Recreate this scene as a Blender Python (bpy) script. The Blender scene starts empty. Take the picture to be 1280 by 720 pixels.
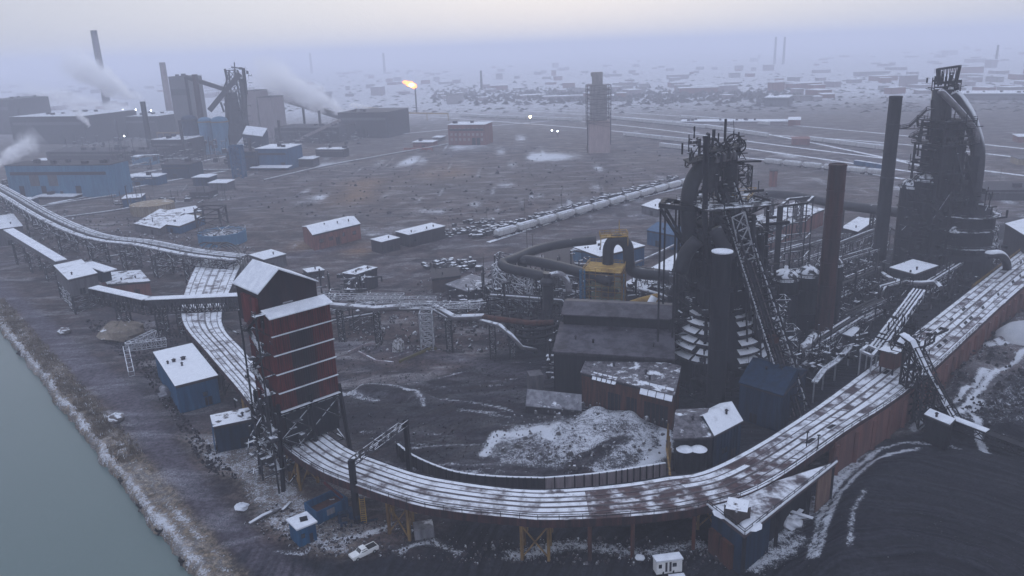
import bpy, math, random
import numpy as np
from mathutils import Vector, Matrix
random.seed(7)
FPX=980.0; PITCH=math.radians(17.0); ROLL=math.radians(2.0); CAM=Vector((0,0,95))
Fv=Vector((0,math.cos(PITCH),-math.sin(PITCH)))
_U0=Vector((0,math.sin(PITCH),math.cos(PITCH))); _R0=Vector((1,0,0))
Rv=_R0*math.cos(ROLL)-_U0*math.sin(ROLL); Uv=_R0*math.sin(ROLL)+_U0*math.cos(ROLL)
def G(px,py,z=0.0):
    """world point at height z seen at photograph pixel (px,py)"""
    d=Fv*FPX+Rv*(px-640)+Uv*(360-py)
    t=(z-CAM.z)/d.z
    return CAM+d*t
def HT(p,py):
    """height above p's ground position that reaches photograph row py"""
    k=(360-py)/FPX
    # (P-C).(U - kF)=0
    n=Uv-Fv*k
    dx=p[0]-CAM.x; dy=p[1]-CAM.y
    return CAM.z-(dx*n.x+dy*n.y)/n.z
def PJ(p):
    v=Vector(p)-CAM; d=v.dot(Fv)
    return (640+FPX*v.dot(Rv)/d, 360-FPX*v.dot(Uv)/d)
EXPO=0.0; HAZED=.00049; HAZECOL=(.86,.88,.985,1)
col=bpy.context.scene.collection
class MB:
    def __init__(s): s.v=[]; s.f=[]; s.m=[]
    def add(s,vs,fs,m=0):
        n=len(s.v); s.v.extend([tuple(v) for v in vs]); s.f.extend([tuple(i+n for i in f) for f in fs]); s.m.extend([m]*len(fs))
    def box(s,c,size,rot=0,m=0,tilt=0):
        cx,cy,cz=c; sx,sy,sz=[a/2 for a in size]; ca,sa=math.cos(rot),math.sin(rot)
        vs=[]
        for z in (-sz,sz):
            for x,y in ((-sx,-sy),(sx,-sy),(sx,sy),(-sx,sy)):
                vs.append((cx+x*ca-y*sa,cy+x*sa+y*ca,cz+z+tilt*x))
        s.add(vs,[(3,2,1,0),(4,5,6,7),(0,1,5,4),(1,2,6,5),(2,3,7,6),(3,0,4,7)],m)
    def beam(s,p,q,w,h=None,m=0):
        h=h or w; p=Vector(p); q=Vector(q); d=(q-p)
        if d.length<1e-4: return
        d.normalize(); up=Vector((0,0,1)) if abs(d.z)<.95 else Vector((0.3,1,0)).normalized()
        a=d.cross(up).normalized()*w/2; b=a.cross(d).normalized()*h/2
        vs=[p-a-b,p+a-b,p+a+b,p-a+b,q-a-b,q+a-b,q+a+b,q-a+b]
        s.add(vs,[(3,2,1,0),(4,5,6,7),(0,1,5,4),(1,2,6,5),(2,3,7,6),(3,0,4,7)],m)
    def path(s,pts,r,n=10,m=0,cap=True,radii=None):
        pts=[Vector(p) for p in pts]; k=len(pts); rings=[]
        prev=None
        for i,p in enumerate(pts):
            if i==0: t=pts[1]-p
            elif i==k-1: t=p-pts[i-1]
            else: t=(pts[i+1]-p).normalized()+(p-pts[i-1]).normalized()
            if t.length<1e-6: t=pts[min(i+1,k-1)]-p
            t.normalize()
            if prev is None:
                ref=Vector((0,0,1)) if abs(t.z)<.9 else Vector((1,0,0))
                a=t.cross(ref).normalized()
            else:
                a=(prev-t*prev.dot(t)); a=a.normalized() if a.length>1e-5 else t.orthogonal().normalized()
            prev=a; b=t.cross(a)
            rr=radii[i] if radii else r
            rings.append([p+a*(rr*math.cos(2*math.pi*j/n))+b*(rr*math.sin(2*math.pi*j/n)) for j in range(n)])
        vs=[v for R in rings for v in R]; fs=[]
        for i in range(k-1):
            for j in range(n):
                j2=(j+1)%n; fs.append((i*n+j,i*n+j2,(i+1)*n+j2,(i+1)*n+j))
        if cap: fs.append(tuple(range(n-1,-1,-1))); fs.append(tuple((k-1)*n+j for j in range(n)))
        s.add(vs,fs,m)
    def tube(s,p,q,r,r2=None,n=12,m=0): s.path([p,q],r,n,m,True,[r,r if r2 is None else r2])
    def lathe(s,c,prof,n=20,m=0):
        """prof: list of (radius,z) from bottom up, around vertical axis at c"""
        vs=[];fs=[];k=len(prof)
        for r,z in prof:
            for j in range(n): a=2*math.pi*j/n; vs.append((c[0]+r*math.cos(a),c[1]+r*math.sin(a),c[2]+z))
        for i in range(k-1):
            for j in range(n): j2=(j+1)%n; fs.append((i*n+j,i*n+j2,(i+1)*n+j2,(i+1)*n+j))
        fs.append(tuple(range(n-1,-1,-1))); fs.append(tuple((k-1)*n+j for j in range(n)))
        s.add(vs,fs,m)
    def prism(s,poly,z0,z1,m=0,mt=None):
        n=len(poly); a=sum(poly[i][0]*poly[(i+1)%n][1]-poly[(i+1)%n][0]*poly[i][1] for i in range(n))
        if a<0: poly=poly[::-1]
        z1f=(lambda i:z1[i]) if isinstance(z1,(list,tuple)) else (lambda i:z1)
        vs=[(p[0],p[1],z0) for p in poly]+[(p[0],p[1],z1f(i)) for i,p in enumerate(poly)]
        s.add(vs,[tuple(range(n-1,-1,-1))]+[(i,(i+1)%n,n+(i+1)%n,n+i) for i in range(n)],m)
        s.add(vs,[tuple(range(n,2*n))],m if mt is None else mt)
    def slab(s,quad,t,m=0):
        """quad of 4 points (top face, ccw from above) with thickness t downwards"""
        q=[Vector(p) for p in quad]; nrm=(q[1]-q[0]).cross(q[2]-q[0])
        if nrm.z<0: q=q[::-1]
        b=[p-Vector((0,0,t)) for p in q]; n=len(q)
        s.add(b+q,[tuple(range(n-1,-1,-1)),tuple(range(n,2*n))]+[(i,(i+1)%n,n+(i+1)%n,n+i) for i in range(n)],m)
    def rail(s,pts,h=1.1,w=.07,step=2.5,m=0):
        pts=[Vector(p) for p in pts]
        for a,b in zip(pts,pts[1:]):
            L=(b-a).length; k=max(1,int(L/step))
            for z in (h,h*.5): s.beam(a+Vector((0,0,z)),b+Vector((0,0,z)),w,w,m)
            for i in range(k+1):
                p=a.lerp(b,i/k); s.beam(p,p+Vector((0,0,h)),w,w,m)
    def truss(s,p,q,h,w,n,bw=.25,m=0):
        """box truss between p and q (bottom chord centre), height h width w"""
        p=Vector(p);q=Vector(q);d=(q-p).normalized();a=d.cross(Vector((0,0,1)))
        if a.length<.05: a=Vector((1,0,0))
        a=a.normalized()*w/2; up=a.cross(d).normalized()
        if up.z<0 : up=-up
        up=up*h
        c=[(-1,0),(1,0),(-1,1),(1,1)]
        for sx,sz in c: s.beam(p+a*sx+up*sz,q+a*sx+up*sz,bw,bw,m)
        for i in range(n+1):
            b=p.lerp(q,i/n)
            for sx in (-1,1):
                s.beam(b+a*sx,b+a*sx+up,bw*.7,bw*.7,m)
                if i<n:
                    b2=p.lerp(q,(i+1)/n)
                    if i%2: s.beam(b+a*sx,b2+a*sx+up,bw*.7,bw*.7,m)
                    else: s.beam(b+a*sx+up,b2+a*sx,bw*.7,bw*.7,m)
            for sz in (0,1): s.beam(b-a+up*sz,b+a+up*sz,bw*.7,bw*.7,m)
    def lattice(s,base,top,z0,z1,levels,w=.35,m=0,x=True):
        """lattice tower; base/top = lists of 4 xy corners"""
        P=lambda i,t:Vector((base[i][0]*(1-t)+top[i][0]*t,base[i][1]*(1-t)+top[i][1]*t,z0+(z1-z0)*t))
        for i in range(len(base)):
            s.beam(P(i,0),P(i,1),w*1.4,w*1.4,m); j=(i+1)%len(base)
            for l in range(levels):
                t0,t1=l/levels,(l+1)/levels
                s.beam(P(i,t1),P(j,t1),w,w,m)
                if x: s.beam(P(i,t0),P(j,t1),w*.7,w*.7,m); s.beam(P(j,t0),P(i,t1),w*.7,w*.7,m)
                else:
                    if l%2: s.beam(P(i,t0),P(j,t1),w*.7,w*.7,m)
                    else: s.beam(P(j,t0),P(i,t1),w*.7,w*.7,m)
    def clutter(s,c,ax,ay,z0,z1,n,rot=0,R=None,m=0,big=1.0):
        R=R or random; ca,sa=math.cos(rot),math.sin(rot)
        def pt():
            x,y=R.uniform(-ax,ax),R.uniform(-ay,ay); return Vector((c[0]+x*ca-y*sa,c[1]+x*sa+y*ca,R.uniform(z0,z1)))
        ex=Vector((ca,sa,0)); ey=Vector((-sa,ca,0)); ez=Vector((0,0,1))
        for i in range(n):
            p=pt(); k=R.random()
            if k<.42:
                d=R.choice([ex,ey,ez,ez]); s.beam(p,p+d*R.uniform(1.5,6)*big,R.uniform(.12,.4),None,m)
            elif k<.60: s.beam(p,p+(ex*R.uniform(-1,1)+ey*R.uniform(-1,1)+ez*R.uniform(-1,1))*R.uniform(2,5)*big,R.uniform(.1,.25),None,m)
            elif k<.80:
                d=R.choice([ex,ey,ez]); L=R.uniform(2,8)*big; q=p+d*L; e=R.choice([ex,ey,ez,-ez]); r=R.uniform(.15,.5)
                s.path([p,q,q+e*.01+e*R.uniform(1,3)],r,6,m)
            elif k<.955: s.box(p,(R.uniform(.6,2.4)*big,R.uniform(.6,2.4)*big,R.uniform(.5,2)*big),rot,m)
            else: s.box(p,(R.uniform(1.5,3.5)*big,R.uniform(.8,1.6)*big,.15),rot,m)
    def build(s,name,mats,parent=None,loc=None,smooth=False):
        me=bpy.data.meshes.new(name); me.from_pydata(s.v,[],s.f); 
        if not isinstance(mats,(list,tuple)): mats=[mats]
        for mt in mats: me.materials.append(mt)
        if len(mats)>1: me.polygons.foreach_set('material_index',s.m)
        if smooth: me.polygons.foreach_set('use_smooth',[True]*len(s.f))
        me.update()
        o=bpy.data.objects.new(name,me); col.objects.link(o)
        if parent: o.parent=parent
        if loc: o.location=loc
        return o
def tag(o,label=None,cat=None,group=None,kind=None):
    if label: o['label']=label
    if cat: o['category']=cat
    if group: o['group']=group
    if kind: o['kind']=kind
    return o
class T:
    def __init__(s,name,label,cat,loc=(0,0,0),group=None,local=False):
        o=bpy.data.objects.new(name,None); col.objects.link(o); o.location=loc; o.empty_display_size=.5
        tag(o,label,cat,group); s.o=o; s.off=(0,0,0) if local else tuple(-c for c in loc)
    def part(s,name,mb,mats,label=None,smooth=False,kind=None):
        o=mb.build(name,mats,s.o,s.off,smooth)
        if label: o['label']=label
        if kind: o['kind']=kind
        return o
    def sub(s,par,name,mb,mats,smooth=False): return mb.build(name,mats,par,None,smooth)
def single(name,mb,mats,label,cat,group=None,smooth=False,kind=None):
    # recentre on the base
    xs=[v[0] for v in mb.v]; ys=[v[1] for v in mb.v]; zs=[v[2] for v in mb.v]
    c=((min(xs)+max(xs))/2,(min(ys)+max(ys))/2,min(zs)); mb.v=[(a-c[0],b-c[1],z-c[2]) for a,b,z in mb.v]
    o=mb.build(name,mats,None,c,smooth); return tag(o,label,cat,group,kind)
def dup(o,loc=None,rotz=None,label=None,scale=None,parent=None):
    c=o.copy(); col.objects.link(c); c.parent=parent
    if loc is not None: c.location=loc
    if rotz is not None: c.rotation_euler=(0,0,rotz)
    if scale is not None: c.scale=scale
    if label: c['label']=label
    for ch in list(o.children):
        dup(ch,parent=c)
    return c
def bez(pts,n=6):
    """Catmull-Rom through points"""
    P=[Vector(p) for p in pts]; P=[P[0]*2-P[1]]+P+[P[-1]*2-P[-2]]; out=[]
    for i in range(1,len(P)-2):
        for k in range(n):
            t=k/n; a,b,c,d=P[i-1:i+3]
            out.append(.5*((2*b)+(c-a)*t+(2*a-5*b+4*c-d)*t*t+(-a+3*b-3*c+d)*t**3))
    out.append(P[-2]); return out
def xy(p): return (p[0],p[1])
# ---------------------------------------------------------------- materials
SNOW=(.60,.62,.66,1)
def nodes(m):
    m.use_nodes=True; nt=m.node_tree; nt.nodes.clear(); return nt
def mth(nt,op,a,b=None,c=None,clamp=False):
    n=nt.nodes.new('ShaderNodeMath'); n.operation=op; n.use_clamp=clamp
    for i,x in enumerate((a,b,c)):
        if x is None: continue
        if isinstance(x,(int,float)): n.inputs[i].default_value=x
        else: nt.links.new(x,n.inputs[i])
    return n.outputs[0]
def mix(nt,f,a,b):
    n=nt.nodes.new('ShaderNodeMix'); n.data_type='RGBA'
    for s_,x in ((n.inputs[0],f),(n.inputs[6],a),(n.inputs[7],b)):
        if isinstance(x,(int,float)): s_.default_value=x
        elif isinstance(x,tuple): s_.default_value=x if len(x)==4 else (*x,1)
        else: nt.links.new(x,s_)
    return n.outputs[2]
def sstep(nt,x,a,b):
    n=nt.nodes.new('ShaderNodeMapRange'); n.interpolation_type='SMOOTHSTEP'
    nt.links.new(x,n.inputs[0]); n.inputs[1].default_value=a; n.inputs[2].default_value=b; return n.outputs[0]
def noise(nt,vec,scale,detail=4,rough=.6,dist=0):
    n=nt.nodes.new('ShaderNodeTexNoise'); n.inputs['Scale'].default_value=scale; n.inputs['Detail'].default_value=detail
    n.inputs['Roughness'].default_value=rough; n.inputs['Distortion'].default_value=dist
    if vec is not None: nt.links.new(vec,n.inputs['Vector'])
    return n.outputs['Fac']
def M(name,c,c2=None,rough=.75,metal=0,scale=.35,snow=0,streak=False,mixw=.5,fine=.35,snowscale=.35,emis=None,spec=.12,sthr=.55,soft=.05):
    m=bpy.data.materials.new(name); nt=nodes(m); N=nt.nodes.new; L=nt.links.new
    out=N('ShaderNodeOutputMaterial'); bs=N('ShaderNodeBsdfPrincipled'); L(bs.outputs[0],out.inputs[0])
    bs.inputs['Specular IOR Level'].default_value=spec
    g=N('ShaderNodeNewGeometry'); pos=g.outputs['Position']
    if streak:
        mp=N('ShaderNodeVectorMath'); mp.operation='MULTIPLY'; L(pos,mp.inputs[0]); mp.inputs[1].default_value=(1,1,.12); v=mp.outputs[0]
    else: v=pos
    c2=c2 or tuple(x*.55 for x in c)
    n1=sstep(nt,noise(nt,v,scale*(3 if streak else 1),5,.65),.5-mixw*.3,.5+mixw*.3)
    base=mix(nt,n1,(*c,1),(*c2,1))
    nf=noise(nt,v,1.5 if streak else 2.2,3,.75)
    dk=mth(nt,'MULTIPLY_ADD',nf,2*fine,1-fine)
    hs=N('ShaderNodeHueSaturation'); L(base,hs.inputs['Color']); L(dk,hs.inputs['Value']); base=hs.outputs[0]
    rg=rough
    if snow>0:
        sp=N('ShaderNodeSeparateXYZ'); L(g.outputs['Normal'],sp.inputs[0])
        up=sstep(nt,sp.outputs[2],sthr,sthr+.2)
        ns=noise(nt,pos,snowscale,5,.62)
        t=.5+(snow-.5)*.62
        s2=sstep(nt,ns,1-t-soft,1-t+soft)
        s3=mth(nt,'MULTIPLY',up,s2)
        sc=mix(nt,noise(nt,pos,.8,4,.7),(.50,.52,.56,1),(.72,.74,.78,1))
        base=mix(nt,s3,base,sc)
    L(base,bs.inputs['Base Color']); bs.inputs['Roughness'].default_value=rg; bs.inputs['Metallic'].default_value=metal
    if emis:
        bs.inputs['Emission Color'].default_value=(*emis[0],1); bs.inputs['Emission Strength'].default_value=emis[1]
    return m
m_dark=M('dark_steel',(.022,.022,.026),(.012,.012,.016),snow=.26,fine=.5,sthr=.6)
m_dark0=M('sooty_steel',(.016,.016,.020),(.008,.008,.012),snow=.06,fine=.5,streak=True)
m_darksnow=M('snow_dusted_steel',(.035,.035,.04),(.02,.02,.024),snow=.52,fine=.5,sthr=.4)
m_rust=M('rusted_steel',(.085,.035,.026),(.035,.02,.018),snow=.15,streak=True)
m_brownstack=M('oxide_brown_shell',(.050,.022,.022),(.018,.013,.015),streak=True,scale=.15,fine=.25)
m_red=M('faded_red_cladding',(.135,.027,.027),(.024,.011,.013),snow=.0,streak=True,mixw=.8,fine=.6)
m_blackclad=M('dark_cladding',(.018,.016,.021),(.030,.020,.024),streak=True,fine=.4,scale=.2)
m_blue=M('blue_cladding',(.018,.082,.17),(.012,.05,.11),streak=True,fine=.25,scale=.2)
m_blue2=M('pale_blue_cladding',(.07,.17,.27),(.045,.12,.21),streak=True,fine=.2,scale=.2)
m_dkblue=M('dark_blue_cladding',(.012,.030,.062),(.008,.016,.03),streak=True,fine=.4,scale=.2)
m_snow=M('settled_snow',(.66,.68,.72),(.54,.56,.61),fine=.12,scale=.4,rough=.9)
m_snowroof=M('snowy_roof',(.10,.10,.11),(.06,.055,.06),snow=.93,fine=.3,snowscale=.5)
m_roofsnow=M('roof_with_wind_blown_snow',(.16,.16,.17),(.10,.10,.11),snow=.80,fine=.3,snowscale=.22,soft=.16)
m_patchroof=M('patchy_snow_roof',(.07,.06,.06),(.045,.035,.035),snow=.60,fine=.4,snowscale=.3)
m_brick=M('weathered_red_brick',(.20,.075,.06),(.11,.05,.045),fine=.4,streak=True,scale=.2)
m_grey=M('grey_cladding',(.11,.105,.115),(.07,.067,.075),streak=True,fine=.3)
m_dkgrey=M('charcoal_cladding',(.040,.036,.042),(.022,.02,.026),streak=True,fine=.35)
m_tan=M('tan_cladding',(.30,.25,.17),(.18,.14,.10),streak=True,fine=.3)
m_yellow=M('yellow_paint_and_amber_light',(.36,.23,.05),(.20,.12,.035),fine=.4)  # also carries the amber light painted on two far pipe racks
m_dkyellow=M('dirty_yellow_steel',(.24,.15,.05),(.10,.06,.03),fine=.5,streak=True)
m_white=M('white_paint',(.72,.72,.72),(.58,.58,.57),fine=.08,rough=.35,spec=.5)
m_glass=M('dark_glass',(.02,.025,.03),(.015,.02,.025),rough=.08,spec=.8,fine=.1)
m_conc=M('stained_concrete',(.27,.23,.24),(.18,.15,.16),streak=True,fine=.25,snow=.4)
m_concred=M('iron_stained_concrete',(.15,.07,.06),(.085,.05,.047),streak=True,fine=.3,scale=.12)
m_pipe=M('grey_lagged_pipe',(.16,.155,.165),(.085,.08,.09),snow=.60,fine=.3,sthr=.35)
m_bpipe=M('black_gas_main',(.020,.020,.025),(.012,.012,.016),snow=.22,fine=.4,rough=.6,spec=.3,sthr=.75)
m_wood=M('old_timber',(.08,.065,.055),(.045,.038,.035),fine=.5,snow=.5)
m_rock=M('grey_boulder',(.16,.14,.14),(.10,.09,.09),snow=.5)
m_tyre=M('black_rubber',(.02,.02,.02),(.015,.015,.015))
m_frame=M('galvanised_steel',(.30,.31,.33),(.20,.20,.22),snow=.6,fine=.3,sthr=.3)
m_hopper=M('pale_grey_wagon_shell',(.50,.50,.50),(.38,.37,.38),streak=True,fine=.2,snow=.5)
m_lamp=M('glowing_lamp',(1,1,1),emis=((.85,.92,1),14))
m_lampwarm=M('warm_glowing_lamp',(1,.9,.6),emis=((1,.80,.40),25))
m_lampor=M('orange_sodium_lamp',(1,.6,.3),emis=((1,.35,.12),9))
# ---------------------------------------------------------------- camera, sky, sun, haze
sc=bpy.context.scene
cd=bpy.data.cameras.new('camera'); co=bpy.data.objects.new('camera',cd); col.objects.link(co); sc.camera=co
mw=Matrix.Identity(4)
for i,v in enumerate((Rv,Uv,-Fv)):
    for j in range(3): mw[j][i]=v[j]
mw.translation=CAM; co.matrix_world=mw
cd.sensor_width=36; cd.lens=FPX/1280*36; cd.clip_start=1; cd.clip_end=40000
sc.view_settings.view_transform='Standard'; sc.view_settings.look='None'; sc.view_settings.gamma=1; sc.view_settings.exposure=EXPO
sc.cycles.use_denoising=True; sc.cycles.volume_bounces=6; sc.cycles.max_bounces=6; sc.cycles.diffuse_bounces=2; sc.cycles.glossy_bounces=2
sc.cycles.transparent_max_bounces=8; sc.cycles.volume_step_rate=1.5; sc.cycles.volume_max_steps=128
SUN_EL=math.radians(14); SUN_AZ=math.radians(4)   # ahead of the camera, almost due +Y
w=bpy.data.worlds.new('World'); sc.world=w; w.use_nodes=True; nt=w.node_tree; nt.nodes.clear()
out=nt.nodes.new('ShaderNodeOutputWorld'); bg=nt.nodes.new('ShaderNodeBackground'); nt.links.new(bg.outputs[0],out.inputs[0])
sky=nt.nodes.new('ShaderNodeTexSky'); sky.sky_type='NISHITA'; sky.sun_disc=False; sky.sun_elevation=SUN_EL; sky.sun_rotation=SUN_AZ
sky.dust_density=3; sky.air_density=1
# cloud deck: pale even overcast laid over the clear sky, a little brighter towards the hidden sun
tc=nt.nodes.new('ShaderNodeTexCoord'); dt=nt.nodes.new('ShaderNodeVectorMath'); dt.operation='DOT_PRODUCT'
nt.links.new(tc.outputs['Generated'],dt.inputs[0]); dt.inputs[1].default_value=(math.sin(SUN_AZ)*math.cos(SUN_EL),math.cos(SUN_AZ)*math.cos(SUN_EL),math.sin(SUN_EL))
gl=sstep(nt,dt.outputs['Value'],.72,1.0)
sz=nt.nodes.new('ShaderNodeSeparateXYZ'); nt.links.new(tc.outputs['Generated'],sz.inputs[0])
zn=sstep(nt,sz.outputs[2],.05,.9)
cl=mix(nt,zn,mix(nt,gl,(6.0,6.3,7.3,1),(8.1,8.25,8.7,1)),(9.6,10.9,14.2,1))
nt.links.new(mix(nt,.965,sky.outputs[0],cl),bg.inputs[0]); bg.inputs[1].default_value=.1
sl=bpy.data.lights.new('sun','SUN'); sl.energy=.5; sl.angle=math.radians(20); sl.color=(1,.95,.88)
so=bpy.data.objects.new('sun',sl); col.objects.link(so)
so.rotation_euler=Vector((-math.sin(SUN_AZ)*math.cos(SUN_EL),-math.cos(SUN_AZ)*math.cos(SUN_EL),-math.sin(SUN_EL))).to_track_quat('-Z','Y').to_euler()
so.location=(0,0,400)
hz=MB(); hz.box((0,6000,64),(26000,13000,142)); hm=bpy.data.materials.new('haze_air'); nt=nodes(hm)
out=nt.nodes.new('ShaderNodeOutputMaterial'); pv=nt.nodes.new('ShaderNodeVolumePrincipled'); nt.links.new(pv.outputs[0],out.inputs['Volume'])
pv.inputs['Color'].default_value=HAZECOL; pv.inputs['Density'].default_value=HAZED; pv.inputs['Anisotropy'].default_value=.1
ho=single('haze',hz,hm,'cold lilac winter haze hanging over the whole works','haze',kind='stuff')
ho.display_type='WIRE'
# ---------------------------------------------------------------- ground sheet
def pts(*a,z=0): return [G(x,y,z) for x,y in a]
def segdist(X,Y,pl):
    d=np.full(X.shape,1e9)
    for a,b in zip(pl,pl[1:]):
        ax,ay,bx,by=a[0],a[1],b[0],b[1]; vx,vy=bx-ax,by-ay; L=vx*vx+vy*vy+1e-9
        t=np.clip(((X-ax)*vx+(Y-ay)*vy)/L,0,1); d=np.minimum(d,np.hypot(X-ax-t*vx,Y-ay-t*vy))
    return d
def inside(X,Y,pl):
    r=np.zeros(X.shape,bool); n=len(pl)
    for i in range(n):
        x1,y1=pl[i][0],pl[i][1]; x2,y2=pl[(i+1)%n][0],pl[(i+1)%n][1]
        if y1==y2: continue
        r^=((y1>Y)!=(y2>Y))&(X<(x2-x1)*(Y-y1)/(y2-y1)+x1)
    return r
def sd(X,Y,pl):
    d=segdist(X,Y,list(pl)+[pl[0]]); return np.where(inside(X,Y,pl),-d,d)
def ss(x,a,b):
    t=np.clip((x-a)/(b-a),0,1); return t*t*(3-2*t)
def vn(X,Y,s,seed=0):
    """cheap smooth value noise"""
    R=np.random.RandomState(seed).rand(256,256); x=X/s; y=Y/s
    xi=np.floor(x).astype(int); yi=np.floor(y).astype(int); fx=x-xi; fy=y-yi; fx=fx*fx*(3-2*fx); fy=fy*fy*(3-2*fy)
    g=lambda i,j:R[(xi+i)%256,(yi+j)%256]
    return (g(0,0)*(1-fx)+g(1,0)*fx)*(1-fy)+(g(0,1)*(1-fx)+g(1,1)*fx)*fy
def axis(a,b,s0,s1,lo,hi):
    """coordinates: step s0 inside [a,b], growing outside to lo..hi"""
    c=list(np.arange(a,b+.01,s0)); x=a; st=s0; L=[]
    while x>lo: st*=1.12; x-=st; L.append(x)
    x=c[-1]; st=s0
    U=[]
    while x<hi: st*=1.12; x+=st; U.append(x)
    return np.array(sorted(L)+c+U)
xs=axis(-190,270,1.0,0,-12000,12000); ys=axis(108,330,1.0,0,20,12300)
X,Y=np.meshgrid(xs,ys,indexing='ij')
# river bank line (top of bank)
ra=G(0,406,-.3); rb=G(250,722,-.3); rd=(rb-ra); rd.z=0; rd.normalize(); rn=Vector((-rd.y,rd.x,0))   # +rn side = land?
S=(X-ra.x)*rn.x+(Y-ra.y)*rn.y
if (0-ra.x)*rn.x+(400-ra.y)*rn.y<0: S=-S
S=S+ (vn(X,Y,9,1)-.5)*1.2+(vn(X,Y,2.2,2)-.5)*1.1
Z=-.35*vn(X,Y,6,3)-.25*vn(X,Y,2.2,4)
Z=np.where(S<8,Z+ ((vn(X,Y,4,11)-.5)*.8+(vn(X,Y,1.6,12)-.5)*.7)*ss(S,0,2),Z)
Z=Z-6*(1-ss(S,-1.6,.3))
def blob(pl,h,slope,rough=.25,seed=5):
    global Z
    d=sd(X,Y,pl)+(vn(X,Y,7,seed)-.5)*slope*.8
    k=ss(-d,0,slope); Z=Z+k*(h*(1+rough*(vn(X,Y,12,seed+1)-.5)+rough*.6*(vn(X,Y,3.5,seed+2)-.5)))
    return k
coalpoly=pts((985,760),(1000,690),(1022,640),(1052,598),(1095,566),(1150,556),(1260,566),(1420,600),(1600,760),(1300,900))
kc=blob(coalpoly,3.0,9,.05,8)
slagpoly=pts((598,572),(612,545),(640,530),(692,517),(745,505),(800,510),(838,520),(838,588),(800,597),(700,601),(640,600))
ks=blob(slagpoly,1.9,10,1.2,21); Z=Z+ks*((vn(X,Y,2.3,23)-.5)*1.1+(vn(X,Y,5,24)-.5)*1.2)
rub=pts((1150,535),(1165,470),(1215,425),(1290,380),(1500,350),(1500,520),(1290,560),(1200,548))
kr=blob(rub,3.2,7,1.3,31)
heapA=pts((420,497),(450,480),(500,478),(530,490),(560,500),(540,506),(480,496)); kh=blob(heapA,1.0,2.5,.9,41)
heapB=pts((495,690),(520,678),(550,682),(580,690),(560,700),(510,700)); khb=blob(heapB,1.2,3,.9,43)
coalpatch=pts((392,718),(400,708),(417,700),(415,712),(404,722)); 
# zones painted as attributes
coal=np.zeros(X.shape); snow=np.full(X.shape,.20); veg=np.zeros(X.shape); road=np.zeros(X.shape)
dz=pts((300,690),(390,684),(470,694),(520,700),(560,640),(640,640),(800,640),(900,640),(1000,650),(1060,590),(1120,545),(1180,520),(1300,470),(2000,300),(2400,1200),(300,1200))
coal=np.maximum(coal,1-ss(sd(X,Y,dz)+(vn(X,Y,8,50)-.5)*6,-3,3))
coal=np.maximum(coal,kc); 
nearyard=pts((320,520),(420,490),(560,470),(700,400),(860,400),(1000,350),(1300,290),(1290,380),(1100,470),(900,600),(640,605),(500,585))
coal=np.maximum(coal,.72*(1-ss(sd(X,Y,nearyard),-6,6)))
farcoal=ss(Y,420,900)
bank=(S<10); veg=np.maximum(veg,np.clip(1-ss(S,6.0,8.5)+(vn(X,Y,3,60)-.5)*.6*(S<10),0,1)*(S>-1))
snow=np.where(S<9,.30+.30*np.exp(-((S-1.0)/1.1)**2)+.16*np.exp(-((S-4.5)/1.0)**2),snow)
rl=pts((-60,330),(25,392),(55,430),(95,470),(155,518),(175,553),(215,605),(245,640),(275,675),(320,716),(360,760))
rr=pts((-20,330),(67,402),(105,435),(150,468),(185,500),(217,552),(250,592),(280,628),(320,667),(365,700),(440,740))
rp=rl+rr[::-1]
dr=sd(X,Y,rp); k=1-ss(dr,-2,1.5); road=np.maximum(road,k); snow=snow*(1-k)+.02*k
vl=pts((225,545),(262,580),(300,600),(330,655),(400,690),(440,690),(450,660),(400,640),(330,560),(280,540))
k=1-ss(sd(X,Y,vl),-2,4); veg=np.maximum(veg,k*.45); snow=np.maximum(snow,k*.47); coal*=(1-k*.6)
def sn(pl,amt,soft=3):
    global snow
    k=1-ss(sd(X,Y,pl)+(vn(X,Y,5,77)-.5)*soft,-soft,soft*.3); snow=np.maximum(snow,k*amt)
def snl(pl,amt,wd):
    global snow
    k=np.exp(-(segdist(X,Y,pl)/wd)**2); snow=np.maximum(snow,k*amt)
sn(slagpoly,.52,4)
sn(pts((675,530),(745,508),(835,520),(836,585),(800,592),(700,596),(660,575)),.54,5)
snl(pts((606,566),(622,540),(648,545),(672,538),(690,556)),.85,2.2); snl(pts((760,592),(800,590),(832,560),(832,530)),.85,2.2); 
k=1-ss(sd(X,Y,pts((600,598),(640,585),(700,590),(780,560),(700,600))),-1,3); snow=snow*(1-.75*k)
snl(pts((430,492),(455,482),(490,481),(520,490),(530,505)),.60,1.5); snl(pts((540,497),(600,503),(640,512)),.52,1.0); snl(pts((575,510),(640,520)),.5,1.2)
snl(pts((405,487),(440,492),(470,500)),.6,2)
snl(pts((1020,705),(1030,668),(1040,640),(1055,612),(1080,586),(1112,567),(1150,560)),0.66,1.0)
snl(pts((1012,700),(1022,655),(1040,615),(1060,590),(1100,560),(1125,553),(1180,553),(1200,560)),.64,1.0)
snl(pts((1060,700),(1065,650),(1080,625)),.52,1.0)
snl(pts((960,680),(1000,650),(1030,620),(1048,590),(1075,562)),.54,3.0); snl(pts((940,705),(975,690),(1000,670)),.52,3)
sn(rub,.38,5)
for pl in ([(1185,465),(1192,440),(1215,425),(1240,433)],[(1200,520),(1215,500),(1232,480),(1260,455),(1285,440)],[(1180,500),(1192,505),(1230,470)],[(1235,560),(1215,520),(1225,500)],[(1225,415),(1250,432),(1275,432)]):
    snl(pts(*pl,z=2),.78,1.3)
sn(pts((1130,540),(1150,510),(1170,500),(1175,520),(1150,545)),.72,3)
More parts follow.
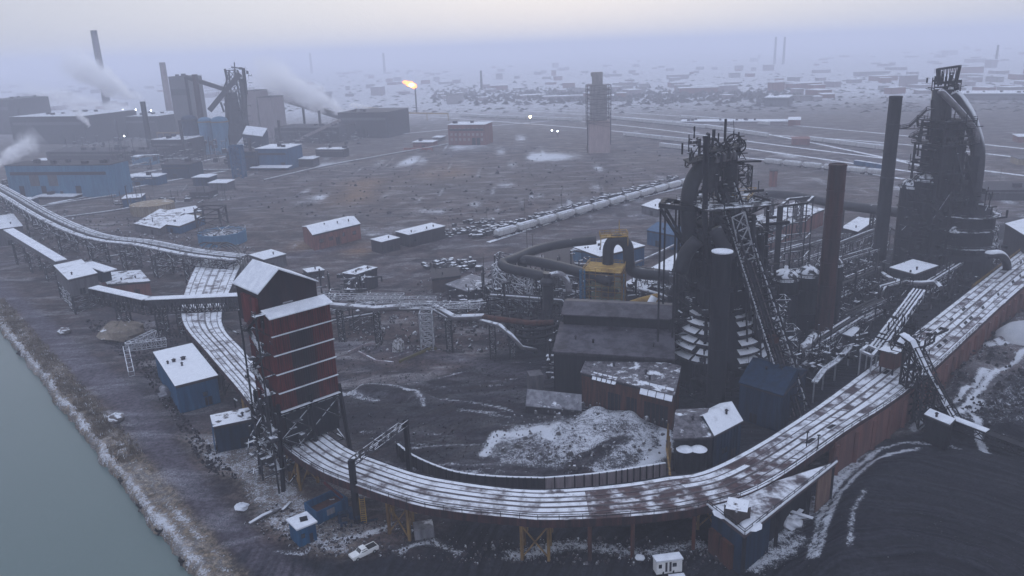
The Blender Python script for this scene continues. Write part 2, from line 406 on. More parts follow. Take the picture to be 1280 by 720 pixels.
snl(pts((500,688),(540,676),(575,690)),.66,1.8); snl(pts((640,693),(720,680),(800,690),(870,680)),.56,3); snl(pts((420,672),(450,668),(490,655)),.60,2)
snl(pts((345,688),(380,690),(400,668),(440,664)),.55,1.2)
snl(pts((845,520),(880,590),(900,600)),.5,4)
# the flat cleared land further off
far=ss(Y,330,520); snow=np.where(Y>330,np.maximum(snow,.27+.10*ss(Y,600,1500)),snow)
veg=np.maximum(veg,.30*far*vn(X,Y,60,90))
for (x0,y0,x1,y1,a,wd) in ((575,182,690,176,.95,16),(672,196,728,192,.95,13),(455,210,480,208,.9,9),(500,200,530,205,.8,9),(370,250,400,247,.7,7),(640,205,700,196,.6,8),(560,215,600,212,.6,6),(385,243,440,240,.55,8),(560,238,655,228,.50,5),(600,240,660,225,.45,4),(480,215,530,190,.40,14),(650,200,720,197,.45,6),(330,262,400,250,.42,10),(0,415,0,415,.1,1)):
    snl(pts((x0,y0),(x1,y1)),a,wd)
gr=ss(Y,850,1500); snow=snow+gr*.24  # added far snow; its paleness also stands in for thicker haze
# dirt roads on the cleared land
for pl,wd in (([(300,330),(420,310),(560,300),(640,277),(760,248),(880,215)],5),([(560,345),(700,300),(860,250)],4),([(0,330),(60,320),(200,330)],5),([(420,430),(560,445),(680,470)],4)):
    k=np.exp(-(segdist(X,Y,pts(*pl))/wd)**2); road=np.maximum(road,k*.75); snow=snow*(1-.7*k)
Rt=random.Random(17)
for k in range(46):
    x0,y0=Rt.uniform(400,660),Rt.uniform(445,600)
    a0=Rt.uniform(-25,25); P_=[(x0,y0),(x0+Rt.uniform(40,90),y0+a0*.5),(x0+Rt.uniform(110,190),y0+a0+Rt.uniform(-10,10))]
    k_=np.exp(-(segdist(X,Y,bez(pts(*P_),4))/Rt.uniform(.6,1.3))**2)*(S>0); 
    if Rt.random()<.45: snow=np.maximum(snow,k_*Rt.uniform(.36,.5))
    else: road=np.maximum(road,k_*Rt.uniform(.3,.6))
for k in range(70):
    x0,y0=Rt.uniform(150,1250),Rt.uniform(165,330)
    P_=[(x0,y0),(x0+Rt.uniform(60,160),y0+Rt.uniform(-22,4)),(x0+Rt.uniform(190,300),y0+Rt.uniform(-40,4))]
    k_=np.exp(-(segdist(X,Y,pts(*P_))/Rt.uniform(1.5,5))**2)
    if Rt.random()<.6: snow=np.maximum(snow,k_*Rt.uniform(.36,.60))
    else: coal=np.maximum(coal,k_*Rt.uniform(.3,.6))
plant=pts((640,400),(800,350),(1000,330),(1290,270),(1290,340),(1100,455),(960,560),(880,590),(838,585),(838,515),(690,500),(640,450))
coal=np.maximum(coal,.95*(1-ss(sd(X,Y,plant),-4,4)))
orange=np.zeros(X.shape)
for (x,y,r) in ((455,232,20),(440,246,16),(385,305,9),(450,310,8),(350,190,25),(555,215,20),(580,213,12),(430,243,9)):
    p=G(x,y); orange=np.maximum(orange,np.exp(-((X-p.x)**2+(Y-p.y)**2*.5)/r**2))
nx,ny=X.shape
co_=np.stack([X,Y,Z],-1).reshape(-1,3)
me=bpy.data.meshes.new('ground'); nv=nx*ny
I=np.arange(nv).reshape(nx,ny); q=np.stack([I[:-1,:-1],I[1:,:-1],I[1:,1:],I[:-1,1:]],-1).reshape(-1,4)
me.vertices.add(nv); me.vertices.foreach_set('co',co_.ravel().astype(np.float32))
me.loops.add(q.size); me.loops.foreach_set('vertex_index',q.ravel().astype(np.int32))
me.polygons.add(len(q)); me.polygons.foreach_set('loop_start',(np.arange(len(q))*4).astype(np.int32))
me.polygons.foreach_set('use_smooth',np.ones(len(q),bool))
me.update(calc_edges=True)
for nm,arr in (('coal',coal),('snowfall',snow),('scrub',veg),('track',road),('ochre',orange)):
    a=me.attributes.new(nm,'FLOAT','POINT'); a.data.foreach_set('value',arr.ravel().astype(np.float32))
go=bpy.data.objects.new('ground',me); col.objects.link(go); tag(go,kind='structure')
gm=bpy.data.materials.new('yard_ground'); nt=nodes(gm); N=nt.nodes.new; L=nt.links.new
out=N('ShaderNodeOutputMaterial'); bs=N('ShaderNodeBsdfPrincipled'); L(bs.outputs[0],out.inputs[0]); bs.inputs['Roughness'].default_value=.9; bs.inputs['Specular IOR Level'].default_value=.05
def at(n_):
    a=N('ShaderNodeAttribute'); a.attribute_name=n_; return a.outputs['Fac']
pos=N('ShaderNodeNewGeometry').outputs['Position']
st=N('ShaderNodeVectorMath'); st.operation='MULTIPLY'; L(pos,st.inputs[0]); st.inputs[1].default_value=(.35,1,1)
big=noise(nt,pos,.012,4,.6); midn=noise(nt,pos,.09,5,.65); fine_=noise(nt,pos,.9,5,.75); strk=noise(nt,st.outputs[0],.12,5,.7,.6); vfine=noise(nt,pos,3.5,2,.6)
c=mix(nt,sstep(nt,midn,.38,.62),(.078,.058,.056),(.028,.024,.028)); c=mix(nt,mth(nt,'MULTIPLY',sstep(nt,strk,.50,.66),.8),c,(.125,.105,.10))
c=mix(nt,mth(nt,'MULTIPLY',sstep(nt,big,.45,.65),.6),c,(.045,.042,.05))
c=mix(nt,at('ochre'),c,(.17,.10,.055))
c=mix(nt,at('coal'),c,mix(nt,sstep(nt,midn,.4,.6),(.006,.006,.009),(.013,.013,.017)))
vegc=mix(nt,sstep(nt,fine_,.4,.65),(.075,.058,.04),(.17,.135,.10)); c=mix(nt,at('scrub'),c,vegc)
c=mix(nt,at('track'),c,mix(nt,midn,(.090,.078,.094),(.056,.050,.062)))
val=mth(nt,'MULTIPLY_ADD',sstep(nt,fine_,.3,.7),1.1,.45); val=mth(nt,'MULTIPLY',val,mth(nt,'MULTIPLY_ADD',vfine,.5,.75))
cc=G(1150,800); vs=N('ShaderNodeVectorMath'); vs.operation='DISTANCE'; L(pos,vs.inputs[0]); vs.inputs[1].default_value=(cc.x,cc.y,2)
dd=mth(nt,'ADD',vs.outputs['Value'],mth(nt,'MULTIPLY',noise(nt,pos,.03,2,.5),14)); 
cx=N('ShaderNodeCombineXYZ'); L(dd,cx.inputs[0]); ring=noise(nt,cx.outputs[0],.42,2,.6); rk=mth(nt,'MULTIPLY',sstep(nt,ring,.42,.60),at('coal'))

c=mix(nt,mth(nt,'MULTIPLY',rk,.75),c,(.022,.023,.030))
hs=N('ShaderNodeHueSaturation'); L(c,hs.inputs['Color']); L(val,hs.inputs['Value']); c=hs.outputs[0]
# snow where the noise falls under the attribute
nn=mth(nt,'ADD',mth(nt,'ADD',mth(nt,'MULTIPLY',strk,.22),mth(nt,'MULTIPLY',vfine,.26)),mth(nt,'ADD',mth(nt,'MULTIPLY',fine_,.34),mth(nt,'MULTIPLY',midn,.18)))
th=mth(nt,'MULTIPLY_ADD',at('snowfall'),.42,.29)
dlt=mth(nt,'SUBTRACT',th,nn); sm=mth(nt,'MULTIPLY',sstep(nt,dlt,-.05,.07),.92)
dust=mth(nt,'MULTIPLY',mth(nt,'MULTIPLY',sstep(nt,strk,.46,.72),sstep(nt,vfine,.35,.65)),mth(nt,'MULTIPLY_ADD',at('coal'),-.40,.42,clamp=True)); sm=mth(nt,'MAXIMUM',sm,dust)
c=mix(nt,sm,c,mix(nt,fine_,(.44,.46,.50),(.66,.68,.73)))
L(c,bs.inputs['Base Color'])
bp=N('ShaderNodeBump'); bp.inputs['Strength'].default_value=.55; bp.inputs['Distance'].default_value=.8
# concentric bulldozer passes over the coal stock
hgt=mth(nt,'ADD',fine_,mth(nt,'MULTIPLY',mth(nt,'MULTIPLY',ring,at('coal')),5.0)); L(hgt,bp.inputs['Height']); L(bp.outputs[0],bs.inputs['Normal'])
me.materials.append(gm)
# river
wm=bpy.data.materials.new('river_water'); nt=nodes(wm); N=nt.nodes.new; L=nt.links.new
out=N('ShaderNodeOutputMaterial'); bs=N('ShaderNodeBsdfPrincipled'); L(bs.outputs[0],out.inputs[0])
pos=N('ShaderNodeNewGeometry').outputs['Position']
L(mix(nt,noise(nt,pos,.02,3,.5),(.082,.118,.110),(.095,.13,.12)),bs.inputs['Base Color']); bs.inputs['Roughness'].default_value=.22; bs.inputs['IOR'].default_value=1.33
bp=N('ShaderNodeBump'); bp.inputs['Strength'].default_value=.45; bp.inputs['Distance'].default_value=.25; L(noise(nt,pos,.6,5,.65),bp.inputs['Height']); L(bp.outputs[0],bs.inputs['Normal'])
wb=MB(); a=ra-rd*900+rn*0; q=[ra-rd*900,ra+rd*400]; sgn=1 if (0-ra.x)*rn.x+(400-ra.y)*rn.y>0 else -1
f=-rn*sgn
wb.add([(p.x,p.y,-2.4) for p in (q[0]-f*3,q[1]-f*3,q[1]+f*160,q[0]+f*160)],[(0,1,2,3)] )
o=wb.build('river',wm); tag(o,kind='structure')
if o.data.polygons[0].normal.z<0: o.data.flip_normals()
# fenders along the bank
for i,(x,y,lb) in enumerate(((28,441,'dark clump of old timber fender at the water edge, farthest up the bank'),(158,598,'dark timber fender on the bank edge, topmost of the lower three'),(183,631,'dark round fender in the water, middle one of the lower three on the bank'),(205,660,'dark fender nearest the bottom of the photo on the river bank'),(235,697,'small dark fender low on the bank by the frame bottom'))):
    b=MB(); p=G(x,y,-1.6); p-=f*(-.6); R=random.Random(i)
    for k in range(7): b.tube((p.x+R.uniform(-1.2,1.2),p.y+R.uniform(-1.2,1.2),-3.2),(p.x+R.uniform(-1.2,1.2),p.y+R.uniform(-1.2,1.2),-1.0+R.uniform(-.3,.5)),.28,n=8)
    b.path([p+Vector((1.1*math.cos(t),1.1*math.sin(t),.2)) for t in [j*math.pi/5 for j in range(10)]],.25,6)
    single('fender',b,m_tyre,lb,'fender','old fenders along the river bank')
# ---------------------------------------------------------------- high line (curved ore trestle)
DZ=9.0
outer=[(250,322),(232,362),(228,401),(258,440),(298,487),(330,530),(355,559),(395,587),(440,606),(515,631),(570,641),(640,648),(690,651),(795,646),(880,634),(960,606),(1057,540),(1155,472),(1280,358),(1400,262)]
inner=[(306,322),(292,352),(277,401),(306,440),(340,478),(372,515),(405,540),(437,562),(470,575),(520,592),(570,602),(640,611),(695,612),(770,606),(830,597),(890,585),(985,532),(1097,452),(1268,320),(1385,230)]
def resample(pl,n):
    pl=bez(pl,8); d=[0]
    for a,b in zip(pl,pl[1:]): d.append(d[-1]+(b-a).length)
    out=[];j=0
    for i in range(n):
        t=d[-1]*i/(n-1)
        while j<len(d)-2 and d[j+1]<t: j+=1
        k=(t-d[j])/max(1e-6,d[j+1]-d[j]); out.append(pl[j].lerp(pl[j+1],min(1,k)))
    return out
# pair the edges section by section so both polylines share the same parameter
_o=bez([G(x,y,DZ) for x,y in outer],8); _i=bez([G(x,y,DZ) for x,y in inner],8)
L_=[(a.lerp(b,0),b) for a,b in zip(_o,_i)]
def dk(u,t,z=0.0):
    """point on deck: u along 0..1, t across 0(outer)..1(inner)"""
    f=u*(len(_o)-1); k=min(int(f),len(_o)-2); f-=k
    a=_o[k].lerp(_o[k+1],f); b=_i[k].lerp(_i[k+1],f); p=a.lerp(b,t); p.z+=z; return p
def strip(mb,ts,us,z,th,m=0):
    """slab of deck between across values ts=(t0,t1) for list of u values"""
    t0,t1=ts; A=[dk(u,t0,z) for u in us]; B=[dk(u,t1,z) for u in us]; n=len(us)
    low=Vector((0,0,-th)); vs=A+B+[p+low for p in A]+[p+low for p in B]; fs=[]
    for i in range(n-1):
        fs+= [(i,i+1,n+i+1,n+i),(2*n+i,3*n+i,3*n+i+1,2*n+i+1),(i,2*n+i,2*n+i+1,i+1),(n+i,n+i+1,3*n+i+1,3*n+i)]
    fs+=[(0,n,3*n,2*n),(n-1,3*n-1,4*n-1,2*n-1)]
    mb.add(vs,fs,m)
NU=230; US=[i/NU for i in range(NU+1)]
cum=[0]
for i in range(NU): cum.append(cum[-1]+(dk(US[i+1],.5)-dk(US[i],.5)).length)
def uat(s_):
    for i in range(NU):
        if cum[i+1]>=s_: return US[i]+(s_-cum[i])/(cum[i+1]-cum[i])/NU
    return 1.0
def sof(u): 
    f=u*NU; k=min(int(f),NU-1); return cum[k]+(cum[k+1]-cum[k])*(f-k)
m_deck=M('snowy_trestle_deck',(.085,.062,.066),(.055,.045,.052),snow=.52,fine=.45,snowscale=.25,scale=.6,soft=.10)
m_deckrust=M('rusty_bare_deck',(.10,.06,.055),(.06,.038,.04),snow=.40,fine=.4,snowscale=.25,scale=.4)
m_railm=M('worn_rail_steel',(.13,.115,.12),(.07,.06,.065),fine=.3)
m_snowlane=M('trodden_snow',(.085,.065,.068),(.055,.045,.052),snow=.66,fine=.3,snowscale=.40,soft=.12)
m_snowedge=M('snow_along_edge',(.64,.66,.70),(.30,.30,.33),snow=.8,fine=.2,snowscale=.6,mixw=.3)
tr=T('ore_trestle','long curved elevated ore trestle with snowy multi-track deck sweeping round the blast furnace yard','trestle',(0,0,0))
m_deckbare=M('mostly_bare_deck',(.085,.052,.052),(.046,.032,.036),snow=.42,fine=.5,snowscale=.22,scale=.5,soft=.10)
m_deckwhite=M('mostly_snowed_deck',(.085,.065,.068),(.055,.045,.052),snow=.60,fine=.5,snowscale=.30,scale=.6,soft=.14)
def u_px(px,t=0):
    return min(US,key=lambda u:abs(PJ(dk(u,t))[0]-px)+ (1000 if u<.3 else 0))
ua_,ub_2=u_px(735,.5),u_px(968,.5); s_a,s_b=sof(ua_),sof(ub_2)
for (fa,fb,mt,lb) in ((0,ua_,m_deckwhite,'mostly snow covered left stretch of deck'),(ua_,ub_2,m_deckbare,'mostly bare brown middle stretch of deck'),(ub_2,1,m_deck,'right stretch of deck with snow lanes')):
    mb=MB(); strip(mb,(0,1),[fa+(fb-fa)*i/90 for i in range(91)],0,.7); tr.part('deck',mb,mt,lb)
R=random.Random(3); tot=cum[-1]
lanes=[(.01,.10),(.145,.225),(.275,.385),(.43,.55),(.60,.70),(.75,.86),(.90,.99)]
snowl=MB(); hatch=MB(); tie=MB()
s_=4; runs=[0]*7; on=[False]*7
while s_<tot-14:
    Lb=6.0; us=[uat(min(tot-1,s_+Lb*i/5)) for i in range(6)]
    right=s_>s_b; left_=s_<s_a-8; mid_=not right and not left_
    for k,(a,b) in enumerate(lanes):
        ps=.9 if k in (0,6) else (.08 if mid_ else (.12 if left_ else (.8 if k in (2,4) and right else .25)))
        if runs[k]<=0: on[k]=R.random()<ps; runs[k]=R.choice([2,3,5,7])
        runs[k]-=1
        if on[k]: strip(snowl,(a,b),us,.05+k*.004,.1)
    s_+=Lb
tr.part('snow_cover',snowl,m_snowlane,kind='stuff')
s_=6
while s_<tot-6:
    u0,u1=uat(s_),uat(s_+.35)
    for (a,b) in (((.10,.265),(.70,.90)) if s_<s_b else ((.10,.265),(.70,.90),(.39,.60))):
        if s_>s_b and R.random()<.12: strip(tie,(a,b),[u0,u1],.075,.06)
    s_+=1.7
tr.part('ties',tie,m_railm,kind='stuff')
s_=s_b+4
while s_<tot-8:
    u0,u1=uat(s_),uat(s_+R.uniform(2.0,3.2))
    if R.random()<.3: strip(hatch,(.285,.365),[u0,u1],.14,.1)
    if R.random()<.3: strip(hatch,(.615,.69),[u0,u1],.14,.1)
    s_+=R.uniform(4.2,6.2)
tr.part('hopper_slot_shade',hatch,m_dark0,'row of dark strips between the rails, painted as shaded open hopper slots',kind='stuff')  # slots drawn as dark strips on the deck, their shade in the colour
for t in (.115,.245,.395,.42,.56,.585,.72,.88):
    mb=MB(); P=[dk(u,t,.12) for u in US]; 
    vs=[];fs=[]
    for i,u in enumerate(US):
        d=(P[min(i+1,NU)]-P[max(i-1,0)]); n=Vector((-d.y,d.x,0)).normalized()*.08
        vs+=[P[i]-n,P[i]+n,P[i]-n-Vector((0,0,.14)),P[i]+n-Vector((0,0,.14))]
        if i: a=4*(i-1); fs+=[(a,a+4,a+5,a+1),(a,a+2,a+6,a+4),(a+1,a+5,a+7,a+3)]
    mb.add(vs,fs); tr.part('rail',mb,m_railm)
# edge girders, kerbs and walkway handrails
m_girder=M('red_brown_girder',(.06,.028,.028),(.02,.016,.02),streak=True,snow=.3)
for t,z0 in ((-.012,0),(1.0,0)):
    mb=MB(); strip(mb,(t,t+.012),US,.22,1.7); tr.part('edge_girder',mb,m_girder if t<.5 else m_dark)
for t,mat in ((.0,m_dark),(1.0,m_yellow)):
    mb=MB(); ur=[uat(x) for x in np.arange(tot*(.24 if t<.5 else .66),tot*(.64 if t<.5 else .99),4)]; mb.rail([dk(u,t,.2) for u in ur],1.1,.09,4); tr.part('handrail',mb,mat)
# steel bents under the free-standing stretch
def bent(u,mat,tr=tr,skewy=0):
    a=dk(u,.06); b=dk(u,.94); mid1=dk(u,.5); mb=MB(); d=(dk(min(1,u+.004),.5)-dk(u-.004,.5)).normalized()*2.6
    for s in (-1,1):
        for p in (a,mid1,b):
            q=p+d*s; mb.beam((q.x,q.y,-.5),(q.x,q.y,DZ-.8),.55)
        A=a+d*s;B=b+d*s;Mi=mid1+d*s
        for P,Q in ((A,Mi),(Mi,B)): 
            mb.beam((P.x,P.y,.3),(Q.x,Q.y,DZ-1.4),.26); mb.beam((Q.x,Q.y,.3),(P.x,P.y,DZ-1.4),.26)
        mb.beam((A.x,A.y,DZ-1.2),(B.x,B.y,DZ-1.2),.7)
    for p in (a,b):
        q1,q2=p+d,p-d; mb.beam((q1.x,q1.y,.3),(q2.x,q2.y,DZ-1.6),.24); mb.beam((q2.x,q2.y,.3),(q1.x,q1.y,DZ-1.6),.24)
    return tr.part('support_bent',mb,mat)
for fx in (.235,.29,.335,.378,.43): bent(uat(tot*fx),m_dkyellow)
for fx in (.03,.075,.12,.165,.20): bent(uat(tot*fx),m_dark)
# concrete wall beneath the right-hand half
uw0=u_px(1042); wall=MB(); us=[u for u in US if u>=uw0]
A=[dk(u,-.02,.0) for u in us]; 
def curt(mb,P,z0,z1,th):
    vs=[];n=len(P);fs=[]
    for i,p in enumerate(P):
        d=P[min(i+1,n-1)]-P[max(i-1,0)]; q=Vector((-d.y,d.x,0)).normalized()*th
        vs+=[(p.x,p.y,z0),(p.x,p.y,z1),(p.x+q.x,p.y+q.y,z1),(p.x+q.x,p.y+q.y,z0)]
        if i: a=4*(i-1); fs+=[(a,a+4,a+5,a+1),(a+1,a+5,a+6,a+2),(a+2,a+6,a+7,a+3)]
    fs+=[(0,1,2,3),(4*n-1,4*n-2,4*n-3,4*n-4)]
    mb.add(vs,fs)
curt(wall,A,-1.5,DZ-.75,1.2); tr.part('retaining_wall',wall,m_concred,'rust stained concrete wall carrying the right half of the deck')
s0=sof(uw0); x=s0
for x in np.arange(s0+1,tot,9): 
    p=dk(uat(x),-.03); pil=MB(); pil.box((p.x,p.y,DZ/2-1),(.9,.9,DZ-1.2),0); tr.part('wall_buttress',pil,m_concred)
back=MB(); us=[u for u in US if uat(tot*.40)<=u<=u_px(990)]; curt(back,[dk(u,.9) for u in us],-.5,DZ-.8,.4); tr.part('rear_bulkhead',back,m_dark0)
# posts of the dark open bays
for px in (735,793,868):
    u=u_px(px); p=dk(u,.03); mb=MB(); mb.beam((p.x,p.y,-.5),(p.x,p.y,DZ-.8),.7); tr.part('column',mb,m_rust)
# corner control platform on a blue pier
m_rustlight=M('pale_rust_sheet',(.17,.11,.085),(.10,.06,.05),streak=True,fine=.3)
tp=T('control_platform','snow flecked corner platform on a dark blue pier at the trestle bend','platform',tuple(G(925,690,0)))
c1,c2,c3,c4=[G(x,y,DZ-.05) for x,y in ((884,631),(931,668),(1046,577),(968,602))]
mb=MB(); mb.slab([c1,c2,c3,c4],.9); tp.part('deck',mb,m_deck)
mb=MB(); mb.rail([c1+Vector((0,0,0)),c2,c3],1.1,.1,2.5); tp.part('handrail',mb,m_dark)
mb=MB(); e=[c1.lerp(c2,.14),c1.lerp(c2,.94),c1.lerp(c2,.94)+(c3-c2)*.28,c1.lerp(c2,.14)+(c3-c2)*.28]; mb.prism([xy(p) for p in e],-.5,DZ-1); pier=tp.part('pier',mb,m_dkblue,'dark blue clad pier')
mb=MB(); d=(c2-c1).normalized(); 
for t in (.3,.62): 
    p=c1.lerp(c2,t); mb.box((p.x,p.y,2.4),(3.0,1.6,5.2),math.atan2(d.y,d.x))
tp.sub(pier,'door',mb,m_rust) if False else None
mb2=MB()
for v in mb.v: pass
o=mb.build('door',m_rust,pier)
for t in (.02,.35,.7,.98):
    mb=MB(); p=c2.lerp(c3,t)+(c1-c2).normalized()*.5; mb.beam((p.x,p.y,-.5),(p.x,p.y,DZ-1),.7); tp.part('column',mb,m_dark)
mb=MB(); mb.beam(c2+Vector((0,0,.15)),c3+Vector((0,0,.15)),.5,.3); mb.beam(c1+Vector((0,0,.15)),c2+Vector((0,0,.15)),.4,.3); tp.part('snow_kerb',mb,m_snow)
mb=MB(); i_=(c1-c2).normalized()*2.2; curt(mb,[Vector((q.x,q.y,0)) for q in (c2.lerp(c3,.27)+i_,c2.lerp(c3,.8)+i_)],-.5,DZ-1,.3); tp.part('bulkhead',mb,m_dark0)
mb=MB(); curt(mb,[Vector((q.x,q.y,0)) for q in (c2.lerp(c3,.80)+i_*.2,c2.lerp(c3,.97)+i_*.2)],-.5,DZ-1,.3); tp.part('rusty_panel',mb,m_rustlight,'pale rusty panel closing the bay')
mb=MB(); p=G(921,648,DZ); mb.box((p.x,p.y,DZ+1.4),(3.6,3.2,2.8),.5); 
mb.slab([p+Vector((a,b,3.0)) for a,b in ((-2.6,-1.2),(1.0,-2.7),(2.6,1.2),(-1.0,2.7))],.25)
single('operator_cabin',mb,m_patchroof,'small dark snow topped cabin on the corner platform at the bend','cabin')
for (x,y,lb) in ((905,641,'low snow heap left of the dark cabin on the corner platform'),(938,656,'small snow heap right of the dark cabin on the corner platform')):
    mb=MB(); p=G(x,y,DZ); mb.lathe((p.x,p.y,DZ-.02),[(2.2,0),(1.7,.35),(.9,.6),(.2,.7)],9); single('snow_heap',mb,m_snow,lb,'snow heap')
# ---------------------------------------------------------------- stock house tower
bs_=[G(297,375,34),G(400,350,34)]
ctr=G(365,585,0)
zr=HT(ctr,362); 
# local frame: front face direction from roof eaves
def tower():
    base=G(372,590,0); zt=HT(base,385)   # eave level of the lower, wider block
    a=G(338,398,zt+0); b=G(413,386-8,zt); ax=(b-a); ax.z=0; W=ax.length; ax.normalize(); ay=Vector((-ax.y,ax.x,0))
    if ay.y<0: ay=-ay
    return a,ax,ay,W,zt
a,ax,ay,W,zt=tower()
O=a; rot=math.atan2(ax.y,ax.x); D=12.0
def tp_(u,v,z): return Vector((O.x+ax.x*u+ay.x*v,O.y+ax.y*u+ay.y*v,z))
tw=T('stock_house_tower','tall red and black clad tower with snowy gabled top straddling the curved trestle','tower',(O.x,O.y,0))
z_low=HT(tp_(W/2,0,0),540); z_redlow=HT(tp_(W*.3,0,0),508)
z_pitch=zt
mb=MB(); q=[tp_(0,1.5,0),tp_(W,1.5,0),tp_(W,D,0),tp_(0,D,0)]; mb.prism([xy(p) for p in q],z_low,zt); tw.part('wall',mb,m_blackclad)
# five red tiers, each a slightly projecting band over a snow covered ledge
nt_=5; hh=(zt-z_redlow)/nt_
for i in range(nt_):
    z1=zt-i*hh; z0=z1-hh+.35
    mb=MB(); R=random.Random(i); k=0; u=0.0
    y0=.2+.28*i*0
    for u in np.arange(0,W-.01,W/26):
        dark=(.25<u/W<.62 and i>0)
        mb.add([tp_(u,y0,z0),tp_(u+W/26*.62,y0,z0),tp_(u+W/26,y0+.22,z0),tp_(u,y0,z1),tp_(u+W/26*.62,y0,z1),tp_(u+W/26,y0+.22,z1)],[(0,1,4,3),(1,2,5,4)],1 if dark else 0)
    mb.add([tp_(0,y0,z1),tp_(W,y0+.2,z1),tp_(W,1.5,z1),tp_(0,1.5,z1),tp_(0,y0,z0),tp_(W,y0+.2,z0),tp_(W,1.5,z0),tp_(0,1.5,z0)],[(0,1,2,3),(7,6,5,4),(3,7,4,0),(1,5,6,2)],0)
    # left return
    for v in np.arange(.2,D,D/14):
        mb.add([tp_(-.02,v,z0),tp_(-.3,v+.4,z0),tp_(-.02,v+.8,z0),tp_(-.02,v,z1),tp_(-.3,v+.4,z1),tp_(-.02,v+.8,z1)],[(1,0,3,4),(2,1,4,5)],0)
    tw.part('red_panel_band',mb,[m_red,m_blackclad])
    mb=MB()
    if i==0: mb.slab([tp_(-.6,-.7,zt+.1),tp_(W+.3,-.7,zt+.1),tp_(W+.3,3.05,zt+1.3),tp_(-.6,3.05,zt+1.3)],.25); tw.part('skirt_roof',mb,m_snow,'snow covered sloping skirt roof')
    else:
        mb.slab([tp_(-.3,-.15,z1+.05),tp_(W+.1,-.15,z1+.05),tp_(W+.1,.35,z1+.16),tp_(-.3,.35,z1+.16)],.1); tw.part('ledge',mb,m_roofsnow)
mb=MB(); mb.slab([tp_(-.3,-.1,z_redlow+.05),tp_(W+.2,-.1,z_redlow+.05),tp_(W+.2,.5,z_redlow+.2),tp_(-.3,.5,z_redlow+.2)],.12); tw.part('ledge',mb,m_snow)
# upper block with gable
x0,x1=-.5,W*.90; zu=zt+1.5; 
ze=HT(tp_(x0,3,0),366); v0,v1=3.0,14.5
ge=0
# gable ridge runs along ay; ridge sits over u=.33
ur_=x0+(x1-x0)*.36; zri=HT(tp_(ur_,v0,0),337)
zer=HT(tp_(x1,v0,0),352)
mb=MB(); prof=[(x0,ze),(ur_,zri),(x1,zer)]
fr=[tp_(x0,v0,zt-3)]+[tp_(u,v0,z) for u,z in prof]+[tp_(x1,v0,zt-3)]; bk=[tp_(x0,v1,zt-3)]+[tp_(u,v1,z) for u,z in prof]+[tp_(x1,v1,zt-3)]
mb.add(fr+bk,[(4,3,2,1,0)[::-1],(5,6,7,8,9)[::-1],(0,5,6,1)[::-1],(1,6,7,2)[::-1],(2,7,8,3)[::-1],(3,8,9,4)[::-1],(0,4,9,5)[::-1]]); uw=tw.part('upper_wall',mb,m_blackclad)
mb=MB(); t=.35; up=Vector((0,0,t))
for (ua,za),(ub,zb) in (((x0-.5,ze-.3),(ur_,zri)),((ur_,zri),(x1+.4,zer-.1))):
    mb.slab([tp_(ua,v0-.5,za)+up,tp_(ub,v0-.5,zb)+up,tp_(ub,v1+.5,zb)+up,tp_(ua,v1+.5,za)+up],.3)
tw.part('gable_roof',mb,m_snow,'snow covered gabled roof')
mb=MB(); mb.prism([xy(p) for p in (tp_(-1.2,4.0,0),tp_(-.52,4.0,0),tp_(-.52,11,0),tp_(-1.2,11,0))],zt-3,ze-1.5); tw.part('side_bay',mb,m_red)
mb=MB(); c=tp_(.4*W,2.93,ze-3.6); mb.box(c,(2.4,.1,.25),rot); tw.part('vent_slot',mb,m_frame)
# windows on the left flank and lower dark hopper body
mb=MB(); mb.prism([xy(p) for p in (tp_(1,.8,0),tp_(W-.6,.8,0),tp_(W-1.2,D-1,0),tp_(1.6,D-1,0))],HT(tp_(W/2,0,0),548),z_redlow); tw.part('hopper_body',mb,m_dark0)
# legs and bracing down to the ground
for (u,v) in ((-.5,.6),(W*.5,.4),(W+.2,.6),(-.5,D),(W*.5,D),(W+.2,D)):
    mb=MB(); p=tp_(u,v,0); lean=Vector((ax.x,ax.y,0))*(1.5 if u>W-1 else (-1.5 if u<0 else 0)); mb.beam((p.x+lean.x,p.y+lean.y,-.4),(p.x,p.y,z_redlow+2),.75); tw.part('leg',mb,m_dark0)
mb=MB()
for v in (.6,D):
    for k in range(3):
        za,zb=1+k*(z_redlow-2)/3,1+(k+1)*(z_redlow-2)/3
        for (ua,ub) in ((-.5,W*.5),(W*.5,W+.2)):
            if v<1 and ua>0 and k<2: continue
            mb.beam(tp_(ua,v,za),tp_(ub,v,zb),.3); mb.beam(tp_(ub,v,za),tp_(ua,v,zb),.3); mb.beam(tp_(ua,v,zb),tp_(ub,v,zb),.35)
for u in (-.5,W+.2):
    for k in range(3):
        za,zb=1+k*(z_redlow-2)/3,1+(k+1)*(z_redlow-2)/3
        mb.beam(tp_(u,.6,za),tp_(u,D,zb),.3); mb.beam(tp_(u,D,za),tp_(u,.6,zb),.3); mb.beam(tp_(u,.6,zb),tp_(u,D,zb),.35)
tw.part('bracing',mb,m_darksnow)
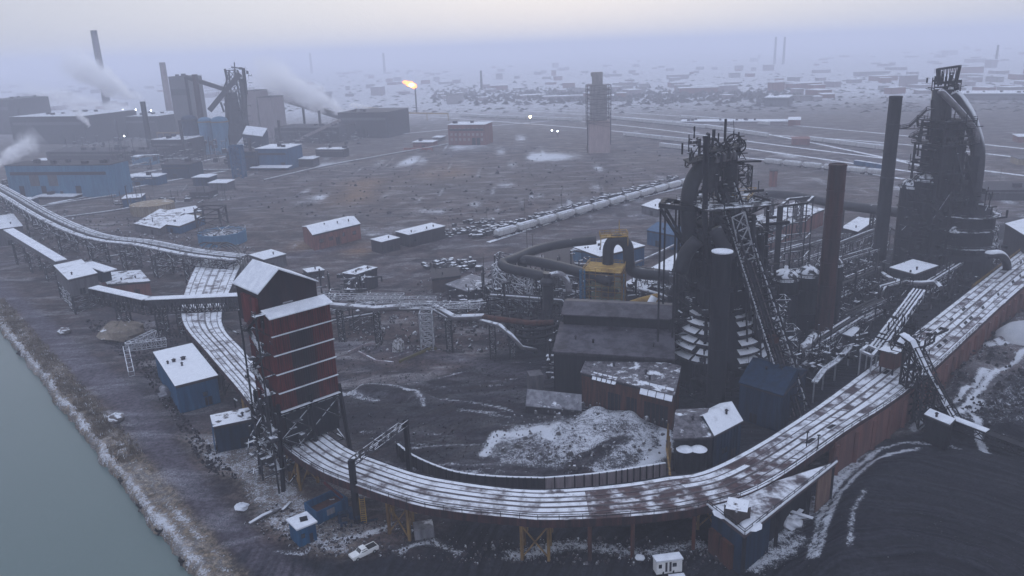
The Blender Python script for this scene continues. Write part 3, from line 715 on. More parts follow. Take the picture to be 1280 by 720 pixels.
# zig-zag stair tower hung on the left flank
mb=MB(); nz=9; zs0=1; zs1=zt+1
for k in range(nz):
    za=zs0+(zs1-zs0)*k/nz; zb=zs0+(zs1-zs0)*(k+1)/nz; va,vb=(1,7) if k%2 else (7,1)
    mb.beam(tp_(-2.2,va,za),tp_(-2.2,vb,zb),1.0,.15); mb.box(tp_(-2.2,vb,zb),(2.6,1.8,.15),rot); mb.rail([tp_(-2.7,va,za),tp_(-2.7,vb,zb)],1.0,.09,2); mb.rail([tp_(-3.3,vb-.8,zb),tp_(-3.3,vb+.8,zb)],1.0,.09,2)
for v in (0,8): mb.beam(tp_(-3.3,v,0),tp_(-3.3,v,zs1),.3)
mb.clutter(tp_(-2.5,5,0),2.2,6,4,zt-4,34,rot,random.Random(5),big=.7)
tw.part('stair',mb,m_darksnow,'zig-zag steel stair with snowy landings')
mb=MB(); mb.clutter(tp_(1,6,0),5,7,1,z_redlow,90,rot,random.Random(6)); tw.part('undercroft_steelwork',mb,m_darksnow,kind='stuff')
# ---------------------------------------------------------------- covered conveyor galleries
def gallery(name,label,p,q,w,h,walls,roofm,trusslow=True,legs=(),group=None,n=14):
    p=Vector(p);q=Vector(q); g=T(name,label,'conveyor',(p.x,p.y,0),group)
    d=(q-p); dh=Vector((d.x,d.y,0)).normalized(); s=Vector((-dh.y,dh.x,0))*w/2
    z=Vector((0,0,1))
    mb=MB(); P=[p-s,p+s,p+s+z*h,p-s+z*h]; Q=[v+d for v in P]; mb.add(P+Q,[(0,1,2,3),(7,6,5,4),(0,4,5,1),(1,5,6,2),(3,2,6,7),(0,3,7,4)]); g.part('wall',mb,walls)
    mb=MB(); s2=s*1.12; mb.slab([p-s2+z*(h+.3),q-s2+z*(h+.3),q+s2+z*(h+.3),p+s2+z*(h+.3)],.3); g.part('roof',mb,roofm,'snow covered roof')
    if trusslow:
        mb=MB(); mb.truss(p-z*3.0,q-z*3.0,h+2.9,w*1.1,int(n*1.4),.34); g.part('truss',mb,m_dark)
    for t,hh in legs:
        c=p.lerp(q,t); mb=MB(); e=dh*1.3
        b=[c+s+e,c+s-e,c-s-e,c-s+e]; mb.lattice([xy(v) for v in b],[xy(v) for v in b],-.3,c.z-2.3,4,.3,x=False); g.part('leg_tower',mb,m_darksnow)
    return g
z1=HT(G(205,440,0),398)
pB=G(185,381,z1); pC=G(300,376,z1); pA=G(118,366,z1)
gallery('conveyor_gallery','snow roofed conveyor gallery on black trusses entering the red tower','%s' and pB,pC,3.6,2.2,m_dkgrey,m_snow,True,((.12,0),(.35,0)),'snow roofed conveyor galleries by the river',16)
gallery('conveyor_gallery','snow roofed conveyor gallery between the transfer house and the bend in the belt line',pA,pB,3.6,2.2,m_dkgrey,m_snow,True,((.5,0),),'snow roofed conveyor galleries by the river',10)
# transfer house
def frame3(p1,p2,p3,z):
    A,B,C=G(*p1,z),G(*p2,z),G(*p3,z); u=(B-A); L=u.length; u.normalize(); v=(C-B); v.z=0; w=v.length; v.normalize(); nn=Vector((-u.y,u.x,0)); nn=nn if nn.dot(v)>0 else -nn; v=(v+nn*.35).normalized()
    return A,u,v,L,w
def building(name,label,p1,p2,p3,zt,z0=0,roof='flat',wm=None,rm=None,rise=2,over=.35,cat='building',group=None,win=(),door=(),par=.0,z_off=0):
    """p1->p2 eave edge, p3 beyond p2, pixels seen at eave height zt; windows given on the p1-p2 face (u0,u1,z0,z1)"""
    A,u,v,L,W=frame3(p1,p2,p3,zt)
    t=T(name,label,cat,(A.x,A.y,z0),group)
    F=lambda a,b,z:Vector((A.x+u.x*a+v.x*b,A.y+u.y*a+v.y*b,z))
    mb=MB(); mb.prism([xy(F(a,b,0)) for a,b in ((0,0),(L,0),(L,W),(0,W))],z0-.3,zt)
    if roof=='gable':
        ar=[F(0,0,zt-.01),F(0,W,zt-.01),F(0,W/2,zt+rise)]; br=[F(L,0,zt-.01),F(L,W,zt-.01),F(L,W/2,zt+rise)]
        mb.add(ar+br,[(0,2,1),(3,4,5),(0,3,5,2),(1,2,5,4)])
    wl=t.part('wall',mb,wm); mb=MB(); o=over
    if roof=='gable':
        k=rise/(W/2)
        mb.slab([F(-o,-o,zt-k*o+.3),F(L+o,-o,zt-k*o+.3),F(L+o,W/2,zt+rise+.3),F(-o,W/2,zt+rise+.3)],.28)
        mb.slab([F(-o,W+o,zt-k*o+.3),F(-o,W/2,zt+rise+.301),F(L+o,W/2,zt+rise+.301),F(L+o,W+o,zt-k*o+.3)],.28)
    elif roof=='shed': mb.slab([F(-o,-o,zt+.3),F(L+o,-o,zt+.3),F(L+o,W+o,zt+rise+.3),F(-o,W+o,zt+rise+.3)],.28)
    else: mb.slab([F(-o,-o,zt+.3),F(L+o,-o,zt+.3),F(L+o,W+o,zt+.3),F(-o,W+o,zt+.3)],.32)
    rf=t.part('roof',mb,rm)
    for nm,lst,mt in (('window',win,m_glass),('door',door,m_dkgrey)):
        for (a,b,c,d) in lst:
            mb=MB()
            if a>=0: mb.prism([xy(F(x*L,y,0)) for x,y in ((a,-.06),(b,-.06),(b,.05),(a,.05))],z0+c,z0+d)
            else: mb.prism([xy(F(x,y*W,0)) for x,y in ((L-.05,-a),(L-.05,-b),(L+.06,-b),(L+.06,-a))],z0+c,z0+d)
            t.part(nm,mb,mt)
    hb_=zt-z0
    if cat=='building' and L>5:
        mb=MB(); 
        for (a,b,c,d) in ((-.12,-.12,L+.12,-.12),(L+.12,-.12,L+.12,W)): mb.beam(F(a,b,zt-.35),F(c,d,zt-.35),.16,.5)
        t.part('fascia',mb,m_dkgrey)
        RB=random.Random(int(p1[0]*7+p1[1]))
        for k in range(1+int(L>12)+int(L>20)):
            mb=MB(); c=F(RB.uniform(.15,.85)*L,RB.uniform(.2,.45)*W,0); zc_=zt+.2+(rise*.6 if roof!='flat' else 0); mb.lathe((c.x,c.y,zc_),[(.28,0),(.28,.9),(.5,.95),(.1,1.3)],8); t.part('roof_vent',mb,m_dkgrey)
        if not door: 
            mb=MB(); a=RB.uniform(.2,.7)*L; mb.prism([xy(F(x,y,0)) for x,y in ((a,-.07),(a+2.2,-.07),(a+2.2,.05),(a,.05))],z0,z0+min(2.6,hb_*.6)); t.part('door',mb,m_dark0)
        mb=MB()
        for a in np.arange(.6,L,1.2): mb.box(F(a,-.04,z0+hb_/2-.3),(.14,.10,hb_-.7),math.atan2(u.y,u.x))
        for b in np.arange(.6,W,1.2): mb.box(F(L+.04,b,z0+hb_/2-.3),(.14,.14,hb_-.7),math.atan2(v.y,v.x))
        t.part('cladding_ribs',mb,wm)
    t.F=F; t.L=L; t.W=W; t.zt=zt; t.roof=rf; t.wall=wl; return t
zT=HT(G(88,392,0),350)
th=building('transfer_house','grey blue transfer house on stilts with two level snowy roof beside the river road',(86,350),(121,342),(108,324),zT,zT-7,'flat',m_blue2 if False else m_grey,m_roofsnow,cat='building')
mb=MB(); c=th.F(th.L*1.25,th.W*.5,0); mb.box((c.x,c.y,zT-3.2),(4,th.W*.6,5),math.atan2((th.F(1,0,0)-th.F(0,0,0)).y,(th.F(1,0,0)-th.F(0,0,0)).x)); th.part('side_bay',mb,m_dkblue)
mb=MB(); c=th.F(th.L*1.3,th.W*.4,0); mb.box((c.x,c.y,zT-.2),(5.2,th.W*.75,.35),math.atan2((th.F(1,0,0)-th.F(0,0,0)).y,(th.F(1,0,0)-th.F(0,0,0)).x)); th.part('side_roof',mb,m_snow)
for a,b in ((0,0),(1,0),(1,1),(0,1)):
    mb=MB(); p=th.F(th.L*a,th.W*b,0); mb.beam((p.x,p.y,-.3),(p.x,p.y,zT-6.9),.5); th.part('leg',mb,m_dark)
mb=MB(); mb.lattice([xy(th.F(th.L*a,th.W*b,0)) for a,b in ((0,0),(1,0),(1,1),(0,1))],[xy(th.F(th.L*a,th.W*b,0)) for a,b in ((0,0),(1,0),(1,1),(0,1))],-.3,zT-7,3,.28); th.part('bracing',mb,m_darksnow)
zg=HT(G(80,392,0),345); zg2=HT(G(12,322,0),293)
pD=G(78,333,zT-4.5); pE=G(12,293,HT(G(12,330,0),298))
gallery('conveyor_gallery','long snow roofed conveyor gallery sloping down beside the river to the transfer house',pD+Vector((0,0,0)),pE,4.2,2.6,m_grey,m_snow,False,((.25,0),(.55,0),(.85,0)),'snow roofed conveyor galleries by the river')
building('pump_house','grey building with snow roof at the left edge above the river road',(-25,290),(28,283),(15,268),HT(G(28,300,0),280),0,'flat',m_grey,m_roofsnow)
# ---------------------------------------------------------------- long pipe bridge (far left)
pb=T('pipe_bridge','long snow dusted truss bridge carrying pipes in from the left edge','pipe bridge',tuple(G(150,330,0)))
zb=HT(G(60,300,0),272)
line=[G(-60,208,zb+5),G(0,238,zb+4),G(60,273,zb+2),G(120,298,zb),G(180,306,zb),G(240,318,zb),G(300,325,zb-1)]
line=bez(line,3); mb=MB()
for a_,b_ in zip(line,line[1:]): mb.truss(a_-Vector((0,0,3)),b_-Vector((0,0,3)),3.6,10,max(2,int((b_-a_).length/6)),.34)
pb.part('truss',mb,m_darksnow)
for off,r,mt in ((-4.4,.55,m_pipe),(-2.8,.8,m_pipe),(-.8,.5,m_bpipe),(1.0,.95,m_pipe),(3.2,.45,m_frame),(4.5,.6,m_pipe)):
    P=[]
    for i,p in enumerate(line):
        d=line[min(i+1,len(line)-1)]-line[max(i-1,0)]; n_=Vector((-d.y,d.x,0)).normalized(); P.append(p+n_*off+Vector((0,0,.9 if abs(off)>3 else .6)))
    mb=MB(); mb.path(P,r,8); pb.part('pipe',mb,mt,smooth=True)
mb=MB(); mb.rail([p+Vector((0,0,1)) for p in line],1.6,.16,5); pb.part('handrail',mb,m_frame)
for i in range(1,len(line),2):
    p=line[i]; mb=MB(); d=(line[min(i+1,len(line)-1)]-line[i-1]).normalized(); n_=Vector((-d.y,d.x,0))*4; d=d*1.5
    b=[xy(p+n_+d),xy(p+n_-d),xy(p-n_-d),xy(p-n_+d)]; mb.lattice(b,b,-.3,p.z-3,3,.35); pb.part('pier',mb,m_darksnow)
mb=MB()
for p,q in zip(line[::2],line[2::2]): 
    c=(p+q)/2; d=q-p; mb.clutter(c,d.length/2,5,zb-9,zb-3,26,math.atan2(d.y,d.x),random.Random(int(p.x)))
pb.part('hanging_pipework',mb,m_darksnow,kind='stuff')
# fan of pipes dropping off the end of the bridge
mb=MB(); e=line[-1]
for k in range(4):
    a0=e+Vector((-4+k*1.4,(k%3),1.2)); mb.path(bez([G(235+k*11,318,zb),G(255+k*8,303,zb+1.5),G(285+k*5,312,zb+.5),G(305+k*2,338,zb-2)],4),.35,6)
pb.part('pipe_fan',mb,m_bpipe,smooth=True)
# ---------------------------------------------------------------- near blast furnace
ez=Vector((0,0,1))
C1=G(897,468,0); 
def stackobj(label,px,by,ty,r0,r1,mat,name='chimney_stack',rings=6,group=None,rimmat=None):
    b=G(px,by,0); h=HT(b,ty); t=T(name,label,'chimney',(b.x,b.y,0),group)
    mb=MB(); mb.lathe((b.x,b.y,-.4),[(r0*1.15,0),(r0*1.15,1.6),(r0,2),(r1,h*.97),(r1,h+.4),(r1*.8,h+.4),(r1*.8,h-1.5)],20); t.part('shell',mb,mat,smooth=False)
    for i in range(rings):
        z=h*(i+1)/rings-.6; r=r0+(r1-r0)*z/h; mb=MB(); mb.lathe((b.x,b.y,z),[(r*1.0,0),(r*1.06,.02),(r*1.06,.35),(r,.4)],20); t.part('band',mb,mat)
    mb=MB(); 
    for s_ in (-.25,.25): mb.beam((b.x+s_-r0*.5,b.y-r0*.98,2),(b.x+s_-r1*.5,b.y-r1*.98,h),.08)
    for z in np.arange(3,h,1.2): k=z/h; r=r0+(r1-r0)*k; mb.beam((b.x-.25-r*.5,b.y-r*.99,z),(b.x+.25-r*.5,b.y-r*.99,z),.06)
    t.part('ladder',mb,mat); return t,b,h
fs1,b1,h1=stackobj('black stove stack with snowy rim standing in front of the near blast furnace',894,506,316,2.55,2.45,m_dark0,'stove_stack',5)
mb=MB(); mb.lathe((b1.x,b1.y,h1+.2),[(2.0,0),(2.75,.05),(2.75,.35),(2.0,.5)],20); fs1.part('snowy_rim',mb,m_snow)
stackobj('tall rust brown chimney stack between the two blast furnaces',1027,438,205,2.7,2.5,m_brownstack,rings=8)
stackobj('tall dark chimney stack just left of the far blast furnace',1096,345,120,2.7,2.4,m_dark0,rings=7)
bf=T('blast_furnace','near black blast furnace with snow dusted platforms, curved gas mains and crowded top works','blast furnace',(C1.x,C1.y,0))
def cz(py): return HT(C1,py)
# shaft and casting-level body
mb=MB(); mb.lathe((C1.x,C1.y,-.3),[(8,0),(8,9),(6.2,10),(6.4,20),(5.2,24),(4.3,38),(3.6,46),(2.6,50)],24); bf.part('shaft',mb,m_dark0)
# frame of columns with floors
ra_=math.radians(14)
def frm(a,b,z): 
    ca,sa=math.cos(ra_),math.sin(ra_); return Vector((C1.x+a*ca-b*sa,C1.y+a*sa+b*ca,z))
zP=cz(252); zTop=cz(205)
for a in (-9,0,9):
    for b in (-8,8):
        if a==0 and b==8: continue
        mb=MB(); mb.beam(frm(a,b,-.3),frm(a*.95,b*.95,zP),.8); bf.part('column',mb,m_dark0)
for i,z in enumerate(np.arange(15,zP+.1,(zP-15)/5)):
    mb=MB(); e=9.8 if i!=5 else 10.6
    mb.slab([frm(-e,-9,z),frm(e,-9,z),frm(e,9,z),frm(-e,9,z)],.3); P=[frm(-e,-9,z),frm(e,-9,z),frm(e,9,z),frm(-e,9,z),frm(-e,-9,z)]
    mb.rail(P,1.2,.1,2.4); bf.part('platform',mb,m_dark if i<5 else m_darksnow)
mb=MB()
for i in range(5):
    za,zb_=15+(zP-15)*i/5,15+(zP-15)*(i+1)/5
    for (p,q) in (((-9,-8),(0,-8)),((0,-8),(9,-8)),((9,-8),(9,8)),((-9,-8),(-9,8))):
        if i%2: mb.beam(frm(*p,za),frm(*q,zb_),.35)
        else: mb.beam(frm(*q,za),frm(*p,zb_),.35)
bf.part('bracing',mb,m_dark)
for k,(z0,z1,n) in enumerate(((2,20,190),(20,38,190),(36,54,130))):
    mb=MB(); mb.clutter((C1.x,C1.y,0),10.5,9.5,z0,z1,n,ra_,random.Random(10+k)); bf.part('pipework_and_walkways',mb,m_dark0 if k==1 else m_dark,kind='stuff')
mb=MB(); mb.clutter((C1.x,C1.y-3,0),10,8,8,58,260,ra_,random.Random(77),big=.6); bf.part('ladders_and_brackets',mb,m_darksnow,kind='stuff')
mb=MB(); mb.clutter((C1.x-2,C1.y,0),7,6,50,64,90,ra_,random.Random(78),big=.7); bf.part('upper_steelwork',mb,m_dark,kind='stuff')
# yellow-railed snowy platform on the right shoulder
zY=cz(250); p0=G(892,243,zY)
mb=MB(); Q=[G(890,248,zY),G(903,242,zY),G(945,240,zY),G(934,251,zY)]; mb.slab(Q,.4); bf.part('snowy_landing',mb,m_tan if False else m_darksnow)
mb=MB(); mb.rail(Q[1:]+[Q[0]],1.3,.14,2); bf.part('yellow_handrail',mb,m_yellow)
mb=MB(); mb.slab([G(862,240,zY),G(878,239,zY),G(880,244,zY),G(864,246,zY)],.3); bf.part('snowy_landing',mb,m_snow)
mb=MB(); c=G(928,236,zY); mb.lattice([(c.x-2,c.y-2),(c.x+2,c.y-2),(c.x+2,c.y+2),(c.x-2,c.y+2)],[(c.x-2,c.y-2),(c.x+2,c.y-2),(c.x+2,c.y+2),(c.x-2,c.y+2)],zY,zY+7,2,.3); bf.part('landing_frame',mb,m_dark)
# gas uptakes: fat curved mains over the top (located in the furnace plane)
def at1(px,py,dy=0):
    """point seen at pixel lying in the vertical plane y = C1.y+dy"""
    d=Fv*FPX+Rv*(px-640)+Uv*(360-py); t=(C1.y+dy-CAM.y)/d.y; return CAM+d*t
def mpath(name,ptsl,r,mat=m_bpipe,n=14,t=bf,k=5,label=None):
    mb=MB(); mb.path(bez(ptsl,k),r,n); return t.part(name,mb,mat,label,smooth=True)
mpath('gas_uptake',[at1(868,350,-2),at1(862,300,-2),at1(861,250,-2),at1(866,226,-1),at1(878,208,0),at1(893,196,0)],2.2)
mpath('gas_uptake',[at1(912,262,2),at1(912,235,2),at1(913,208,1),at1(912,190,0)],2.1)
mpath('gas_uptake',[at1(884,240,-1),at1(892,212,0),at1(905,196,0),at1(912,190,0)],1.8)
mpath('downcomer',[at1(862,330,-6),at1(866,300,-7),at1(884,285,-8),at1(893,300,-9),at1(893,330,-9)],1.8) if False else None
mpath('bleeder_pipe',[at1(881,345,-9),at1(881.5,250,-9),at1(882.5,170,-9)],.75,m_dark0)
mpath('bustle_pipe',[at1(851,340,-9),at1(857,318,-9),at1(872,300,-9.5)],2.0)
mpath('bustle_pipe',[at1(914,322,-10),at1(904,308,-10),at1(893,286,-9.6)],1.9)
for k in range(6):
    x=896+k*4.3; mpath('stub_pipe',[at1(x,203-k*.8,-2),at1(x+.5,197-k,-2.4),at1(x-2,193-k,-2)],.55,m_pipe,8)
# top works
Rr=random.Random(4)
mb=MB(); c=at1(893,187); mb.clutter((c.x,c.y,0),8,4,c.z-5,c.z+3,150,0,Rr,big=.42); bf.part('top_works',mb,m_dark,kind='stuff')
mb=MB()
for (x,y,rr) in ((890,183,2.0),(897,186,1.6),(917,178,2.2),(924,182,1.8),(906,184,1.4)):
    p=at1(x,y); mb.path([p+Vector((rr*math.cos(a_),0.2*math.sin(a_*2),rr*math.sin(a_))) for a_ in [j*math.pi/8 for j in range(17)]],.22,6)
    for j in range(5): a_=j*math.pi/5; mb.beam(p,p+Vector((rr*math.cos(a_),0,rr*math.sin(a_))),.14)
bf.part('bell_wheels',mb,m_dark)
for (x0,y0,x1,y1) in ((888,190,930,183),(862,204,892,196)):
    A=at1(x0,y0,-4);B=at1(x1,y1,-4); mb=MB(); mb.slab([A,B,B+Vector((0,8,0)),A+Vector((0,8,0))],.3); mb.rail([A,B],1.3,.12,1.8); bf.part('top_platform',mb,m_dark)
mb=MB(); 
for (x0,y0,x1,y1) in ((860,207,888,178),(863,190,866,208),(876,178,860,205),(918,175,917,150),(930,182,925,172)): mb.beam(at1(x0,y0),at1(x1,y1),.22 if y1>160 else .12)
bf.part('rigging',mb,m_dark,kind='stuff')
for (x,by,ty,r_,nm,lb) in ((861,432,318,5.0,'dust_catcher','fat dark dust catcher vessel on the left flank'),(927,440,300,4.2,'dust_catcher','tall dark washer vessel on the right flank'),(845,440,352,3.2,'washer','short dark washer at the far left flank'),(900,430,232,4.4,'throat_housing','dark throat housing below the top works')):
    p=G(x,by,0); h=HT(p,ty); z0_=0 if by>431 else h*.5
    mb=MB(); mb.lathe((p.x,p.y,z0_-.3),[(r_*.6,0),(r_,(h-z0_)*.12),(r_,(h-z0_)*.86),(r_*.5,h-z0_-.6),(r_*.2,h-z0_)],20); bf.part(nm,mb,m_dark0,lb,smooth=False)
    mb=MB(); mb.rail([Vector((p.x+(r_+.9)*math.cos(a),p.y+(r_+.9)*math.sin(a),z0_+(h-z0_)*.84)) for a in [i*math.pi/7 for i in range(15)]],1.2,.12,3); mb.lathe((p.x,p.y,z0_+(h-z0_)*.83),[(r_,0),(r_+1,.02),(r_+1,.2),(r_,.22)],16); bf.part('ring_platform',mb,m_dark)
for k,(x,by,ty,w_,dz_) in enumerate(((905,455,262,3.2,0),(858,450,262,3.0,0),(940,462,330,2.6,0),(958,470,385,3.2,0),(978,476,410,3.0,0),(968,450,372,2.6,0),(1000,462,425,2.6,0),(846,470,395,3.0,0))):
    p=G(x,by,0); h=HT(p,ty); q=[(p.x-w_,p.y-w_),(p.x+w_,p.y-w_),(p.x+w_,p.y+w_),(p.x-w_,p.y+w_)]
    mb=MB(); mb.lattice(q,q,0,h,max(3,int(h/4.5)),.32)
    for z in np.arange(4,h,4.5): mb.box((p.x,p.y,z),(w_*1.9,w_*1.2,.2)); mb.rail([(p.x-w_,p.y-w_,z),(p.x+w_,p.y-w_,z)],1.1,.1,1.5)
    if k<3: bf.part('stair_tower',mb,m_dark)
    else: single('lattice_stair',mb,m_darksnow if k<6 else m_dark,['','','','snow edged lattice stair tower right beside the skip incline foot','shorter lattice stair tower farther right of the incline foot','lattice stair tower behind the snow edged pair','low lattice tower left of the brown chimney foot','dark lattice tower above the cast house annex'][k],'tower')
# projecting hoist frame on the left with tall posts
lf=T('hoist_gantry','dark gantry frame on tall thin posts reaching out left of the near blast furnace','gantry',tuple(G(836,395,0)))
zg_=at1(840,258,-4).z
A=at1(826,257,-8);B=at1(868,262,-4);C_=at1(872,255,8);D_=at1(832,250,8)
mb=MB(); 
for P,Q_ in ((A,B),(B,C_),(C_,D_),(D_,A)): mb.beam(P,Q_,1.2)
for i in range(5): mb.beam(A.lerp(B,i/4),D_.lerp(C_,i/4),.4)
mb.rail([A+ez*.4,B+ez*.4],1.2,.12,2); lf.part('boom_floor',mb,m_dark)
for p in (A,D_,A.lerp(B,.45),D_.lerp(C_,.45)): mb=MB(); mb.beam((p.x,p.y,-.3),p,.5); lf.part('post',mb,m_dark)
mb=MB(); mb.beam(A+Vector((0,0,-1)),B-ez*14,.7); mb.beam(A.lerp(B,.1),at1(853,297,-6),.6); lf.part('brace',mb,m_dark)
# snowy tiered skirt roofs round the lower shaft
def tier(c,r0,r1,z0,z1,a0,a1,n=9):
    mb=MB(); vs=[];fs=[]
    for i in range(n+1):
        a=a0+(a1-a0)*i/n; vs+=[(c.x+r1*math.cos(a),c.y+r1*math.sin(a),z1),(c.x+r0*math.cos(a),c.y+r0*math.sin(a),z0),(c.x+r0*math.cos(a),c.y+r0*math.sin(a),z0-.7),(c.x+r1*math.cos(a),c.y+r1*math.sin(a),z1-.9)]
        if i: k=4*(i-1); fs+=[(k+1,k+5,k+4,k),(k+2,k+6,k+5,k+1),(k+3,k+7,k+6,k+2),(k,k+4,k+7,k+3)]
    fs+=[(0,3,2,1),(4*n,4*n+1,4*n+2,4*n+3)]; mb.add(vs,fs); return mb
m_tier=M('snow_crusted_hood',(.04,.036,.038),(.02,.02,.022),snow=.78,fine=.4,sthr=.3,snowscale=.8)
for i in range(8):
    z=9+i*2.35; r=14.4-i*.95
    for (a0,a1) in ((186,222),(226,258),(282,312),(316,352)):
        if i>5 and a0 in (186,316): continue
        rj=r+random.uniform(-.5,.5); zj=z+random.uniform(-.25,.25)
        bf.part('hood_tier',tier(C1,rj,rj-2.2,zj,zj+.9,math.radians(a0+random.uniform(-3,3)),math.radians(a1+random.uniform(-3,3)),4),m_tier,'snow crusted hood around the furnace base')
mb=MB(); mb.lathe((C1.x,C1.y,-.2),[(12.4,0),(12.4,9),(11,12),(8,22),(6,29)],24); bf.part('hood_core',mb,m_dark0)
for (a,b,zq_,sx,sy,sz) in ((-4,-2,30,9,9,12),(5,0,36,8,9,10),(-3,1,43,10,8,7),(2,-3,25,15,10,6)):
    mb=MB(); mb.box(frm(a,b,zq_),(sx,sy,sz),ra_); bf.part('enclosure',mb,m_dark0)
for (a,b,z0_,z1_,r_) in ((-8.5,-7,24,42,1.0),(-5.5,-8,24,48,.7),(6.5,-9.6,4,44,1.1),(10.5,-4,0,38,.9),(3.5,-10,20,50,.6)):
    mb=MB(); mb.tube(frm(a,b,z0_),frm(a*.9,b*.95,z1_),r_,n=10); bf.part('riser_pipe',mb,m_dark0)
# skip incline and its white lattice leg
sk=T('skip_hoist_incline','black lattice skip hoist incline climbing steeply to the top of the near furnace','skip hoist',tuple(G(992,522,0)))
P0=G(995,523,.5); P1=at1(901,232,1.5); d=(P1-P0)
mb=MB(); mb.slab([P0-Vector((1.7,0,0)),P1-Vector((1.7,0,0)),P1+Vector((1.7,0,0)),P0+Vector((1.7,0,0))],.3); sk.part('track_bed',mb,m_dark0)
mb=MB(); mb.truss(P0,P1,3.6,4.6,34,.38); sk.part('truss',mb,m_dark)
mb=MB(); s=Vector((1.0,0,0)); 
for o_ in (-1.4,-.3,.3,1.4): mb.beam(P0+s*o_+ez*.5,P1+s*o_+ez*.5,.22)
sk.part('skip_rail',mb,m_railm)
mb=MB(); 
for i in range(40): c=P0.lerp(P1,i/40); mb.beam(c-s*2,c+s*2,.3,.3)
sk.part('cross_ties',mb,m_dark0)
for sx in (-2.5,2.5):
    mb=MB(); mb.beam(P0+Vector((sx,0,3.7)),P1+Vector((sx,0,3.7)),.3)
    for i in range(22):
        a=P0.lerp(P1,i/22)+Vector((sx,0,3.7)); b=P0.lerp(P1,(i+1)/22)+Vector((sx,0,.2)); mb.beam(a,b,.16) if i%2 else mb.beam(a-ez*3.5,b+ez*3.5,.16)
    sk.part('edge_chord',mb,m_frame)
mb=MB(); q0=P0.lerp(P1,.30); mb.box(q0+Vector((0,-.3,1.7)),(2.0,2.6,2.0)); sk.part('skip_car',mb,m_rust)
lg=T('lattice_tower','pale galvanised X braced lattice leg on the right side of the near furnace','lattice leg',tuple(G(950,470,0)))
a_,b_=at1(915,272,-9),at1(931,265,-9); c_,d_=at1(931,345,-10),at1(948,340,-10)
mb=MB(); mb.beam(a_,c_,.35); mb.beam(b_,d_,.35)
for i in range(5):
    t0,t1=i/4,(i+1)/4; mb.beam(a_.lerp(c_,min(t0,1)),b_.lerp(d_,min(t0,1)),.3)
    if i<4: mb.beam(a_.lerp(c_,t0),b_.lerp(d_,t1),.26); mb.beam(b_.lerp(d_,t0),a_.lerp(c_,t1),.26)
lg.part('braced_frame',mb,m_frame)
mb=MB()
for p in (c_,d_): mb.beam((p.x+3,p.y,0),p,.5)
mb.beam(c_+Vector((3,0,-c_.z*.55)),d_-ez*.5,.3); lg.part('post',mb,m_dark)
# cast house
zc=HT(G(700,492,0),440); 
ch=building('cast_house','long black cast house with stepped monitor roof in front of the near furnace',(692,440),(842,449),(840,421),zc,0,'shed',m_dark0,m_dark0 if False else m_blackclad,rise=2.4)
u=ch.F(1,0,0)-ch.F(0,0,0)
m_slick=M('frosted_black_roof',(.024,.021,.027),(.075,.07,.085),snow=.10,scale=.10,fine=.4,mixw=.5,rough=.7,spec=.2,streak=True)
ch.roof.data.materials[0]=m_slick
mb=MB(); L_m,W_m=ch.L,ch.W; zm=zc+6.2
mb.prism([xy(ch.F(a,b,0)) for a,b in ((.8,W_m*.95),(L_m-.5,W_m*.95),(L_m-.5,W_m*1.6),(.8,W_m*1.6))],zc-8,zm); ch.part('monitor_wall',mb,m_dark0)
mb=MB(); mb.slab([ch.F(.3,W_m*.86,zm),ch.F(L_m,W_m*.86,zm),ch.F(L_m,W_m*1.3,zm+1.8),ch.F(.3,W_m*1.3,zm+1.8)],.3); mb.slab([ch.F(.3,W_m*1.75,zm),ch.F(.3,W_m*1.301,zm+1.81),ch.F(L_m,W_m*1.301,zm+1.81),ch.F(L_m,W_m*1.75,zm)],.3); ch.part('monitor_roof',mb,m_slick)
mb=MB(); mb.clutter(ch.F(-1,W_m*.6,0),.8,W_m*.6,2,zc-1,30,math.atan2(u.y,u.x),random.Random(9)); ch.part('end_stair',mb,m_darksnow,kind='stuff')
# annex in front, rusty with patchy roof
m_frostdark=M('frosted_dark_roof',(.05,.045,.05),(.14,.135,.15),snow=.36,fine=.4,streak=True,scale=.3)
zx=HT(G(729,505,0),465)
an=building('casting_annex','low rusty brown annex with frosted corrugated roof in front of the black cast house',(727,466),(842,494),(842,466),zx,0,'shed',m_rust,m_frostdark,rise=1.8)
for i in range(5):
    mb=MB(); a0=an.L*(.13+i*.055); mb.slab([an.F(a0,-1.4,zx-.5),an.F(a0+an.L*.045,-1.4,zx-.5),an.F(a0+an.L*.045,1.2,zx+.62),an.F(a0,1.2,zx+.62)],.12); an.part('roof_sheet',mb,m_tier)
for i in range(4):
    mb=MB(); a0=an.L*(.66+i*.085); mb.slab([an.F(a0,-2.2,zx-.8),an.F(a0+an.L*.078,-2.2,zx-.8),an.F(a0+an.L*.078,2.2,zx+.82),an.F(a0,2.2,zx+.82)],.12); an.part('roof_sheet',mb,m_snow)
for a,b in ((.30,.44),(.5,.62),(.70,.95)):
    mb=MB(); mb.prism([xy(an.F(x*an.L,y,0)) for x,y in ((a,-.08),(b,-.08),(b,.08),(a,.08))],0,zx*.62); an.part('shaded_bay_panel',mb,m_dark0)  # flat dark panel; the bay's inner shade is put into its colour
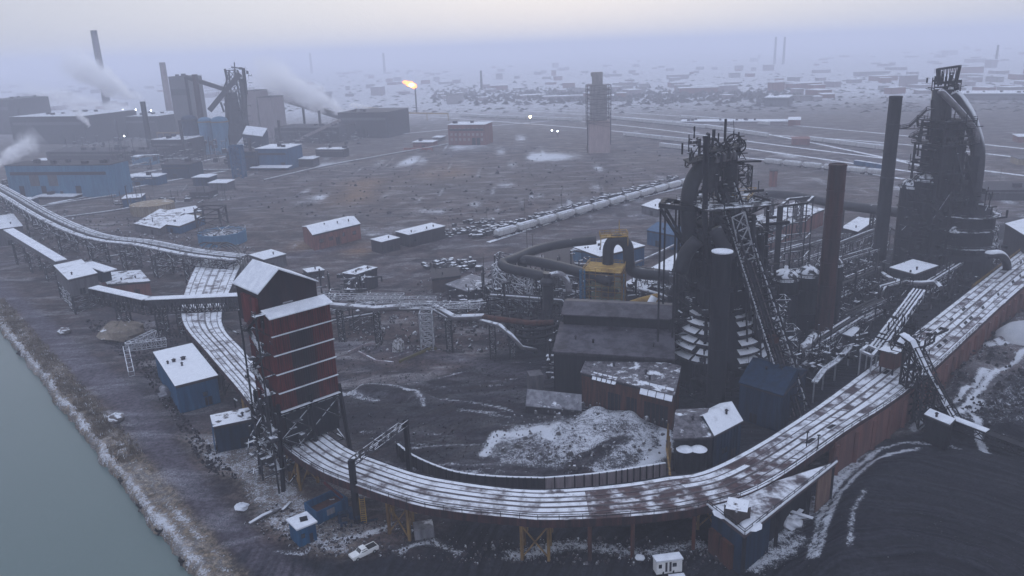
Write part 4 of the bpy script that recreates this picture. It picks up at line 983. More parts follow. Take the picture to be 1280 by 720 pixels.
# frosted lean-to on the left
l1=G(659,486,4.5);l2=G(727,493,4.5);l3=G(727,513,2);l4=G(657,507,2)
ln=T('lean_to','frosted grey sheet lean-to at the left foot of the cast house','shed',(l4.x,l4.y,0))
m_frost=M('frosted_grey_sheet',(.20,.20,.22),(.10,.10,.115),streak=True,fine=.3,snow=.3,scale=.2)
mb=MB(); mb.slab([l4,l3,l2,l1],.25); ln.part('sloping_sheet',mb,m_frost)
mb=MB(); mb.prism([xy(p) for p in (l4+(l1-l4)*.1,l3+(l2-l3)*.1,l2,l1)],-.3,2.0); ln.part('wall',mb,m_dkgrey)
mb=MB(); c=G(669,475,3); mb.box((c.x,c.y,2.5),(4,4,5.5),.2); ln.part('end_block',mb,m_grey)
# blue pitched building right of the furnace and the little house
zb1=HT(G(945,520,0),470)
building('hoist_house','dark blue pitched building at the foot of the skip incline',(925,478),(978,494),(1003,462),HT(G(935,522,0),478),0,'gable',m_dkblue,m_dkblue,rise=3.5)
hb=HT(G(903,585,0),543)
bh=building('blue_shed','dark blue house with one bright snowy roof slope beside the trestle',(893,544),(927,526),(905,505),hb,0,'gable',m_dkblue,m_roofsnow,rise=2.6,win=((.3,.5,2.5,4),),door=((.62,.82,0,2.4),))
zq=HT(G(850,585,0),545)
sb=building('dark_shed','dark shed with snow streaked pitched roof joined left of the blue house',(843,548),(890,546),(898,512),hb-.4,0,'gable',m_dark0,m_frostdark,rise=2.4)
for x,lb in ((855,'left of the two dark tanks by the blue house'),(872,'right of the two dark tanks by the blue house')):
    b=G(x,590,0); t=T('upright_tank',lb+', snow on its lid','tank',(b.x,b.y,0),'upright tanks by the blue house'); mb=MB(); mb.lathe((b.x,b.y,-.3),[(1.9,0),(1.9,6.2)],16); t.part('shell',mb,m_dark0); mb=MB(); mb.lathe((b.x,b.y,5.9),[(2.0,0),(1.2,.5),(.2,.7)],16); t.part('lid',mb,m_snow)
mb=MB()
for k in range(5): p=G(833+k*.8,560+k*8,0); mb.beam((p.x,p.y,-.3),(p.x+.3,p.y,6.5),.35)
mb.beam(G(833,560,6),G(838,595,6),.35); single('timber_dolphin',mb,m_dkyellow,'yellowish timber post frame at the right edge of the snowy slag heap','post frame')
# scaffold of tall rectangular posts and stoves with domes
st_=T('pipe_gantry','tall open gantry of slender posts beside a thick dark column right of the near furnace','gantry',tuple(G(985,395,0)))
gb=[G(966,398,0),G(998,392,0),G(1006,380,0),G(976,384,0)]; zt_=HT(gb[0],258)
mb=MB(); mb.lattice([xy(p) for p in gb],[xy(p) for p in gb],0,zt_,3,.3,x=False) if False else None
for i,p in enumerate(gb):
    mb=MB(); mb.beam((p.x,p.y,-.3),(p.x,p.y,zt_),1.9 if i==0 else .4); st_.part('post',mb,m_dark if i else m_dark0)
m2=(gb[0]+gb[1])/2; mb=MB(); mb.beam((m2.x,m2.y,-.3),(m2.x,m2.y,zt_),.4); st_.part('post',mb,m_dark)
mb=MB()
for k,z in enumerate(np.linspace(zt_*.35,zt_,5)):
    for i in range(4):
        p,q=gb[i],gb[(i+1)%4]; mb.beam((p.x,p.y,z),(q.x,q.y,z),.35 if k<4 else .8)
st_.part('cross_beam',mb,m_darksnow,kind='stuff')
def dome_stove(px,by,ty,r,label,mat=m_dark0,snow=True,group=None,name='hot_blast_stove',cat='stove'):
    b=G(px,by,0); h=HT(b,ty); t=T(name,label,cat,(b.x,b.y,0),group)
    hs_=h-r*.8; mb=MB(); mb.lathe((b.x,b.y,-.3),[(r,0),(r,hs_),(r*.99,hs_+.3)],22); t.part('shell',mb,mat,smooth=False)
    mb=MB(); mb.lathe((b.x,b.y,hs_),[(r*1.03,0)]+[(r*math.cos(a),r*.8*math.sin(a)) for a in [math.pi/2*i/6 for i in range(6)]]+[(.6,r*.8),(.6,r*.8+1)],22); t.part('dome',mb,m_domesnow if snow else mat,smooth=True)
    for z in (hs_*.45,hs_*.8): mb=MB(); mb.lathe((b.x,b.y,z),[(r,0),(r*1.12,.05),(r*1.12,.25),(r,.3)],22); t.part('band',mb,mat)
    mb=MB(); 
    ring=[Vector((b.x+r*1.15*math.cos(a),b.y+r*1.15*math.sin(a),hs_)) for a in [i*math.pi/8 for i in range(17)]]; mb.rail(ring,1.1,.1,3); t.part('handrail',mb,m_dark); return t
m_domesnow=M('snow_streaked_dome',(.035,.035,.04),(.02,.02,.024),snow=.52,fine=.4,sthr=.3,snowscale=.5)
for i,(x,by,ty,r) in enumerate(((952,425,340,3.6),(976,430,336,4.2),(1003,425,332,4.0),(1030,418,318,4.2))):
    dome_stove(x,by,ty,r,['first domed stove, nearest the skip incline, snow on its cap','second domed stove from the skip incline, with snow streaked dome','third domed stove from the incline, left of the brown chimney','fourth domed stove, half hidden behind the brown chimney'][i],group='domed hot blast stoves beside the brown chimney')
# tangled pipework fields right of the incline
for k,(x,y,ax_,ay_,z1,n,lb,nm) in enumerate((
    (985,470,14,9,9,150,'dense low tangle of snowy pipes and beams beside the skip incline','pipework'),
    (1040,450,12,9,7,90,'low pipe racks and beams at the foot of the brown chimney','pipework'),
    (1060,395,16,10,9,130,'snow dusted pipe racks between the chimneys','pipework'),
    (1010,395,14,12,16,120,'tall dark pipe tangle behind the domed stoves','pipework'),
    (885,497,12,5,8,90,'dark machinery at the foot of the near furnace stack','machinery'),
    (935,440,9,8,22,150,'dark pipework wedged between near furnace and incline','pipework'),
    (1070,365,14,14,12,110,'grey pipe tangle left of the far furnace','pipework'))):
    p=G(x,y,0); mb=MB(); mb.clutter((p.x,p.y,0),ax_,ay_,.5,z1,n,.5,random.Random(50+k)); single(nm,mb,m_dark if k in (4,5,3) else m_darksnow,lb,'pipework',kind='stuff')
# snowy launder running along the foot of the trestle
mb=MB(); P=[G(1018,478,6),G(1030,462,6.2),G(1045,452,6),G(1062,434,6)]
for a,b in zip(P,P[1:]): mb.beam(a,b,1.6,.4); 
for p in P: mb.beam((p.x,p.y,0),p,.4)
for a,b in zip(P,P[1:]): mb.rail([a,b],1,.1,2)
single('walkway',mb,m_frame,'snow covered zig-zag walkway beside the right trestle deck','walkway')
mb=MB(); p=[G(1000,437,9),G(1008,432,9),G(1018,420,10)]; mb.path(p,1.3,10); single('snowy_duct',mb,m_pipe,'short fat elbow duct with snow left of the brown chimney','duct',smooth=True)
zk=HT(G(1055,440,0),416)
building('valve_house','small grey hut with snow roof right of the brown chimney foot',(1046,416),(1064,421),(1071,411),zk,0,'flat',m_dkgrey,m_roofsnow)
# ---------------------------------------------------------------- far blast furnace
C2=G(1172,350,0)
def at2(px,py,dy=0):
    d=Fv*FPX+Rv*(px-640)+Uv*(360-py); t=(C2.y+dy-CAM.y)/d.y; return CAM+d*t
cz2=lambda py:HT(C2,py)
b2=T('blast_furnace','far grey blast furnace crowned by an open slatted cage with snowy looping downcomer','blast furnace',(C2.x,C2.y,0))
bx=at2(1197,300); 
mb=MB(); c=at2(1197,340); rr=10.5
mb.lathe((c.x,c.y,-.3),[(rr+1,0),(rr+1,cz2(318)),(rr,cz2(312)),(rr,cz2(268)),(rr*.7,cz2(256)),(rr*.3,cz2(246))],26); b2.part('shaft',mb,m_dark0)
for py in (306,285,268):
    z=cz2(py); mb=MB(); mb.lathe((c.x,c.y,z),[(rr,0),(rr+1.6,.05),(rr+1.6,.35),(rr,.4)],26); mb.rail([Vector((c.x+(rr+1.5)*math.cos(a),c.y+(rr+1.5)*math.sin(a),z+.3)) for a in [i*math.pi/10 for i in range(21)]],1.2,.12,3); b2.part('ring_platform',mb,m_darksnow)
ra2=.25
def fr2(a,b,z): 
    ca,sa=math.cos(ra2),math.sin(ra2); return Vector((c2.x+a*ca-b*sa,c2.y+a*sa+b*ca,z))
c2=at2(1160,340)
for (hx,hy,z0,z1,n,nm) in ((9.5,8,cz2(250),cz2(200),170,0),(7.5,7,cz2(205),cz2(150),190,1),(7,6,cz2(345),cz2(250),130,2),(11,8,cz2(345),cz2(235),170,3)):
    mb=MB(); q=(c2.x+(9 if nm==3 else 0),c2.y-(3 if nm==3 else 0),0); mb.clutter(q,hx,hy,z0,z1,n,ra2,random.Random(60+nm)); b2.part('pipework_and_walkways',mb,m_dark,kind='stuff')
for hx,hy,z0,z1 in ((7.0,7,cz2(345),cz2(178)),(5.8,6,cz2(178),cz2(149))):
    for a in (-hx,0,hx):
        for b in (-hy,hy): mb=MB(); mb.beam(fr2(a,b,z0),fr2(a,b,z1),.8); b2.part('column',mb,m_dark0)
    for z in np.linspace(z0,z1,6 if z1<60 else 4)[1:]:
        mb=MB(); e,f_=hx+1,hy+1; Pq=[fr2(-e,-f_,z),fr2(e,-f_,z),fr2(e,f_,z),fr2(-e,f_,z)]; mb.slab(Pq,.35); mb.rail(Pq+[Pq[0]],1.3,.13,2.5); b2.part('platform',mb,m_dark)
    mb=MB(); mb.box((c2.x,c2.y,(z0+z1)/2),(hx*1.55,hy*1.5,z1-z0-2),ra2); b2.part('enclosure',mb,m_dark0)
# neck: vertical mains and cage
for x,w_ in ((1172,1.9),(1179,1.5),(1186,1.4)):
    mb=MB(); mb.tube(at2(x-4,178),at2(x,112),w_,n=12); b2.part('gas_uptake',mb,m_bpipe,smooth=True)
A=at2(1170,113,-3); mb=MB(); mb.clutter((at2(1181,106).x,C2.y,0),5.5,4,cz2(114),cz2(101),60,0,random.Random(66),big=.7); b2.part('top_works',mb,m_dark,kind='stuff')
mb=MB(); bq=[at2(1172,103,-4),at2(1193,103,-4),at2(1196,104,4),at2(1176,104,4)]; tq=[at2(1171,87,-5),at2(1199,83,-5),at2(1201,82,5),at2(1174,86,5)]
for i in range(4):
    j=(i+1)%4; mb.beam(bq[i],tq[i],.5); mb.beam(tq[i],tq[j],.6); mb.beam(bq[i],bq[j],.6)
    for k in range(1,6): mb.beam(bq[i].lerp(bq[j],k/6),tq[i].lerp(tq[j],k/6),.22)
b2.part('open_cage',mb,m_dark,'open cage of slats crowning the furnace')
mb=MB(); mb.beam(at2(1195,103),at2(1199,115),.5); mb.beam(at2(1190,115),at2(1199,115),.6); mb.beam(at2(1167,101),at2(1173,101),.7); b2.part('davit',mb,m_dark)
def mp2(name,P,r,mat=m_bpipe,n=14): return mpath(name,[at2(*p) for p in P],r,mat,n,b2)
m_snowpipe=M('snow_capped_main',(.045,.045,.052),(.03,.03,.035),snow=.75,fine=.3,sthr=.15,snowscale=.15)
mp2('downcomer',[(1187,116,0),(1197,124,0),(1208,140,-1),(1216,160,-2),(1222,185,-3),(1221,215,-4),(1216,250,-4)],2.5,m_snowpipe,18)
mp2('downcomer',[(1175,113,-4),(1190,128,-4),(1206,146,-4),(1218,163,-4),(1222,178,-4)],1.2,m_pipe,12)
0 and mp2('downcomer',[(1203,130,3),(1209,160,3),(1213,185,2),(1208,215,0),(1200,245,-2)],1.7,m_bpipe)
mb=MB(); mb.tube(at2(1212,250,-4),at2(1217,195,-4),2.4,2.4,16); b2.part('dust_leg',mb,m_dark0,smooth=True)
mb=MB()
for P in ([(1125,161),(1136,159),(1148,148),(1158,138),(1168,136)],[(1124,161),(1152,161)],[(1137,172),(1150,165)],[(1142,170),(1148,176)],[(1146,148),(1148,158)],[(1165,125),(1165,135)]):
    for a,b in zip(P,P[1:]): A_,B_=at2(*a,-4),at2(*b,-4); mb.beam(A_,B_,.9,.3); mb.rail([A_,B_],1.3,.16,2.5)
b2.part('catwalk',mb,m_dark)
mb=MB(); 
for P in ([(1207,190),(1222,262)],[(1197,192),(1206,230)],[(1166,275),(1190,240)],[(1155,250),(1180,270)]): mb.beam(at2(*P[0],-9),at2(*P[1],-9),.5)
b2.part('brace',mb,m_darksnow)
for (x,y,w_) in ((1193,290,2.2),):
    mb=MB(); p=at2(x,y,-8); mb.lathe((p.x,p.y,p.z),[(w_,0),(w_*.5,w_*.8),(.2,w_)],12); b2.part('hood',mb,m_domesnow)
mb=MB(); pp_=G(1142,352,0); mb.clutter((pp_.x,pp_.y-5,0),9,5,2,cz2(225),190,.2,random.Random(301),big=.8); b2.part('stove_steelwork',mb,m_dark,kind='stuff')
for i,(x,by,ty,r) in enumerate(((1129,347,222,4.9),(1145,350,212,5.3))):
    dome_stove(x,by,ty,r,['left stove of the far furnace pair with snow patched dome','taller right stove of the far furnace pair'][i],group='stoves of the far blast furnace')
mb=MB(); P=[G(1103,342,10),G(1112,348,10),G(1125,352,10),G(1150,354,10),G(1168,353,10),G(1176,360,9)]; mb.path(bez(P,4),.9,10); 
for p in P[::2]: mb.beam((p.x,p.y,0),p,.4)
single('snowy_pipe',mb,m_pipe,'snow covered pipe curving round the foot of the far stoves','pipe')
zs=HT(G(1140,385,0),341)
building('dust_house','dark boxy house with bright snowy roof below the far furnace',(1113,335),(1143,343),(1168,332),zs,0,'flat',m_dark0,m_roofsnow)
zs2=HT(G(1257,325,0),280)
building('engine_house','dark building with broad snowy roof at the right edge behind the trestle',(1257,280),(1290,300),(1320,277),zs2,0,'flat',m_dkgrey,m_roofsnow)
fr_=T('leaning_conveyor','snowy lattice conveyor leaning against the right side of the far furnace','conveyor',tuple(G(1247,335,0)))
A,B=G(1247,330,3),at2(1226,262,-6); mb=MB(); mb.truss(A,B,2.2,3.4,9,.3); fr_.part('truss',mb,m_frame); mb=MB(); d=(B-A); s=Vector((1.2,0,0)); mb.slab([A-s+ez*2.4,A+s+ez*2.4,B+s+ez*2.4,B-s+ez*2.4],.2); fr_.part('belt_cover',mb,m_snow)
mb=MB(); mb.path(bez([G(1236,318,20),G(1250,318,18),G(1258,328,13),G(1259,345,4)],5),1.5,12); single('curved_duct',mb,m_snowpipe,'dark curved duct with snow on top right of the far furnace','duct',smooth=True)
for k,(x,y,ax_,ay_,z1,n,lb) in enumerate(((1190,372,14,6,9,130,'dark pipe tangle between far furnace and trestle deck'),(1215,345,12,8,12,110,'steelwork at the right foot of the far furnace'),(1125,400,10,9,9,110,'snow specked steelwork below the dark boxy house'),(1095,380,10,14,12,100,'steel clutter at the foot of the tall dark chimney'))):
    p=G(x,y,0); mb=MB(); mb.clutter((p.x,p.y,0),ax_,ay_,.5,z1,n,.6,random.Random(80+k)); single('pipework',mb,m_dark,lb,'pipework',kind='stuff')
# big overhead gas main linking the furnaces
gm_=T('overhead_gas_main','thick grey gas main on posts running behind the brown chimney to the far furnace','gas main',tuple(G(1000,300,0)))
P=[G(928,262,16),G(943,248,19),G(962,243,20),G(1000,246,20),G(1050,256,20),G(1095,262,20),G(1125,266,20)]
mb=MB(); mb.path(bez(P,5),2.1,16); gm_.part('pipe',mb,m_bpipe,smooth=True)
for t in (2,3,4,5): mb=MB(); p=P[t]; mb.lattice([(p.x-1.5,p.y-1.5),(p.x+1.5,p.y-1.5),(p.x+1.5,p.y+1.5),(p.x-1.5,p.y+1.5)],[(p.x-1.5,p.y-1.5),(p.x+1.5,p.y-1.5),(p.x+1.5,p.y+1.5),(p.x-1.5,p.y+1.5)],-.3,p.z-1.8,4,.4); gm_.part('pier',mb,m_dark)
# skip bridge for the far furnace
sb_=T('loading_bridge','straight inclined loading bridge with snowy parallel rails dropping to the trestle deck','bridge',tuple(G(1120,430,0)))
A,B=G(1094,437,DZ+2.5),G(1149,362,17); d=(B-A); n_=Vector((-d.y,d.x,0)).normalized()
mb=MB(); mb.truss(A-ez*1.8,B-ez*1.8,1.8,3.6,14,.3); sb_.part('truss',mb,m_darksnow)
for o_ in (-1.5,-.5,.5,1.5): mb=MB(); mb.beam(A+n_*o_+ez*.1,B+n_*o_+ez*.1,.45,.3); sb_.part('rail',mb,m_snow if abs(o_)>1 else m_frame)
for t in (.3,.75): p=A.lerp(B,t); mb=MB(); mb.beam((p.x,p.y,0),p-ez,.7); sb_.part('post',mb,m_dark)
# coal conveyor over the trestle
cc_=T('coal_conveyor','humped coal conveyor with snow capped hood crossing the right trestle','conveyor',tuple(G(1165,520,0)))
P=[G(1122,430,20),G(1130,419,21.5),G(1143,428,21),G(1160,464,15),G(1180,500,8),G(1194,524,4.0),G(1236,540,4),G(1290,560,4)]
for k,(a,b) in enumerate(zip(P,P[1:])):
    mb=MB(); mb.truss(a-ez*2.0,b-ez*2.0,2.0,2.8,max(2,int((b-a).length/2.2)),.24); cc_.part('truss_section',mb,m_dark)
    n_=Vector((-(b-a).y,(b-a).x,0)).normalized()*1.3
    mb=MB(); mb.slab([a-n_*.9,b-n_*.9,b+n_*.9,a+n_*.9],.25); cc_.part('belt',mb,m_dark0)
    if k!=6: mb=MB(); mb.slab([a-n_*1.1+ez*.45,b-n_*1.1+ez*.45,b+n_*.15+ez*.75,a+n_*.15+ez*.75],.15); cc_.part('hood',mb,m_snow)
for i,(t0) in enumerate((2,3,4)):
    p=P[t0]; mb=MB(); q=[(p.x-1.6,p.y-1.6),(p.x+1.6,p.y-1.6),(p.x+1.6,p.y+1.6),(p.x-1.6,p.y+1.6)]; mb.lattice(q,q,0,p.z-2,4,.35); cc_.part('trestle_leg',mb,m_dark)
for px_,py_ in ((1125,447),(1145,455)):
    p=G(px_,py_,DZ); mb=MB(); mb.clutter((p.x,p.y,0),3.5,4,DZ+1,DZ+11,48,.6,random.Random(px_),big=.6); cc_.part('drive_steelwork',mb,m_dark0,kind='stuff')
hs_=T('conveyor_head_house','rust red conveyor head house perched over the right trestle deck','machine house',tuple(G(1117,450,DZ)))
p=G(1116,446,DZ+4); mb=MB(); mb.box((p.x,p.y,DZ+4),(7,4,4.4),.7); hs_.part('wall',mb,m_rust); mb=MB(); mb.box((p.x,p.y,DZ+6.4),(7.8,4.8,.3),.7); hs_.part('roof',mb,m_patchroof)
mb=MB()
for a,b in ((-3,-1.6),(3,-1.6),(3,1.6),(-3,1.6)):
    x_=p.x+a*math.cos(.7)-b*math.sin(.7); y_=p.y+a*math.sin(.7)+b*math.cos(.7); mb.beam((x_,y_,DZ),(x_,y_,DZ+2),.4)
hs_.part('stilt',mb,m_dark,kind='stuff')
fm=MB(); q=[G(x,y,DZ+5) for x,y in ((1076,439),(1085,432),(1097,437),(1090,445))]
for i in range(4): fm.beam(q[i],q[(i+1)%4],.8,.6); fm.beam((q[i].x,q[i].y,0),q[i],.35)
single('steel_portal',fm,m_frame,'snow rimmed square open steel frame left of the conveyor head house','frame')
zc_=HT(G(1175,552,1),526)
building('conveyor_hut','dark little hut with one bright snow strip roof below the coal conveyor',(1157,519),(1186,531),(1190,524),zc_,0,'flat',m_dark0,m_roofsnow)
# far white salt or stone dome
p=G(1290,430,1); mb=MB(); mb.lathe((p.x,p.y,1),[(11,0),(10,2.5),(7.5,5),(4,6.6),(.3,7.2)],26); single('covered_stockpile',mb,M('white_tarpaulin',(.42,.43,.45),(.36,.37,.4),fine=.1),'smooth pale covered stockpile at the right edge above the rubble','stockpile',smooth=True)
# ---------------------------------------------------------------- multi level pipe racks
def rack(lb,x0,y0,x1,y1,z,wd=4,np_=4,mat=None,seed=0):
    a=G(x0,y0,0); b=G(x1,y1,0); d=b-a; L=d.length; u=d.normalized(); v=Vector((-u.y,u.x,0)); t=T('pipe_rack',lb,'pipe rack',tuple(a)); R=random.Random(seed)
    F=lambda p,q,h:Vector((a.x+u.x*p+v.x*q,a.y+u.y*p+v.y*q,h)); mt=mat or m_darksnow
    n=max(2,int(L/6)); mb=MB()
    for i in range(n+1):
        for q in (0,wd): mb.beam(F(L*i/n,q,-.3),F(L*i/n,q,z+1),.34)
        for h in (z*.5,z): mb.beam(F(L*i/n,0,h),F(L*i/n,wd,h),.3)
        if i<n:
            for q in (0,wd):
                if i%2: mb.beam(F(L*i/n,q,.3),F(L*(i+1)/n,q,z*.5),.2)
                mb.beam(F(L*i/n,q,z*.5 if i%2 else z),F(L*(i+1)/n,q,z if i%2 else z*.5),.2)
    for q in (0,wd):
        for h in (z*.5,z): mb.beam(F(0,q,h),F(L,q,h),.3)
    t.part('frame',mb,mt)
    for k in range(np_):
        h=(z*.5 if k%2 else z)+.5; q=wd*(.15+.7*k/max(1,np_-1)); r=R.uniform(.22,.62); mb=MB()
        P=[F(-R.uniform(0,3),q,h-R.uniform(0,3)),F(0,q,h),F(L*.5,q,h+.01),F(L,q,h),F(L+R.uniform(1,3),q+R.uniform(-2,2),h-R.uniform(0,4))]
        mb.path(P,r,8); t.part('pipe',mb,m_pipe if R.random()<.45 else m_bpipe,smooth=True)
    mb=MB(); mb.rail([F(0,-.4,z),F(L,-.4,z)],1.2,.1,3); t.part('handrail',mb,mt)
for i,(x0,y0,x1,y1,z,wd,lb) in enumerate((
 (612,402,700,410,9,5,'pipe rack nearest the cast house left gable'),(618,378,720,388,12,5,'pipe rack under the front black gas main'),(640,356,735,364,10,5,'pipe rack in front of the louvred cooling block'),
 (560,410,640,400,7,4,'low pipe rack feeding the pipe tangle from the left'),(790,372,848,382,11,5,'pipe rack between leaning duct and near furnace'),
 (955,415,1020,398,12,5,'pipe rack passing in front of the domed stoves'),(1040,400,1100,372,11,5,'pipe rack between brown and dark chimneys, nearer one'),(1030,372,1095,350,12,5,'pipe rack between brown and dark chimneys, farther one'),
 (940,372,1010,350,14,5,'pipe rack behind the four post gantry'),(1060,340,1110,318,12,5,'pipe rack left of the dark chimney foot'),(1000,345,1060,325,11,4,'pipe rack under the overhead gas main'),
 (1105,395,1150,382,10,5,'pipe rack below the dark boxy house'),(1160,385,1215,348,9,4,'pipe rack hugging the right trestle by the far furnace'),(1010,470,1075,425,7,4,'low pipe rack along the trestle inner edge'),
 (930,330,985,312,12,5,'pipe rack behind the near furnace right flank'),(1065,425,1105,405,8,4,'low pipe rack left of the loading bridge'),(415,418,470,408,8,5,'pipe rack just right of the red tower foot'))):
    rack(lb,x0,y0,x1,y1,z,wd,5,m_dark if i in (5,6,8,11) else None,i)
# ---------------------------------------------------------------- pipes and buildings in the middle yard
def pipe(label,P,r,mat=m_pipe,name='pipe_run',posts=(),cat='pipe',k=1,pm=None,n=12,pw=.45,group=None):
    P=[Vector(p) for p in P]; t=T(name,label,cat,(P[0].x,P[0].y,0),group); mb=MB(); mb.path(bez(P,k) if k>1 else P,r,n); t.part('pipe',mb,mat,smooth=True)
    for i in posts:
        i0=int(i); p=P[i0].lerp(P[min(i0+1,len(P)-1)],i-i0); mb=MB(); q=[(p.x-.9,p.y-.9),(p.x+.9,p.y-.9),(p.x+.9,p.y+.9),(p.x-.9,p.y+.9)]
        mb.lattice(q,q,-.3,p.z-r*.9,5,.22); t.part('pier',mb,pm or m_darksnow)
    return t
ZA=HT(G(535,432,0),388)
pipe('snow dusted grey pipe running from the red tower toward the middle pipework',[G(404,381,ZA),G(470,386,ZA),G(538,380,ZA),G(568,397,ZA),G(605,396,ZA)],1.1,posts=(.3,1.0,1.95))
pipe('lower grey pipe bending down in an arc toward the pipe tangle',[G(446,390,ZA-1),G(452,387,ZA-1),G(540,386,ZA-1),G(560,397,ZA-1),G(600,400,ZA-1),G(625,407,ZA-1),G(640,420,ZA-3),G(652,434,ZA-7),G(670,438,3)],.7,posts=(3,4.6))
pipe('rusty red pipe section crossing to the dark tank cluster',[G(585,394,ZA),G(640,401,ZA),G(665,404,ZA),G(692,403,ZA)],.9,m_rust,posts=(1,))
for j,(dy,x0,x1) in enumerate(((-9,404,505),(-5,445,545),(2,500,600))):
    a=G(x0,383+dy,ZA+1.5); b=G(x1,382+dy,ZA+1.5); mb=MB(); mb.truss(a,b,1.6,2.2,int((b-a).length/3),.2); single('pipe_rack',mb,m_frame,['uppermost snowy walkway truss leaving the red tower','middle snowy walkway truss of the yard pipe run','snowy walkway truss at the right end of the yard pipe run'][j],'pipe rack')
mb=MB(); p=G(420,400,0); mb.clutter((p.x,p.y,0),14,8,3,ZA+3,120,.1,random.Random(91)); single('pipework',mb,m_darksnow,'snowy steel tangle right behind the red tower','pipework',kind='stuff')
t_=T('access_tower','slim ladder tower of galvanised steel standing under the bend of the grey pipes','tower',tuple(G(535,434,0)))
p=G(535,434,0); q=[(p.x-2,p.y-2),(p.x+2,p.y-2),(p.x+2,p.y+2),(p.x-2,p.y+2)]; mb=MB(); mb.lattice(q,q,0,ZA,6,.25); t_.part('lattice',mb,m_frame)
mb=MB()
for z in np.arange(1,ZA,.8): mb.beam((p.x-1,p.y-2.1,z),(p.x+1,p.y-2.1,z),.1)
t_.part('ladder',mb,m_frame)
# black mains over lattice gantry
lat=T('lattice_gantry','grey lattice gantry carrying the black gas mains at the left of the pipe tangle','gantry',tuple(G(632,395,0)))
zl=HT(G(617,385,0),332)
for (x0,y0,x1,y1) in ((617,385,636,392),(636,392,660,400),(620,370,640,376)):
    a,b=G(x0,y0,0),G(x1,y1,0); mb=MB(); n_=Vector((2,5,0)); q=[xy(a),xy(b),xy(b+n_),xy(a+n_)]; mb.lattice(q,q,-.3,zl,4,.32); lat.part('lattice_bay',mb,m_frame if y1!=376 else m_darksnow)
pipe('thick black gas main doubling back at the left over the lattice gantry',[G(745,300,zl+4),G(703,305,zl+3),G(668,313,zl+3),G(640,325,zl+3),G(628,329,zl+3),G(634,335,zl+2.5),G(660,341,zl+2),G(690,347,zl+2)],1.75,m_bpipe,'gas_main',k=4,cat='gas main',n=16)
pipe('thick black gas main resting on the middle racks below the louvred block',[G(653,330,zl+1),G(657,325,zl+2),G(690,331,zl+2),G(735,343,zl+2),G(765,352,zl+1)],1.9,m_bpipe,'gas_main',k=4,posts=(2,3),cat='gas main',n=16)
b=G(686,415,0); hh=HT(b,342); ds=T('vertical_scrubber','dark grey vertical scrubber column with flanged top and a side elbow','scrubber',(b.x,b.y,0))
mb=MB(); mb.lathe((b.x,b.y,-.3),[(1.9,0),(1.9,hh-3.5),(2.6,hh-3),(2.6,hh-2.2),(1.6,hh-1),(1.6,hh+.6)],18); ds.part('column',mb,m_bpipe)
mb=MB(); mb.path(bez([(b.x,b.y,hh-1),(b.x+4,b.y-1,hh),(b.x+6.5,b.y-2,hh-2.5),(b.x+7,b.y-3,hh-6)],5),1.1,12); ds.part('elbow',mb,m_pipe,smooth=True)
for k,(x,y,ax_,ay_,z1,n,lb) in enumerate(((668,420,9,11,9,170,'round dark cluster of pipes left of the black cast house'),(640,390,14,14,11,150,'snow edged pipe racks below the gas mains'),(710,385,14,9,12,130,'tangle of beams between scrubber and yellow scaffold'),(800,385,12,9,10,120,'ducts and beams behind the cast house roof'),(700,360,18,8,9,110,'pipe racks in front of the louvred block'),(590,392,14,5,6,60,'low pipe racks left of the lattice gantry'))):
    p=G(x,y,0); mb=MB(); mb.clutter((p.x,p.y,0),ax_,ay_,.5,z1,n,.3,random.Random(120+k)); single('pipework',mb,m_darksnow if k!=0 else m_dark,lb,'pipework',kind='stuff')
mb=MB(); p=G(667,430,0)
for z in (3,5.5,8): mb.path([Vector((p.x+8.5*math.cos(a),p.y+8.5*math.sin(a),z)) for a in [math.pi*.9+i*math.pi*1.2/14 for i in range(15)]],.5,7)
for i in range(9): a=math.pi*.9+i*math.pi*1.2/8; mb.beam((p.x+8.5*math.cos(a),p.y+8.5*math.sin(a),0),(p.x+8.5*math.cos(a),p.y+8.5*math.sin(a),9),.35)
single('ring_pipework',mb,m_dark,'curved ring of stacked dark pipes on posts left of the cast house','pipework')
# inverted U main with yellow crown
ub=G(761,400,0)
iu=T('inverted_u_main','black inverted U gas main topped by a small yellow platform','gas main',(ub.x,ub.y,0))
yy=ub.y
def atm(px,py,y): 
    d=Fv*FPX+Rv*(px-640)+Uv*(360-py); t=(y-CAM.y)/d.y; return CAM+d*t
mb=MB(); mb.path(bez([atm(760,345,yy),atm(760,322,yy),atm(761,309,yy),atm(766,301,yy),atm(773,299,yy),atm(780,302,yy),atm(785,310,yy),atm(786,326,yy),atm(789,337,yy),atm(800,342,yy),atm(835,345,yy)],4),2.0,16); iu.part('pipe',mb,m_bpipe,smooth=True)
mb=MB(); a=atm(751,297,yy-2);b_=atm(785,295,yy-2); mb.slab([a,b_,b_+Vector((0,4.5,0)),a+Vector((0,4.5,0))],.3); mb.rail([a,b_,b_+Vector((0,4.5,0)),a+Vector((0,4.5,0)),a],1.4,.16,1.6); 
for p in (a,b_): mb.beam(p,p-ez*3.5,.25)
mb.beam(atm(774,296,yy),atm(774,275,yy),.25); iu.part('yellow_platform',mb,m_yellow)
mb=MB(); mb.lathe((ub.x,ub.y,-.3),[(2.6,0),(2.6,10.5),(3.6,13),(2.2,15.5)],18); iu.part('grey_vessel',mb,m_grey)
sc_=T('yellow_scaffold','yellow and green scaffold decks with a pale blue lattice corner mast behind the cast house','scaffold',tuple(G(750,415,0)))
p1,p2,p3,p4=G(729,410,0),G(776,415,0),G(782,400,0),G(738,396,0); hS=HT(p1,338)
mb=MB()
